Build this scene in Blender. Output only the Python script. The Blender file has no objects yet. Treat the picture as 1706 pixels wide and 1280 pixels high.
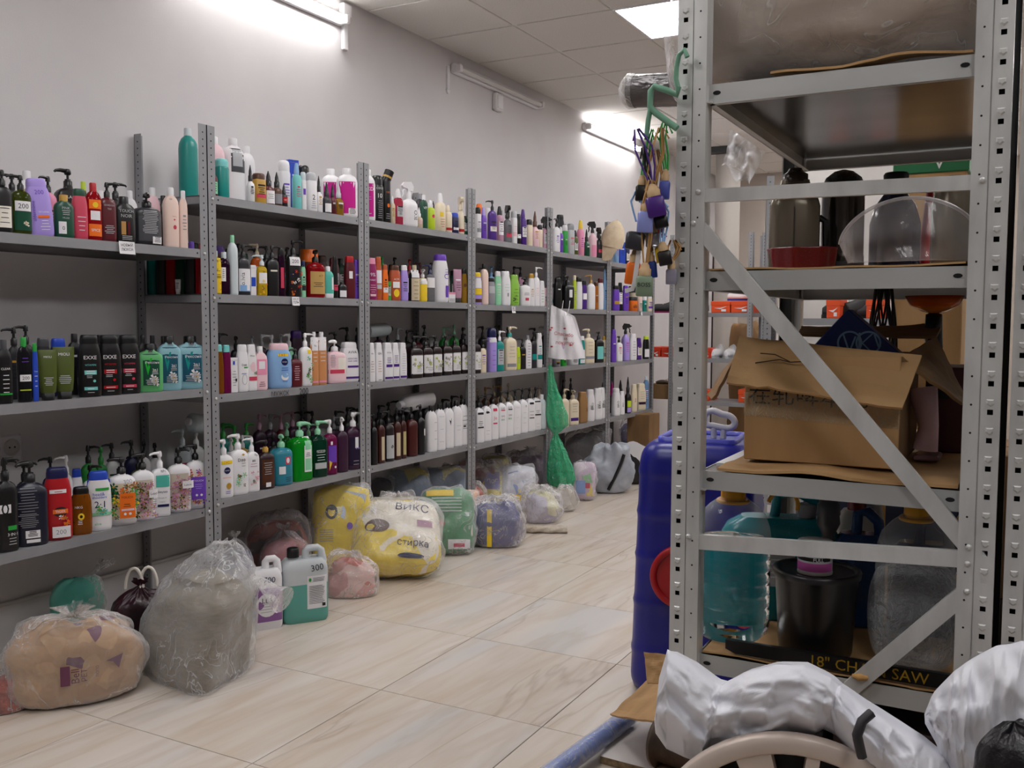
import bpy, math, random
from mathutils import Vector, Matrix, noise
random.seed(7)
PI = math.pi
SC = bpy.context.scene
COL = SC.collection

# ------------------------------------------------------------------ camera
F_PX, YAW, PITCH, ROLL, CAM_H = 1583.2, .4935, .0673, -.0033, 1.232
FW = Vector((-math.sin(YAW)*math.cos(PITCH), math.cos(YAW)*math.cos(PITCH), -math.sin(PITCH)))
RT0 = Vector((math.cos(YAW), math.sin(YAW), 0)); DN0 = FW.cross(RT0)
RT = RT0*math.cos(ROLL)+DN0*math.sin(ROLL); DN = -RT0*math.sin(ROLL)+DN0*math.cos(ROLL)
cd = bpy.data.cameras.new('camera'); cam = bpy.data.objects.new('camera', cd); COL.objects.link(cam)
cam.matrix_world = Matrix(((RT.x, -DN.x, -FW.x, 0), (RT.y, -DN.y, -FW.y, 0), (RT.z, -DN.z, -FW.z, CAM_H), (0, 0, 0, 1)))
cd.sensor_width = 36; cd.lens = F_PX/1706*36; cd.clip_start = .05
SC.camera = cam
C0 = Vector((0, 0, CAM_H))
def ray(px, py): return RT*(px-853)+DN*(py-640)+FW*F_PX
def atX(px, py, x): d = ray(px, py); return C0+d*(x/d.x)
def atY(px, py, y): d = ray(px, py); return C0+d*(y/d.y)
def atZ(px, py, z): d = ray(px, py); return C0+d*((z-CAM_H)/d.z)
def depth(p): return (Vector(p)-C0).dot(FW)

# ------------------------------------------------------------------ light
SC.view_settings.view_transform = 'Standard'; SC.view_settings.look = 'None'
SC.view_settings.gamma = 1; SC.view_settings.use_curve_mapping = False
SC.view_settings.exposure = 0.02
w = bpy.data.worlds.new('room_world'); SC.world = w; w.use_nodes = True
w.node_tree.nodes['Background'].inputs[0].default_value = (.80, .82, .90, 1)
w.node_tree.nodes['Background'].inputs[1].default_value = .05
PANEL_STRENGTH = 16.0
TUBE_STRENGTH = 46.0

# ------------------------------------------------------------------ materials
def lin(h):
    h = h.lstrip('#'); r = []
    for i in (0, 2, 4):
        c = int(h[i:i+2], 16)/255; r.append(c/12.92 if c <= .04045 else ((c+.055)/1.055)**2.4)
    return (*r, 1)
PAL = dict(black='#0c0b0d', charcoal='#26252a', white='#e4e2e5', ivory='#e6dfd4', cream='#e0d2b8', peach='#e6cbbf', pink='#e390ae',
  blush='#e7c3cb', hotpink='#c6178b', magenta='#8f1a5c', lilac='#a791dd', violet='#6a3fb4', purple='#48207c', plum='#330f2e', maroon='#560c1a', red='#b0121d',
  rose='#c6405a', orange='#ea701c', amber='#a05c16', gold='#b98f35', yellow='#e9c62c', lime='#b8d02a', green='#2a9a3e', bottlegreen='#0f4733',
  teal='#0d8882', aqua='#74c6c4', skyblue='#86aedb', blue='#2346b6', navy='#12174a', grey='#8c8c92', silver='#b5b6ba', brown='#4f2c18', tan='#b0864f',
  olive='#4a561c', mauve='#b3889e', clear='#c6cfd3', mint='#8fd0a8', rust='#b3502c', brightgreen='#16b22a', turquoise='#4fb3a3', darkgrey='#46464b', beige='#c9b89c')
MATS = {}
def nodes(name):
    m = bpy.data.materials.new(name); m.use_nodes = True; nt = m.node_tree
    return m, nt, nt.nodes['Principled BSDF'], nt.nodes['Material Output']
def N(nt, t, **kw):
    n = nt.nodes.new(t)
    for k, v in kw.items(): setattr(n, k, v)
    return n
def col(c): return lin(PAL.get(c, c)) if isinstance(c, str) else (*c, 1)
def pl(c, rough=.34):
    k = ('pl', c, rough)
    if k not in MATS:
        m, nt, b, o = nodes('plastic_'+str(c)); b.inputs['Base Color'].default_value = col(c)
        b.inputs['Roughness'].default_value = rough
        tn = N(nt, 'ShaderNodeTexNoise'); tn.inputs['Scale'].default_value = 40; tn.inputs['Detail'].default_value = 3
        mr = N(nt, 'ShaderNodeMapRange'); mr.inputs[3].default_value = rough*.8; mr.inputs[4].default_value = rough*1.25
        nt.links.new(tn.outputs['Fac'], mr.inputs[0]); nt.links.new(mr.outputs[0], b.inputs['Roughness'])
        MATS[k] = m
    return MATS[k]
def liq(c):
    k = ('liq', c)
    if k not in MATS:
        m, nt, b, o = nodes('liquid_'+str(c)); b.inputs['Base Color'].default_value = col(c)
        b.inputs['Roughness'].default_value = .08; b.inputs['Transmission Weight'].default_value = .55; b.inputs['IOR'].default_value = 1.3
        tn = N(nt, 'ShaderNodeTexNoise'); tn.inputs['Scale'].default_value = 25
        mr = N(nt, 'ShaderNodeMapRange'); mr.inputs[3].default_value = .05; mr.inputs[4].default_value = .16
        nt.links.new(tn.outputs['Fac'], mr.inputs[0]); nt.links.new(mr.outputs[0], b.inputs['Roughness'])
        MATS[k] = m
    return MATS[k]
def mat(c):
    return liq(c[2:]) if isinstance(c, str) and c.startswith('c:') else pl(c)
def ink(c):
    k = ('ink', c)
    if k not in MATS:
        m, nt, b, o = nodes('print_'+str(c)); b.inputs['Base Color'].default_value = col(c); b.inputs['Roughness'].default_value = .45
        b.inputs['Specular IOR Level'].default_value = .3
        MATS[k] = m
    return MATS[k]
def noisy(name, c1, c2, scale=8, rough=.5, metal=0, bump=0, bscale=60, stretch=(1, 1, 1), detail=6, lo=.35, hi=.65, coord='Object'):
    if name in MATS: return MATS[name]
    m, nt, b, o = nodes(name)
    tc = N(nt, 'ShaderNodeTexCoord'); mp = N(nt, 'ShaderNodeMapping'); mp.inputs['Scale'].default_value = stretch
    nt.links.new(tc.outputs[coord], mp.inputs[0])
    tn = N(nt, 'ShaderNodeTexNoise'); tn.inputs['Scale'].default_value = scale; tn.inputs['Detail'].default_value = detail
    nt.links.new(mp.outputs[0], tn.inputs[0])
    cr = N(nt, 'ShaderNodeValToRGB'); cr.color_ramp.elements[0].position = lo; cr.color_ramp.elements[1].position = hi
    cr.color_ramp.elements[0].color = col(c1); cr.color_ramp.elements[1].color = col(c2)
    nt.links.new(tn.outputs['Fac'], cr.inputs[0]); nt.links.new(cr.outputs[0], b.inputs['Base Color'])
    b.inputs['Roughness'].default_value = rough; b.inputs['Metallic'].default_value = metal
    if bump:
        t2 = N(nt, 'ShaderNodeTexNoise'); t2.inputs['Scale'].default_value = bscale; t2.inputs['Detail'].default_value = 5
        nt.links.new(mp.outputs[0], t2.inputs[0])
        bp = N(nt, 'ShaderNodeBump'); bp.inputs['Strength'].default_value = bump; bp.inputs['Distance'].default_value = .01
        nt.links.new(t2.outputs['Fac'], bp.inputs['Height']); nt.links.new(bp.outputs[0], b.inputs['Normal'])
    MATS[name] = m
    return m
def film(name, tint=(.9, .9, .92), haze=.14, edge=.75, rough=.16, bump=.35, bscale=14, crease=.0):
    if name in MATS: return MATS[name]
    m, nt, b, o = nodes(name)
    b.inputs['Base Color'].default_value = (*tint, 1); b.inputs['Roughness'].default_value = rough
    b.inputs['Specular IOR Level'].default_value = .8
    tr = N(nt, 'ShaderNodeBsdfTransparent'); mx = N(nt, 'ShaderNodeMixShader')
    lw = N(nt, 'ShaderNodeLayerWeight'); lw.inputs[0].default_value = .35
    tc = N(nt, 'ShaderNodeTexCoord'); tn = N(nt, 'ShaderNodeTexNoise'); tn.inputs['Scale'].default_value = bscale; tn.inputs['Detail'].default_value = 5; tn.inputs['Distortion'].default_value = 1.2
    nt.links.new(tc.outputs['Object'], tn.inputs[0])
    wv = N(nt, 'ShaderNodeMixRGB'); wv.blend_type = 'ADD'; wv.inputs[0].default_value = .09
    nt.links.new(tc.outputs['Object'], wv.inputs[1]); nt.links.new(tn.outputs['Color'], wv.inputs[2])
    vo = N(nt, 'ShaderNodeTexVoronoi'); vo.inputs['Scale'].default_value = bscale*1.3; nt.links.new(wv.outputs[0], vo.inputs[0])
    mth = N(nt, 'ShaderNodeMath', operation='ADD'); nt.links.new(tn.outputs['Fac'], mth.inputs[0]); nt.links.new(vo.outputs['Distance'], mth.inputs[1])
    bp = N(nt, 'ShaderNodeBump'); bp.inputs['Strength'].default_value = bump; bp.inputs['Distance'].default_value = .02
    nt.links.new(mth.outputs[0], bp.inputs['Height']); nt.links.new(bp.outputs[0], b.inputs['Normal']); nt.links.new(bp.outputs[0], lw.inputs['Normal'])
    mr = N(nt, 'ShaderNodeMapRange'); mr.inputs[3].default_value = haze; mr.inputs[4].default_value = edge
    nt.links.new(lw.outputs['Facing'], mr.inputs[0])
    # whitish noise streaks painted in as highlights on film creases
    t4 = N(nt, 'ShaderNodeTexNoise'); t4.inputs['Scale'].default_value = bscale*1.1; t4.inputs['Detail'].default_value = 2; t4.inputs['Distortion'].default_value = 1.6; nt.links.new(tc.outputs['Object'], t4.inputs[0])
    s4 = N(nt, 'ShaderNodeMath', operation='SUBTRACT'); nt.links.new(t4.outputs['Fac'], s4.inputs[0]); s4.inputs[1].default_value = .5
    a4 = N(nt, 'ShaderNodeMath', operation='ABSOLUTE'); nt.links.new(s4.outputs[0], a4.inputs[0])
    mc = N(nt, 'ShaderNodeMapRange'); mc.inputs[1].default_value = 0; mc.inputs[2].default_value = .022; mc.inputs[3].default_value = crease; mc.inputs[4].default_value = 0
    nt.links.new(a4.outputs[0], mc.inputs[0])
    t5 = N(nt, 'ShaderNodeTexNoise'); t5.inputs['Scale'].default_value = bscale*.7; nt.links.new(tc.outputs['Object'], t5.inputs[0])
    m5 = N(nt, 'ShaderNodeMapRange'); m5.inputs[1].default_value = .42; m5.inputs[2].default_value = .62; nt.links.new(t5.outputs['Fac'], m5.inputs[0])
    mm = N(nt, 'ShaderNodeMath', operation='MULTIPLY'); nt.links.new(mc.outputs[0], mm.inputs[0]); nt.links.new(m5.outputs[0], mm.inputs[1])
    ma = N(nt, 'ShaderNodeMath', operation='ADD', use_clamp=True); nt.links.new(mr.outputs[0], ma.inputs[0]); nt.links.new(mm.outputs[0], ma.inputs[1])
    nt.links.new(ma.outputs[0], mx.inputs[0]); nt.links.new(tr.outputs[0], mx.inputs[1]); nt.links.new(b.outputs[0], mx.inputs[2])
    nt.links.new(mx.outputs[0], o.inputs['Surface'])
    MATS[name] = m
    return m
def patches(name, cols, scale=9, rough=.4, distort=.0, bump=.3):
    """printed packs seen through film: irregular colour patches"""
    if name in MATS: return MATS[name]
    m, nt, b, o = nodes(name)
    tc = N(nt, 'ShaderNodeTexCoord'); tn = N(nt, 'ShaderNodeTexNoise'); tn.inputs['Scale'].default_value = 6; tn.inputs['Detail'].default_value = 3
    nt.links.new(tc.outputs['Object'], tn.inputs[0])
    ad = N(nt, 'ShaderNodeMixRGB'); ad.blend_type = 'ADD'; ad.inputs[0].default_value = .12
    nt.links.new(tc.outputs['Object'], ad.inputs[1]); nt.links.new(tn.outputs['Color'], ad.inputs[2])
    v = N(nt, 'ShaderNodeTexVoronoi'); v.inputs['Scale'].default_value = scale
    nt.links.new(ad.outputs[0], v.inputs[0])
    sp = N(nt, 'ShaderNodeSeparateColor'); nt.links.new(v.outputs['Color'], sp.inputs[0])
    cr = N(nt, 'ShaderNodeValToRGB'); cr.color_ramp.interpolation = 'CONSTANT'
    el = cr.color_ramp.elements
    while len(el) < len(cols): el.new(.5)
    for i, c in enumerate(cols): el[i].position = i/len(cols); el[i].color = col(c)
    nt.links.new(sp.outputs[0], cr.inputs[0]); nt.links.new(cr.outputs[0], b.inputs['Base Color'])
    b.inputs['Roughness'].default_value = rough
    t2 = N(nt, 'ShaderNodeTexNoise'); t2.inputs['Scale'].default_value = 22; nt.links.new(tc.outputs['Object'], t2.inputs[0])
    bp = N(nt, 'ShaderNodeBump'); bp.inputs['Strength'].default_value = bump; bp.inputs['Distance'].default_value = .02
    nt.links.new(t2.outputs['Fac'], bp.inputs['Height']); nt.links.new(bp.outputs[0], b.inputs['Normal'])
    MATS[name] = m
    return m
def emit(name, c, s):
    if name in MATS: return MATS[name]
    m, nt, b, o = nodes(name); e = N(nt, 'ShaderNodeEmission'); e.inputs[0].default_value = (*c, 1); e.inputs[1].default_value = s
    nt.links.new(e.outputs[0], o.inputs['Surface']); MATS[name] = m
    return m
def galv():
    if 'galv' in MATS: return MATS['galv']
    m = noisy('galv', '#b9b9b8', '#dadad8', 14, .36, .28, .05, 90, (1, 1, .35), 8, .3, .7); return m
def rackgrey(): return noisy('grey_rack_paint', '#8b8b8f', '#97979b', 6, .42, .25, .02, 200)
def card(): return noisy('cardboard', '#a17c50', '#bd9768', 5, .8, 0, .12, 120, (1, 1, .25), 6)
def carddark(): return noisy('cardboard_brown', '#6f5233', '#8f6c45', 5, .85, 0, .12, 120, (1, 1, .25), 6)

# ------------------------------------------------------------------ mesh builder
class MB:
    def __init__(s): s.v = []; s.f = []; s.m = []; s.sm = []
    def add(s, vs, fs, mi=0, smooth=False, M=None):
        b = len(s.v)
        s.v += [tuple(M @ Vector(p)) for p in vs] if M is not None else [tuple(p) for p in vs]
        for q in fs: s.f.append(tuple(i+b for i in q)); s.m.append(mi); s.sm.append(smooth)
        return s
    def box(s, x0, y0, z0, x1, y1, z1, mi=0, M=None):
        v = [(x0, y0, z0), (x1, y0, z0), (x1, y1, z0), (x0, y1, z0), (x0, y0, z1), (x1, y0, z1), (x1, y1, z1), (x0, y1, z1)]
        return s.add(v, [(3, 2, 1, 0), (4, 5, 6, 7), (0, 1, 5, 4), (1, 2, 6, 5), (2, 3, 7, 6), (3, 0, 4, 7)], mi, False, M)
    def bbox(s, x0, y0, z0, x1, y1, z1, r=.004, mi=0, M=None):
        """box with chamfered vertical and horizontal edges"""
        rings = [(z0, r), (z0+r, 0), (z1-r, 0), (z1, r)]
        vs = []; k = 8
        for z, i in rings:
            X0, X1, Y0, Y1 = x0+i, x1-i, y0+i, y1-i; c = r
            vs += [(X0+c, Y0, z), (X1-c, Y0, z), (X1, Y0+c, z), (X1, Y1-c, z), (X1-c, Y1, z), (X0+c, Y1, z), (X0, Y1-c, z), (X0, Y0+c, z)]
        fs = [tuple(range(7, -1, -1)), tuple(range(24, 32))]
        for a in range(3):
            for j in range(8): fs.append((a*8+j, a*8+(j+1) % 8, (a+1)*8+(j+1) % 8, (a+1)*8+j))
        return s.add(vs, fs, mi, False, M)
    def loft(s, rings, closed=True, cap0=True, cap1=True, mi=0, smooth=True, M=None):
        n = len(rings[0]); vs = [p for r in rings for p in r]; fs = []
        for a in range(len(rings)-1):
            for j in range(n if closed else n-1):
                k = (j+1) % n; fs.append((a*n+j, a*n+k, (a+1)*n+k, (a+1)*n+j))
        s.add(vs, fs, mi, smooth, M)
        if cap0: s.add(rings[0], [tuple(range(n-1, -1, -1))], mi, False, M)
        if cap1: s.add(rings[-1], [tuple(range(n))], mi, False, M)
        return s
    def lathe(s, prof, seg=20, k=1, n=2, mi=0, M=None, cap0=True, cap1=True, cx=0, cy=0, smooth=True):
        """prof: (z, rx[, ry]); superellipse exponent n"""
        rings = []
        for p in prof:
            rx = p[1]; ry = p[2] if len(p) > 2 else rx*k; r = []
            for j in range(seg):
                t = 2*PI*j/seg; c, q = math.cos(t), math.sin(t)
                r.append((cx+rx*math.copysign(abs(c)**(2/n), c), cy+ry*math.copysign(abs(q)**(2/n), q), p[0]))
            rings.append(r)
        return s.loft(rings, True, cap0, cap1, mi, smooth, M)
    def tube(s, pts, r, seg=8, mi=0, closed=False, M=None):
        P = [Vector(p) for p in pts]; n = len(P); rings = []; up = None
        for i in range(n):
            if closed: t = (P[(i+1) % n]-P[i-1])
            else: t = P[min(i+1, n-1)]-P[max(i-1, 0)]
            t.normalize()
            if up is None: up = t.orthogonal().normalized()
            up = (up-t*up.dot(t)); up = up.normalized() if up.length > 1e-6 else t.orthogonal().normalized()
            sd = t.cross(up); R = r[i] if isinstance(r, (list, tuple)) else r
            rings.append([tuple(P[i]+(up*math.cos(2*PI*j/seg)+sd*math.sin(2*PI*j/seg))*R) for j in range(seg)])
        if closed: rings.append(rings[0])
        return s.loft(rings, True, not closed, not closed, mi, True, M)
    def grid(s, fn, nu, nv, mi=0, smooth=True, M=None):
        vs = [fn(i/nu, j/nv) for j in range(nv+1) for i in range(nu+1)]; fs = []
        for j in range(nv):
            for i in range(nu): a = j*(nu+1)+i; fs.append((a, a+1, a+nu+2, a+nu+1))
        return s.add(vs, fs, mi, smooth, M)
    def mesh(s, name, mats):
        me = bpy.data.meshes.new(name); me.from_pydata(s.v, [], s.f)
        for m in mats: me.materials.append(m)
        me.polygons.foreach_set('material_index', s.m); me.polygons.foreach_set('use_smooth', s.sm); me.update()
        return me
    def obj(s, name, mats, parent=None):
        if not isinstance(mats, (list, tuple)): mats = [mats]
        o = bpy.data.objects.new(name, s.mesh(name, mats)); COL.objects.link(o)
        if parent is not None: o.parent = parent
        return o
def tag(o, label, cat, group=None):
    o['label'] = label; o['category'] = cat
    if group: o['group'] = group
    return o
def thing(name, label, cat, loc=(0, 0, 0), rz=0, group=None, rot=None):
    o = bpy.data.objects.new(name, None); COL.objects.link(o); o.location = loc
    o.rotation_euler = rot if rot else (0, 0, rz); o.empty_display_size = .05
    return tag(o, label, cat, group)
def struct(name, mb, mats, parent=None):
    o = mb.obj(name, mats, parent)
    if parent is None: o['kind'] = 'structure'
    return o
def share(name, me, parent, loc, rot=(0, 0, 0), scale=(1, 1, 1)):
    o = bpy.data.objects.new(name, me); COL.objects.link(o); o.parent = parent; o.location = loc; o.rotation_euler = rot; o.scale = scale
    return o
def solid(o, t, off=0):
    m = o.modifiers.new('thickness', 'SOLIDIFY'); m.thickness = t; m.offset = off
    return o
TXT = {}
def text_geo(s):
    """flat filled letter outlines, normalised to width 1, origin at centre"""
    if s not in TXT:
        cu = bpy.data.curves.new('lettering', 'FONT'); cu.body = s; cu.align_x = 'CENTER'; cu.resolution_u = 2
        o = bpy.data.objects.new('lettering', cu); me = bpy.data.meshes.new_from_object(o)
        vs = [v.co.copy() for v in me.vertices]; fs = [tuple(p.vertices) for p in me.polygons]
        bpy.data.objects.remove(o); bpy.data.curves.remove(cu); bpy.data.meshes.remove(me)
        if vs:
            x0 = min(v.x for v in vs); x1 = max(v.x for v in vs); y0 = min(v.y for v in vs); y1 = max(v.y for v in vs)
            W = max(x1-x0, 1e-4); vs = [((v.x-(x0+x1)/2)/W, (v.y-(y0+y1)/2)/W) for v in vs]; TXT[s] = (vs, fs, (y1-y0)/W)
        else: TXT[s] = ([], [], 1)
    return TXT[s]
class Deco:
    """flat print wrapped on a surface surf(x, z, off) -> point"""
    def __init__(s, surf, base=.0005): s.surf = surf; s.mb = MB(); s.mats = []; s.idx = {}; s.k = base; s.step = .00022
    def mi(s, c):
        if c not in s.idx: s.idx[c] = len(s.mats); s.mats.append(ink(c))
        return s.idx[c]
    def rect(s, c, x0, z0, x1, z1, nu=8, nv=4):
        s.k += s.step; k = s.k; s.mb.grid(lambda u, v: s.surf(x0+(x1-x0)*u, z0+(z1-z0)*v, k), nu, nv, s.mi(c)); return s
    def disc(s, c, x, z, r, rz=None, seg=18, hole=0):
        s.k += s.step; k = s.k; rz = rz or r; R = [s.surf(x+r*math.cos(2*PI*j/seg), z+rz*math.sin(2*PI*j/seg), k) for j in range(seg)]
        if hole:
            R2 = [s.surf(x+r*hole*math.cos(2*PI*j/seg), z+rz*hole*math.sin(2*PI*j/seg), k) for j in range(seg)]
            s.mb.add(R+R2, [(j, (j+1) % seg, seg+(j+1) % seg, seg+j) for j in range(seg)], s.mi(c))
        else: s.mb.add(R+[s.surf(x, z, k)], [(j, (j+1) % seg, seg) for j in range(seg)], s.mi(c))
        return s
    def poly(s, c, pts):
        s.k += s.step; k = s.k; s.mb.add([s.surf(x, z, k) for x, z in pts], [tuple(range(len(pts)))], s.mi(c)); return s
    def text(s, c, t, x, z, w, tilt=0, vert=False):
        s.k += s.step; k = s.k; vs, fs, _ = text_geo(t); cs, sn = math.cos(tilt), math.sin(tilt)
        if vert: cs, sn = 0, 1
        s.mb.add([s.surf(x+w*(a*cs-b*sn), z+w*(a*sn+b*cs), k) for a, b in vs], fs, s.mi(c)); return s
    def done(s, parent, name='label_print'):
        return s.mb.obj(name, s.mats, parent) if s.mb.v else None
# ------------------------------------------------------------------ room shell
XW, ZC = -3.22, 2.907           # left wall, ceiling height
TX0, TY0, TS = -2.447, 1.917, .6  # floor tile grid
def floor_mat():
    m, nt, b, o = nodes('marble_tile')
    g = N(nt, 'ShaderNodeNewGeometry'); oi = N(nt, 'ShaderNodeObjectInfo')
    rnd = N(nt, 'ShaderNodeVectorMath', operation='SCALE'); cmb = N(nt, 'ShaderNodeCombineXYZ')
    for i in range(3): nt.links.new(oi.outputs['Random'], cmb.inputs[i])
    nt.links.new(cmb.outputs[0], rnd.inputs[0]); rnd.inputs['Scale'].default_value = 9.0
    add = N(nt, 'ShaderNodeVectorMath', operation='ADD'); nt.links.new(g.outputs['Position'], add.inputs[0]); nt.links.new(rnd.outputs[0], add.inputs[1])
    mp = N(nt, 'ShaderNodeMapping'); mp.inputs['Scale'].default_value = (1.0, .13, 1)
    vr = N(nt, 'ShaderNodeVectorRotate'); vr.rotation_type = 'Z_AXIS'; vr.inputs['Angle'].default_value = math.radians(5)
    nt.links.new(add.outputs[0], vr.inputs['Vector']); nt.links.new(vr.outputs[0], mp.inputs[0])
    def noise_(sc, det, dist):
        t = N(nt, 'ShaderNodeTexNoise'); t.inputs['Scale'].default_value = sc; t.inputs['Detail'].default_value = det; t.inputs['Distortion'].default_value = dist
        nt.links.new(mp.outputs[0], t.inputs[0]); return t
    def ramp(t, stops):
        c = N(nt, 'ShaderNodeValToRGB'); e = c.color_ramp.elements
        while len(e) < len(stops): e.new(.5)
        for i, (p, k) in enumerate(stops): e[i].position = p; e[i].color = col(k)
        nt.links.new(t.outputs['Fac'], c.inputs[0]); return c
    base = ramp(noise_(3.4, 5, .15), [(.33, '#d8d0c8'), (.46, '#cfc3b6'), (.56, '#d5ccc4'), (.68, '#c9c5c2')])
    band = ramp(noise_(9, 7, .25), [(.38, '#ffffff'), (.5, '#d9c6ae'), (.58, '#ffffff')])
    vein = ramp(noise_(2.6, 5, .3), [(.492, '#ffffff'), (.5, '#a88b6e'), (.509, '#ffffff')])
    m1 = N(nt, 'ShaderNodeMixRGB'); m1.blend_type = 'MULTIPLY'; m1.inputs[0].default_value = .32
    nt.links.new(base.outputs[0], m1.inputs[1]); nt.links.new(band.outputs[0], m1.inputs[2])
    m2 = N(nt, 'ShaderNodeMixRGB'); m2.blend_type = 'MULTIPLY'; m2.inputs[0].default_value = .3
    nt.links.new(m1.outputs[0], m2.inputs[1]); nt.links.new(vein.outputs[0], m2.inputs[2])
    nt.links.new(m2.outputs[0], b.inputs['Base Color'])
    b.inputs['Roughness'].default_value = .3; b.inputs['Specular IOR Level'].default_value = .45
    return m
grout = noisy('grout', '#5f5850', '#544d46', 30, .9)
fl = struct('floor', MB().box(-3.4, -1.2, -.06, 2.6, 11.6, -.004), grout)
tile_me = MB().bbox(.0014, .0014, -.02, TS-.0014, TS-.0014, 0, .0006).mesh('floor_tile', [floor_mat()])
for i in range(-2, 8):
    for j in range(-3, 16):
        share('floor_tile', tile_me, fl, (TX0+TS*i, TY0+TS*j, 0))
wallm = noisy('wall_paint', '#d6d3d4', '#d1cdcf', 2.5, .75, 0, .05, 160)
wl = struct('wall_left', MB().box(XW-.12, -1.2, 0, XW, 11.6, ZC+.1), wallm)
backm = noisy('wall_paint_beige', '#b9aea4', '#b2a69b', 2.5, .8, 0, .05, 160)
struct('wall_back', MB().box(XW, 11.0, 0, 2.6, 11.12, ZC+.1), backm)
sidem = noisy('wall_grey_fill_cut', '#77726f', '#6f6a67', 2.5, .8)  # darker than the seen walls, to cut fill light bounced from out of frame
struct('wall_right', MB().box(2.6, -1.2, 0, 2.72, 11.6, ZC+.1), sidem)
struct('wall_front', MB().box(XW, -1.32, 0, 2.6, -1.2, ZC+.1), sidem)
cwall = noisy('ceiling_tile_board', '#e2deda', '#cfc9c4', 220, .95, 0, .4, 320, detail=3)
gridm = pl('#d8d5d2', .5)
ce = struct('ceiling', MB().box(-3.4, -1.2, ZC+.006, 2.6, 11.6, ZC+.1), gridm)
ct_me = MB().bbox(.009, .009, .0, .591, .591, .02, .003).mesh('ceiling_tile', [cwall])
CY0 = 4.886
panels = set()
for a in (2, 6):
    for b_ in (0, -3, -6, -9, 3, 6, 9): panels.add((a, b_))
for i in range(0, 10):
    for j in range(-10, 11):
        if (i, j) in panels: continue
        share('ceiling_tile', ct_me, ce, (XW+.6*i, CY0+.6*j, ZC))
led = emit('led_panel_light', (1.0, .985, .985), PANEL_STRENGTH)
ROWN = {-9: 'first', -6: 'second', -3: 'third', 0: 'fourth', 3: 'fifth', 6: 'sixth', 9: 'seventh'}
fr_me = MB()
for (x0, y0, x1, y1) in ((.0, .0, .6, .012), (0, .588, .6, .6), (0, .012, .012, .588), (.588, .012, .6, .588)): fr_me.box(x0, y0, -.004, x1, y1, .03)
fr_me = fr_me.mesh('frame', [pl('white', .4)])
df_me = MB().box(.012, .012, .0, .588, .588, .006).mesh('diffuser', [led])
for n, (i, j) in enumerate(sorted(panels)):
    lab = ('square white LED ceiling panel lit above the aisle, beside the tall near rack' if (i, j) == (2, 0)
           else f'square LED ceiling panel, {ROWN[j]} from the camera end, {"left" if i == 2 else "right"} row over the floor')
    t = thing('ceiling_light', lab, 'ceiling light', (XW+.6*i, CY0+.6*j, ZC), group='LED ceiling panels')
    share('frame', fr_me, t, (0, 0, 0)); share('diffuser', df_me, t, (0, 0, .001))
# wall tube lamps on the left wall
tubem = emit('tube_light_glow', (1.0, .99, .97), TUBE_STRENGTH)
def tube_lamp(y0, y1, z, lit, label):
    t = thing('tube_lamp', label, 'wall lamp', (XW, y0, z), group='tube lamps on the left wall')
    L = y1-y0
    MB().bbox(.0, 0, -.025, .035, L, .035, .006).obj('housing', pl('white', .4), t)
    MB().lathe([(0, .016), (L-.06, .016)], 12, M=Matrix.Translation((.052, .03, .0)) @ Matrix.Rotation(-PI/2, 4, 'X')).obj('tube', tubem if lit else pl('#cfcbc9', .3), t)
    for yy in (0, L-.03): MB().bbox(.03, yy, -.022, .075, yy+.03, .024, .004).obj('end_cap', pl('white', .4), t)
tube_lamp(2.86, 4.06, 2.79, True, 'lit tube lamp on left wall at the upper left edge')
tube_lamp(5.16, 6.34, 2.80, False, 'unlit tube lamp on left wall below the ceiling corner')
tube_lamp(7.17, 8.37, 2.80, True, 'lit tube lamp on left wall beyond the unlit one')
t = thing('cable_duct', 'white vertical cable duct on left wall below the lit tube lamp', 'cable duct', (XW, 4.09, 2.65))
MB().bbox(0, -.018, 0, .022, .018, .19, .003).obj('channel', pl('white', .4), t)
MB().bbox(0, -.035, .17, .034, .035, .235, .004).obj('junction_box', pl('white', .4), t)
t = thing('cable_duct', 'short white pull cord bracket left of the unlit tube lamp', 'cable duct', (XW, 5.12, 2.66))
MB().bbox(0, -.012, 0, .014, .012, .15, .003).obj('channel', pl('white', .4), t)
MB().lathe([(0, .017), (.012, .017)], 12, M=Matrix.Translation((.0, 0, -.005)) @ Matrix.Rotation(PI/2, 4, 'Y')).obj('button', pl('white', .4), t)
t = thing('junction_box', 'small white junction box on left wall under unlit tube lamp', 'junction box', (XW, 5.74, 2.65))
MB().bbox(0, -.05, 0, .035, .05, .115, .006).obj('case', pl('#dedbd9', .5), t)
MB().bbox(.035, -.038, .012, .04, .038, .103, .004).obj('cover', pl('white', .5), t)
# wall socket and heating pipe behind the first bay
p = atX(8, 746, XW)
t = thing('wall_socket', 'white double wall socket above bottom shelf, leftmost bay', 'socket', (XW, p.y-.02, p.z))
MB().bbox(0, -.08, -.045, .012, .08, .045, .006).obj('plate', pl('white', .4), t)
for s_ in (-.038, .038):
    MB().lathe([(0, .031), (.004, .031), (.006, .028), (.006, .024), (.003, .022)], 20, M=Matrix.Translation((.012, s_, 0)) @ Matrix.Rotation(PI/2, 4, 'Y')).obj('socket_ring', pl('#c4c1bf', .4), t)
    for q in (-.01, .01): MB().lathe([(0, .0035), (.001, .0035)], 8, M=Matrix.Translation((.0155, s_+q, 0)) @ Matrix.Rotation(PI/2, 4, 'Y')).obj('contact_hole', pl('black'), t)
tag(MB().tube([(XW+.008, 1.0, .2), (XW+.008, 4.0, .2), (XW+.008, 7.5, .2)], .007, 10).obj('heating_pipe', pl('#cfcac6', .4)), 'pale heating pipe along left wall under the shelves', 'pipe')
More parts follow.
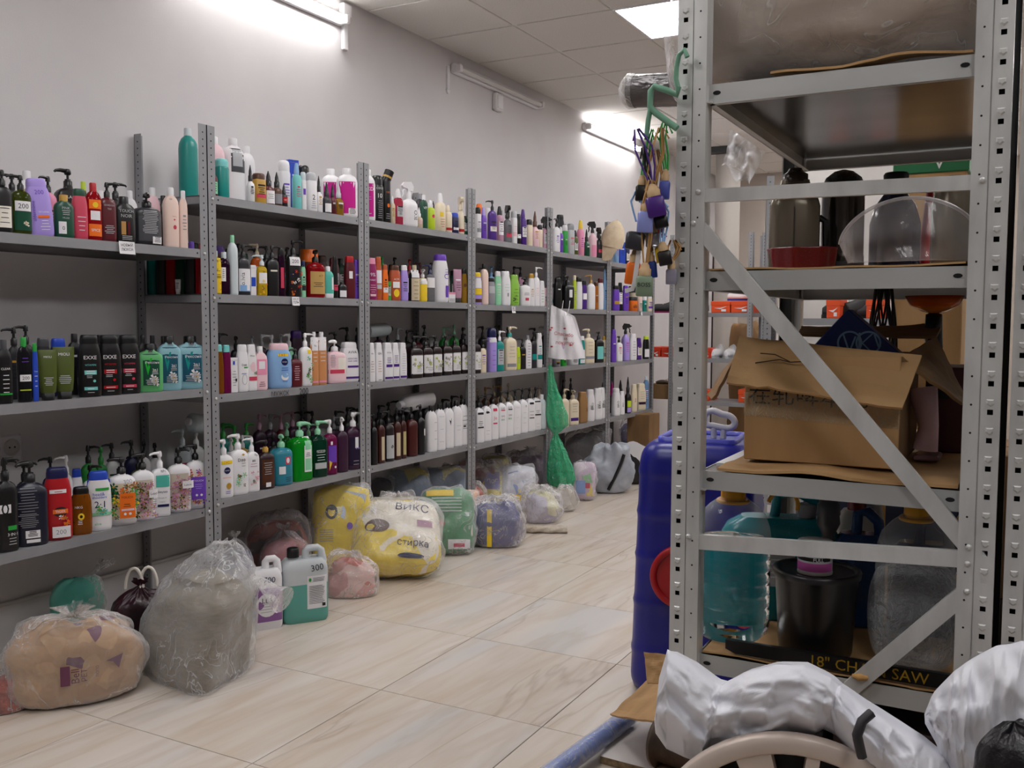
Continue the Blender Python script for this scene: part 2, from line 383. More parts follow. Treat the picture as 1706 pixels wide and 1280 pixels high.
# far end of the room
doorm = noisy('door_wood', '#4a3630', '#5a443c', 4, .5, 0, 0, 60, (1, 1, .2))
p0 = atY(1120, 500, 11.0); p1 = atY(1176, 500, 11.0); p2 = atY(1192, 500, 11.0)
d = struct('door_1', MB().box(p0.x-.2, 10.94, 0, p1.x+.1, 10.995, 2.05), doorm)
mb = MB(); mb.box(p1.x+.1, 10.9, 0, p2.x+.1, 10.995, 2.15); mb.box(p0.x-.28, 10.9, 2.05, p1.x+.1, 10.995, 2.15); mb.box(p0.x-.28, 10.9, 0, p0.x-.2, 10.995, 2.05)
mb.obj('door_frame', pl('#2c1a18', .4), d)
MB().tube([(p1.x+.02, 10.94, 1.02), (p1.x+.02, 10.88, 1.02), (p1.x-.1, 10.88, 1.02)], .01, 8).obj('door_handle', galv(), d)
p = atY(1208, 560, 9.4)
struct('trim_1', MB().lathe([(0, .12), (ZC, .12)], 24, M=Matrix.Translation((p.x, 9.4, 0))), pl('#b4ada6', .7))
p = atY(1188, 250, 9.1)
tag(MB().box(p.x-.3, 9.1, p.z-.02, p.x+.25, 9.25, ZC+.001).obj('air_vent', pl('black', .5)), 'black slot air vent near the ceiling at far end', 'vent')
# ------------------------------------------------------------------ painted wall racks
XF, XB = -2.80, -3.205
BY = [1.705, 2.715, 3.705, 4.715, 5.735, 6.765, 7.785]
SH = [[1.50, .963, .492], [1.714, 1.33, .934, .51], [1.714, 1.328, .924, .512], [1.708, 1.322, .918, .503], [1.695, 1.311, .912, .48], [1.68, 1.307, .905, .475]]
BAYN = ['leftmost', 'second', 'third', 'fourth', 'fifth', 'sixth']
holem = pl('#141416', .7)
def angle_post(h, sx, sy, fl=.04, pitch=.027, lean=.0):
    """L section: corner at origin, flanges along +-y and +-x"""
    mb = MB(); t = .002
    def lz(z): return lean*(1-z)
    def strip(ax):
        a, b = (0, fl)
        if ax == 'y': pts = [(0, 0), (0, sy*fl), (-sx*t, sy*fl), (-sx*t, 0)]
        else: pts = [(0, 0), (-sx*fl, 0), (-sx*fl, sy*t), (0, sy*t)]
        r0 = [(x, y+lz(0), 0) for x, y in pts]; r1 = [(x, y+lz(h), h) for x, y in pts]
        mb.loft([r0, r1], True, True, True, 0, False)
    strip('y'); strip('x')
    z = .03; e = .0004
    while z < h-.01:
        hx = [(.0036*math.cos(PI/3*k), .0036*math.sin(PI/3*k)) for k in range(6)]
        for sgn in (1, -1):
            xx = sx*e if sgn > 0 else -sx*(t+e)
            mb.add([(xx, sy*fl*.5+a+lz(z), z+b) for a, b in hx], [tuple(range(6))], 1)
            yy = -sy*e if sgn > 0 else sy*(t+e)
            mb.add([(-sx*fl*.5+a, yy+lz(z), z+b) for a, b in hx], [tuple(range(6))], 1)
        z += pitch
    return mb
PM = {}
for h in (1.978,):
    for sx in (1, -1):
        for sy in (1, -1): PM[sx, sy] = angle_post(h, sx, sy).mesh('post', [rackgrey(), holem])
def wall_rack(k):
    y0, y1 = BY[k]+.001, BY[k+1]-.001
    t = thing('metal_shelf_rack', f'grey metal wall rack, {BAYN[k]} bay counting from the left', 'rack', (XF, y0, 0), group='grey racks along the left wall')
    L = y1-y0; D = XF-XB
    for (sx, sy, x, y) in ((1, 1, 0, 0), (1, -1, 0, L), (-1, 1, -D, 0), (-1, -1, -D, L)):
        if sx < 0 and sy < 0 and k < 5: continue          # neighbours share the rear post
        share('post', PM[sx, sy], t, (x, y, 0))
    for z in SH[k]:
        mb = MB(); e = .003; lip = .033
        def lean(zz): return 0
        x0, x1, a, b = -D+e, -.004, .003, L-.003
        mb.box(x0, a, z-.004, x1, b, z-.001)
        mb.box(x1-.0015, a+.02, z-lip, x1+.0015, b-.02, z); mb.box(x0, a, z-lip, x0+.002, b, z)
        mb.box(x0, a, z-lip, x1, a+.002, z); mb.box(x0, b-.002, z-lip, x1, b, z)
        mb.box(x1-.014, a+.02, z-lip, x1, b-.02, z-lip+.002); mb.box(x0, a, z-lip, x0+.012, b, z-lip+.002)
        for yy in (.055, L-.055):
            mb.add([(x1+.0022, yy+.0042*math.cos(PI/3*q), z-.016+.0042*math.sin(PI/3*q)) for q in range(6)], [tuple(range(6))], 1)
        for yy in (.022, L-.022):
            mb.lathe([(0, .0065), (.003, .006), (.0042, .003)], 8, 1, 2, 2, Matrix.Translation((.001, yy, z-.016)) @ Matrix.Rotation(PI/2, 4, 'Y'))
        mb.obj('shelf', [rackgrey(), holem, galv()], t)
    return t
for k in range(6): wall_rack(k)
# paper price tags hung on the shelf lips
def lip_tag(px, py, wpx, hpx, label, lines):
    p = atX(px, py, XF+.006); s = depth(p)/F_PX*1.25
    t = thing('price_tag', label, 'price tag', (XF+.003, p.y, p.z), group='paper tags on shelf lips')
    W, H = wpx*s/2*1.1, hpx*s/2/1.2
    MB().grid(lambda u, v: (.001+.004*(1-v)**2, -W+2*W*u, -H+2*H*v), 4, 6).obj('paper', pl('white', .7), t)
    d = Deco(lambda x, z, k: (.001+.004*((H-z)/(2*H))**2+k, x, z), .0006)
    for i, s_ in enumerate(lines): d.text('charcoal', s_, 0, H*(.5-.75*i), W*1.5, .05)
    d.done(t, 'handwriting')
lip_tag(212, 413, 23, 20, 'white handwritten paper tag on top shelf lip, leftmost bay', ['НОВЫЙ', 'ЛЮКСА'])
lip_tag(493, 502, 13, 14, 'white handwritten paper tag on second shelf lip, second bay', ['МУЖ. АР', 'ГЕЛЬ'])
lip_tag(856, 516, 9, 11, 'white handwritten paper tag on second shelf lip, fourth bay', ['АГ', 'ГЕЛЬ'])
lip_tag(1069, 521, 6, 9, 'white handwritten paper tag on second shelf lip, sixth bay', ['АА'])
p = atX(483, 651, XF)
dd = Deco(lambda x, z, k: (XF+k, x, z), .0004)
dd.text('charcoal', 'МУЖСК', p.y-.06, SH[1][2]-.02, .11); dd.text('charcoal', '200', p.y+.09, SH[1][2]-.02, .06)
o = dd.done(None, 'shelf_lettering'); tag(o, 'dark marker lettering on third shelf lip, second bay', 'lettering')
# ------------------------------------------------------------------ bottle maker
KN = dict(pump='pump bottle', flip='shampoo bottle', screw='screw-cap bottle', aero='aerosol can', drop='dropper bottle', mist='mist bottle',
          trig='trigger spray bottle', tube='squeeze tube', box='carton', jar='jar', tilt='aerosol can')
def interp(prof, z):
    for a, b in zip(prof, prof[1:]):
        if a[0] <= z <= b[0]:
            t = (z-a[0])/max(b[0]-a[0], 1e-6); return [a[i]+(b[i]-a[i])*t for i in (1, 2)]
    return list(prof[-1][1:3] if z > prof[-1][0] else prof[0][1:3])
def pump_head(t, z, a, c, H, ang, dark=None, collar=None):
    """collar, stem and nozzle head; height H above z"""
    m = mat(c); R = min(max(.3*a, .009), .016)
    MB().lathe([(z-.002, R*1.1), (z+.3*H, R*1.1), (z+.34*H, R*.8), (z+.42*H, R*.75)], 14).obj('collar', mat(collar) if collar else m, t)
    mb = MB(); mb.lathe([(z+.4*H, .0045), (z+.7*H, .0045)], 8)
    zt = z+H; mb.lathe([(z+.66*H, .008), (z+.72*H, R*.85), (zt-.1*H, R*.8), (zt, R*.55)], 14)
    L = .034+a*.25; dx, dy = math.cos(ang), math.sin(ang)
    mb.tube([(0, 0, zt-.13*H), (dx*L*.55, dy*L*.55, zt-.1*H), (dx*L*.9, dy*L*.9, zt-.14*H), (dx*L, dy*L, zt-.22*H)], [R*.62, R*.5, R*.38, R*.3], 8)
    mb.obj('pump_head', m, t)
def trigger_head(t, z, c, H, ang):
    m = mat(c); D = Matrix.Rotation(ang, 4, 'Z')
    MB().lathe([(z, .013), (z+.25*H, .013), (z+.3*H, .010), (z+.5*H, .010)], 14).obj('collar', m, t)
    mb = MB()
    prof = [(-.022, .42), (-.026, .7), (-.012, 1.0), (.03, .95), (.04, .8), (.04, .62), (.012, .55), (.008, .42)]
    r0 = [(x, -.009, z+q*H) for x, q in prof]; r1 = [(x, .009, z+q*H) for x, q in prof]
    mb.loft([r0, r1], True, True, True, 0, False, D); mb.lathe([(0, .006), (.012, .005)], 8, M=D @ Matrix.Translation((.038, 0, z+.74*H)) @ Matrix.Rotation(PI/2, 4, 'Y'))
    sh = mb.obj('spray_head', m, t)
    MB().tube([D @ Vector(q) for q in ((.024, 0, z+.58*H), (.036, 0, z+.42*H), (.033, 0, z+.25*H), (.04, 0, z+.05*H))], [.004, .005, .005, .003], 6).obj('trigger', m, sh)
SEEN = {}
def bottle(loc, phi, a, H, kind, body, cap, k=.6, n=2.6, deco=None, desc=None, where='', auto=True, nz=PI, tilt=0, lvl=None, capn=None, group=None, name=None, collar=None):
    """a: half width, H: total height, front faces local -y"""
    b = a*k; m = mat(body); rnd = random.random
    cn = (body[2:]+' clear' if body.startswith('c:') else body)
    label = (desc or f'{cn} {KN[kind]}')+(', '+where if where else '')
    nm = name or {'pump': 'pump_bottle', 'flip': 'shampoo_bottle', 'screw': 'screw_cap_bottle', 'aero': 'aerosol_can', 'drop': 'dropper_bottle', 'mist': 'mist_bottle',
          'trig': 'spray_bottle', 'tube': 'squeeze_tube', 'box': 'carton', 'jar': 'cosmetic_jar', 'tilt': 'aerosol_can'}[kind]
    cat = {'aero': 'can', 'tilt': 'can', 'tube': 'tube', 'box': 'box', 'jar': 'jar'}.get(kind, 'bottle')
    t = thing(nm, label, cat, loc, phi, group, rot=(0, tilt, phi) if tilt else None)
    e = min(.006, a*.15)
    if kind == 'box':
        o = MB().bbox(-a, -b, 0, a, b, H, .0012).obj('carton_body', m, t); hb = H
        mb = MB(); mb.box(-a*.96, -b-.0004, H-.012, a*.96, -b, H-.0112); mb.obj('flap_edge', pl('grey'), o)
        surf = lambda x, z, o_: (x, -b-o_, z)
        prof = [(0, a, b), (H, a, b)]
    else:
        hb = {'pump': H-min(max(.24*H, .042), .07), 'flip': H-min(.14*H, .034), 'screw': H-min(.12*H, .024), 'aero': H*.8, 'drop': H*.58, 'mist': H*.76, 'trig': H-min(.085, .36*H), 'tube': H, 'jar': H*.74, 'tilt': H*.72}[kind]
        if kind in ('pump', 'trig'):
            s0 = hb*.80 if kind == 'pump' else hb*.66
            nr = min(max(.3*a, .008), .015)
            prof = [(0, a*.9, b*.88), (e, a*.985, b*.985), (e*2.5, a, b), (s0, a, b), (s0+(hb-s0)*.35, a*.95, b*.93), (s0+(hb-s0)*.62, a*.78, max(b*.75, nr)), (s0+(hb-s0)*.8, max(a*.5, nr), max(b*.55, nr)), (hb-.006, nr, nr), (hb, nr, nr)]
        elif kind == 'flip':
            prof = [(0, a*.88, b*.86), (e, a*.96, b*.96), (e*3, a*.98, b), (hb*.45, a, b), (hb*.8, a*.95, b*.95), (hb*.93, a*.84, b*.86), (hb, a*.72, b*.78)]
        elif kind == 'screw':
            nr = max(.36*a, .007)
            prof = [(0, a*.9, b*.9), (e, a*.98, b*.98), (e*2.5, a, b), (hb*.78, a, b), (hb*.86, a*.93, b*.93), (hb*.93, a*.7, b*.72), (hb*.97, nr*1.1, nr*1.1), (hb, nr, nr)]
        elif kind in ('aero', 'tilt'):
            prof = [(0, a*.96, b*.96), (e, a, b), (hb*.93, a, b), (hb*.97, a*.93, b*.93), (hb, a*.88, b*.88)]
        elif kind == 'drop':
            prof = [(0, a*.9, b*.9), (e, a, b), (hb*.72, a, b), (hb*.84, a*.86, b*.86), (hb*.92, a*.5, b*.5), (hb, a*.42, b*.42)]
        elif kind == 'mist':
            prof = [(0, a*.93, b*.93), (e, a, b), (hb*.86, a, b), (hb*.95, a*.8, b*.8), (hb, a*.5, b*.5)]
        elif kind == 'jar':
            prof = [(0, a*.9, b*.9), (e, a, b), (hb, a, b)]
        elif kind == 'tube':
            c0 = H*.14
            prof = [(c0, a*.7, b*.9), (c0+.004, a*.8, b), (c0+.25*(H-c0), a*.9, b*.92), (H*.75, a*.98, b*.5), (H*.95, a, .004), (H, a, .0015)]
        mb = MB(); mb.lathe(prof, 24, n=n); o = mb.obj('body', m, t)
        def surf(x, z, o_):
            A, B = interp(prof, z); u = min(abs(x)/A, .995)
            return (x, -B*(1-u**n)**(1/n)-o_-.0003, z)
        cm = mat(cap)
        if kind == 'pump': pump_head(t, hb, a, cap, H-hb, nz, collar=collar)
        elif kind == 'trig': trigger_head(t, hb, cap, H-hb, nz)
        elif kind == 'flip':
            mb = MB(); A, B = prof[-1][1:3]
            mb.lathe([(hb-.001, A*1.04, B*1.04), (hb+.45*(H-hb), A*1.03, B*1.03), (H-.005, A*.96, B*.96), (H-.001, A*.88, B*.86), (H, A*.8, B*.75)], 24, n=n)
            mb.obj('cap', cm, t)
        elif kind == 'screw':
            r = max(.36*a, .007)*1.18; mb = MB(); mb.lathe([(hb-.008, r), (H-.003, r*.98), (H, r*.85)], 18); mb.obj('cap', cm, t)
        elif kind == 'aero':
            mb = MB(); mb.lathe([(hb-.002, a*.97), (hb+.55*(H-hb), a*.96), (H-.12*(H-hb), a*.85), (H, a*.6)], 20, k); mb.obj('cap', cm, t)
        elif kind == 'tilt':
            MM = Matrix.Translation((0, 0, hb-.012)) @ Matrix.Rotation(.42, 4, 'Y')
            mb = MB(); mb.lathe([(0, a*.98), (.7*(H-hb), a*1.0), (.72*(H-hb), a*1.02)], 20, M=MM); mb.obj('cap', cm, t)
            MB().lathe([(.02, a*1.01), (.03, a*1.01)], 20, M=MM).obj('gold_band', pl('gold'), t)
        elif kind == 'drop':
            mb = MB(); mb.lathe([(hb-.004, a*.55), (hb+.3*(H-hb), a*.55), (hb+.33*(H-hb), a*.42), (hb+.6*(H-hb), a*.36), (H-.006, a*.14), (H, a*.08)], 14); mb.obj('dropper_cap', cm, t)
        elif kind == 'mist':
            mb = MB(); mb.lathe([(hb-.006, a*.62), (hb+.3*(H-hb), a*.6), (H-.008, a*.42), (H, a*.3)], 16); mb.obj('cap', cm, t)
        elif kind == 'jar':
            mb = MB(); mb.lathe([(hb-.001, a*1.03), (H-.003, a*1.03), (H, a*.96)], 24, k); mb.obj('lid', cm, t)
        elif kind == 'tube':
            mb = MB(); mb.lathe([(0, a*.66, b*.92), (H*.135, a*.68, b*.95), (H*.14, a*.66, b*.9)], 24, n=n); mb.obj('cap', cm, t)
    d = Deco(surf, .0005 if body.startswith('c:') else .0003)
    if deco:
        for q in deco:
            if q[0] == 'r': d.rect(q[1], q[2]*a, q[3]*hb, q[4]*a, q[5]*hb)
            elif q[0] == 't': d.text(q[1], q[2], q[3]*a, q[4]*hb, q[5]*2*a, q[6] if len(q) > 6 else 0)
            elif q[0] == 'v': d.text(q[1], q[2], q[3]*a, q[4]*hb, q[5]*2*a, 0, True)
            elif q[0] == 'd': d.disc(q[1], q[2]*a, q[3]*hb, q[4]*a)
            elif q[0] == 'o': d.disc(q[1], q[2]*a, q[3]*hb, q[4]*a, q[5]*a)
            elif q[0] == 'p': d.poly(q[1], [(x*a, z*hb) for x, z in q[2]])
            elif q[0] == 'l':            # small unreadable print lines
                for i in range(q[6]): z = q[3]+(q[5]-q[3])*i/max(q[6]-1, 1); ww = (q[4]-q[2])*(.6+.4*rnd())/2; c = (q[2]+q[4])/2; d.rect(q[1], (c-ww)*a, z*hb, (c+ww)*a, z*hb+.0022, 4, 1)
            elif q[0] == 'f':            # flowers / fruit pictures: scattered petals
                rr = random.Random(q[6])
                for i in range(q[6] % 100):
                    fx, fz = q[2]+(q[4]-q[2])*rr.random(), q[3]+(q[5]-q[3])*rr.random(); s_ = .12+.16*rr.random(); c = rr.choice(q[1])
                    for pe in range(6):
                        an = pe*PI/3+rr.random(); d.poly(c, [(fx*a, fz*hb), ((fx+s_*math.cos(an-.3))*a, fz*hb+s_*math.sin(an-.3)*a), ((fx+1.3*s_*math.cos(an))*a, fz*hb+1.3*s_*math.sin(an)*a), ((fx+s_*math.cos(an+.3))*a, fz*hb+s_*math.sin(an+.3)*a)])
                    d.disc('gold', fx*a, fz*hb, s_*.3*a, None, 8)
    elif auto:
        base = sum(col(body.replace('c:', ''))[:3])/3; lt = base > .35
        r = rnd(); z0, z1 = .2+.1*rnd(), .62+.14*rnd()
        c1 = random.choice(['grey', 'violet', 'rose', 'gold', 'teal', 'charcoal', 'blush']) if lt else random.choice(['white', 'ivory', 'silver', 'gold', 'white'])
        if kind in ('tube', 'drop', 'mist', 'jar') or r < .45:
            if not lt and kind != 'tube' and r < .3: d.rect(random.choice(['white', 'ivory', 'white', 'silver']), -.72*a, z0*hb, .72*a, z1*hb); c1 = 'charcoal'
        elif r < .75: d.rect(c1 if lt else random.choice(['white', 'ivory', 'rose', 'gold']), -.78*a, z0*hb, .78*a, (z0+.16)*hb)
        for i in range(5):
            z = z1-.05-(z1-z0)*.8*i/5; ww = (.3+.3*rnd()); 
            d.rect(c1 if (lt or d.mats == []) else 'charcoal', -ww*a, z*hb, ww*a, z*hb+(.007 if i == 0 else .0028), 4, 1)
    d.done(o)
    return o, surf, hb
def sticker(t, surf, x, z, w, h, txt, a, tilt=0):
    d = Deco(surf, .0016)
    d.rect('white', x-w, z-h, x+w, z+h); d.text('charcoal', txt, x, z, w*1.3, tilt)
    d.done(t, 'price_sticker')
ORD = ['first', 'second', 'third', 'fourth', 'fifth', 'sixth', 'seventh', 'eighth', 'ninth', 'tenth', 'eleventh', 'twelfth', 'thirteenth', 'fourteenth', 'fifteenth',
       'sixteenth', 'seventeenth', 'eighteenth', 'nineteenth', 'twentieth', 'twenty-first', 'twenty-second', 'twenty-third', 'twenty-fourth']
SHN = [['top', 'middle', 'bottom']]+[['top', 'second', 'third', 'bottom']]*5
XROW = [None, -2.955, -3.06, -3.135]
def shelf_row(bay, si, items):
    """items: (x px, width px, top y px, kind, body, cap, {options}); r = row from the front"""
    z = SH[bay][si]; rows = {}
    for it in items:
        x, wpx, yt, kind, body, cap = it[:6]; o = dict(it[6]) if len(it) > 6 else {}
        r = o.pop('r', 0); rows.setdefault(r, []).append([x, wpx, yt, kind, body, cap, o])
    for r, L in rows.items():
        L.sort(key=lambda q: q[0]); plc = []
        for q in L:
            x, wpx, yt, kind, body, cap, o = q; k = o.get('k', 1.0 if kind in ('aero', 'drop', 'mist', 'jar', 'tilt', 'trig') else .62)
            X = XF-.045 if r == 0 else XROW[r]
            if 'X' in o: X = o.pop('X')
            for _ in range(2):
                dr = ray(x, yt+25); Y = X*dr.y/dr.x; P = Vector((X, Y, 0)); dist = math.hypot(X, Y)
                view = math.atan2(-X, Y)                     # angle of the direction to the camera
                phi = PI/2-(PI/2-view)*o.get('t', .4)
                dep = P.dot(Vector((FW.x, FW.y, 0)).normalized()); ca = dep/dist
                Wr = wpx*dep*ca/F_PX; th = phi-view
                a = Wr/2/math.sqrt(math.cos(th)**2+(k*math.sin(th))**2); b = a*k
                nn = o.get('n', 2.6); mm = nn/(nn-1); ex = (abs(b*math.sin(phi))**mm+abs(a*math.cos(phi))**mm)**(1/mm)
                if r == 0 and 'X' not in q[6]: X = XF-.012-ex
            dr = ray(x, yt); H = CAM_H+dr.z/math.hypot(dr.x, dr.y)*dist-z
            nn = o.get('n', 2.6) if kind != 'box' else 8; mm = nn/(nn-1); ey = (abs(a*math.sin(phi))**mm+abs(b*math.cos(phi))**mm)**(1/mm)
            plc.append([Y, ey, X, a, H, phi, k, q])
        lo, hi = BY[bay]+.006, BY[bay+1]-.006
        e0 = [w_[1] for w_ in plc]
        for i, w_ in enumerate(plc):                         # neighbours stand close but never run into each other
            al = 9
            for j in (i-1, i+1):
                if 0 <= j < len(plc): al = min(al, abs(plc[j][0]-w_[0])*e0[i]/(e0[i]+e0[j]))
            f = min(al*.985/e0[i], 1.32)
            w_[1] *= f; w_[3] *= f
        for i, (Y, ey, X, a, H, phi, k, q) in enumerate(plc):
            x, wpx, yt, kind, body, cap, o = q
            if bay > 0 or Y+ey > hi:
                Y2 = min(max(Y, lo+ey), hi-ey)
                if abs(Y2-Y) > .025 and r > 0: continue      # hidden beyond the post
                Y = Y2
            o = dict(o); o.pop('t', None); o.pop('k', None); st = o.pop('st', None)
            rowt = ('front row' if r == 0 else 'second row' if r == 1 else 'back row')
            where = f'{ORD[i]} in {rowt}, {SHN[bay][si]} shelf, {BAYN[bay]} bay'
            grp = f'bottles on the {SHN[bay][si]} shelf of the {BAYN[bay]} bay'
            H = max(H, .05)
            o.setdefault('nz', random.choice([PI, PI*.9, PI*1.15, 0, -.6, PI*1.4]))
            t, surf, hb = bottle((X, Y, z), phi, a, H, kind, body, cap, k=k, where=where, group=grp, **o)
            if st: sticker(t, surf, st[0]*a, st[1]*hb, st[2]*a, st[3]*a, st[4], a)
def backfill(bay, si, row, specs, y0=None, y1=None):
    """evenly spread back-row bottles: specs list of (kind, body, cap, height)"""
    z = SH[bay][si]; lo = y0 if y0 is not None else BY[bay]+.05; hi = y1 if y1 is not None else BY[bay+1]-.05; n = len(specs)
    for i, (kind, body, cap, H) in enumerate(specs):
        Y = lo+(hi-lo)*(i+.5)/n+random.uniform(-.006, .006); a = min((hi-lo)/n*.47, .036)*random.uniform(.9, 1)
        rowt = 'second row' if row == 1 else 'back row'
        bottle((XROW[row]+random.uniform(-.006, .006), Y, z), PI/2-.25+random.uniform(-.2, .2), a, H*random.uniform(.96, 1.04), kind, body, cap, k=.7,
               where=f'{ORD[i]} in {rowt}, {SHN[bay][si]} shelf, {BAYN[bay]} bay', group=f'bottles on the {SHN[bay][si]} shelf of the {BAYN[bay]} bay',
               nz=random.choice([PI, PI*.85, PI*1.2, .2, -.5]))
# ------------------------------------------------------------------ goods on the wall racks
def R(c, z0=.2, z1=.7, w=.8): return ('r', c, -w, z0, w, z1)
def TX(c, s, z, w=1.1, x=0, *a): return ('t', c, s, x, z, w/2, *a)
def LN(c, z0, z1, n=4, w=.55, x=0): return ('l', c, x-w, z0, x+w, z1, n)
# --- leftmost bay, top shelf
shelf_row(0, 0, [
 (3, 24, 283, 'pump', 'black', 'black', dict(deco=[R('ivory', .1, .55), LN('charcoal', .2, .5)])),
 (34, 34, 292, 'pump', 'c:olive', 'black', dict(desc='green bottle with flower and 200 sticker', deco=[R('bottlegreen', .08, .5, .85), ('f', ['cream', 'white'], -.4, .12, .4, .3, 302)], st=(0, .62, .8, .52, '200'))),
 (67, 44, 298, 'flip', 'lilac', 'lilac', dict(desc='large lilac shampoo bottle marked 200', tilt=-.08, k=.5, n=3.2, deco=[TX('violet', '200', .88, .7), ('v', 'violet', 'aldermime', -.55, .5, .8), TX('white', 'full hydrate', .48, .8, .2), ('r', 'orange', -.3, .36, .6, .41), LN('white', .12, .3, 4, .4, .2)])),
 (106, 31, 325, 'screw', 'bottlegreen', 'gold', dict(desc='dark green bottle with gold cap', deco=[TX('silver', 'PINK', .78, .8), TX('silver', 'MUSK', .52, .7), ('r', 'white', -.75, .1, .0, .42), TX('charcoal', '0', .25, .25, -.3), LN('silver', .6, .7, 3)])),
 (132, 25, 315, 'flip', 'rose', 'bottlegreen', dict(desc='rose red bottle with dark teal cap', k=.7, deco=[LN('white', .2, .5, 4)])),
 (155, 25, 305, 'screw', 'c:red', 'red', dict(desc='clear red gel bottle with orange label', deco=[R('orange', .08, .32), TX('white', 'SPICE', .2, 1.1), R('white', .4, .58, .6), R('orange', .62, .8, .75), ('d', 'yellow', 0, .7, .35)])),
 (178, 27, 304, 'pump', 'maroon', 'black', dict(desc='dark red pump bottle with silver lettering', deco=[TX('silver', 'GORDON', .8, 1.2), TX('silver', 'TEX', .72, .5), LN('silver', .18, .34, 5, .6)])),
 (206, 32, 328, 'screw', 'black', 'black', dict(desc='glossy black bottle with TOUCH print', deco=[TX('silver', 'TOUCH', .78, 1.3), TX('silver', 'NOIR', .66, 1.0), ('r', 'tan', -.5, .2, -.1, .52), ('r', 'maroon', .05, .2, .3, .52), LN('silver', .08, .16, 3)])),
 (244, 36, 323, 'pump', 'charcoal', 'black', dict(desc='black pump bottle with back text and barcode', deco=[R('darkgrey', .1, .92, .8), LN('silver', .3, .85, 14, .65), ('r', 'white', .1, .04, .8, .22), ('l', 'black', .2, .08, .75, .2, 4)])),
 (284, 42, 313, 'screw', 'peach', 'white', dict(desc='large pale peach bottle with red berry print', k=.6, n=3, deco=[TX('charcoal', '150', .9, .35, -.2), ('o', 'rose', .25, .38, .22, .28), ('o', 'rose', .2, .52, .12, .1), TX('rose', 'berry', .58, .5, .2)])),
 (305, 22, 318, 'screw', 'peach', 'white', dict(desc='second pale peach bottle behind the berry one', k=.6, r=0, n=3)),
 (45, 25, 285, 'screw', 'white', 'white', dict(r=1, desc='white bottle with yellow label', deco=[R('yellow', .5, .8)])),
 (80, 22, 294, 'pump', 'pink', 'black', dict(r=1)), (113, 37, 282, 'pump', 'black', 'black', dict(r=1, n=6, nz=PI, desc='large square black pump bottle', deco=[TX('white', 'BLACK', .8, 1.0)])),
 (139, 12, 303, 'screw', 'olive', 'lime', dict(r=1, desc='slim bottle with lime green cap')), (167, 20, 318, 'screw', 'white', 'white', dict(r=1)), (192, 24, 304, 'pump', 'black', 'black', dict(r=1)),
 (216, 19, 318, 'screw', 'white', 'white', dict(r=1)), (254, 26, 313, 'screw', 'blush', 'white', dict(r=1)), (272, 20, 326, 'screw', 'black', 'black', dict(r=1)), (20, 20, 290, 'pump', 'charcoal', 'black', dict(r=1))])
# --- leftmost bay, middle shelf
def exxe(c, x): return dict(desc=f'black shampoo bottle with {c} bars, {x} one', k=.6, n=2.8, t=.75, deco=[TX('white', 'EXXE', .74, 1.05), TX(c, 'VITAMIN', .6, .9), ('r', c, -.5, .42, .5, .5), LN('white', .44, .48, 2, .4), LN('silver', .36, .39, 2, .3, -.1), ('d', c, .3, .3, .12), ('r', c, -.55, .13, .55, .19), LN('white', .15, .17, 1, .4), LN('silver', .08, .1, 1, .3)])
def rex(c1, c2): return [('r', c1, -.62, .16, .66, .9), ('p', c2, [(-.5, .72), (-.25, .4), (.1, .8), (-.05, .8), (-.25, .58), (-.36, .72)]), TX('white', 'Рексона', .7, 1.05, .1), TX('white', '3в1', .52, .4, .3), LN('silver', .42, .48, 3, .25, .3), ('f', ['white', 'silver'], -.1, .2, .5, .34, 506), LN('silver', .18, .28, 4, .4, -.1), TX('grey', '200', .95, .5)]
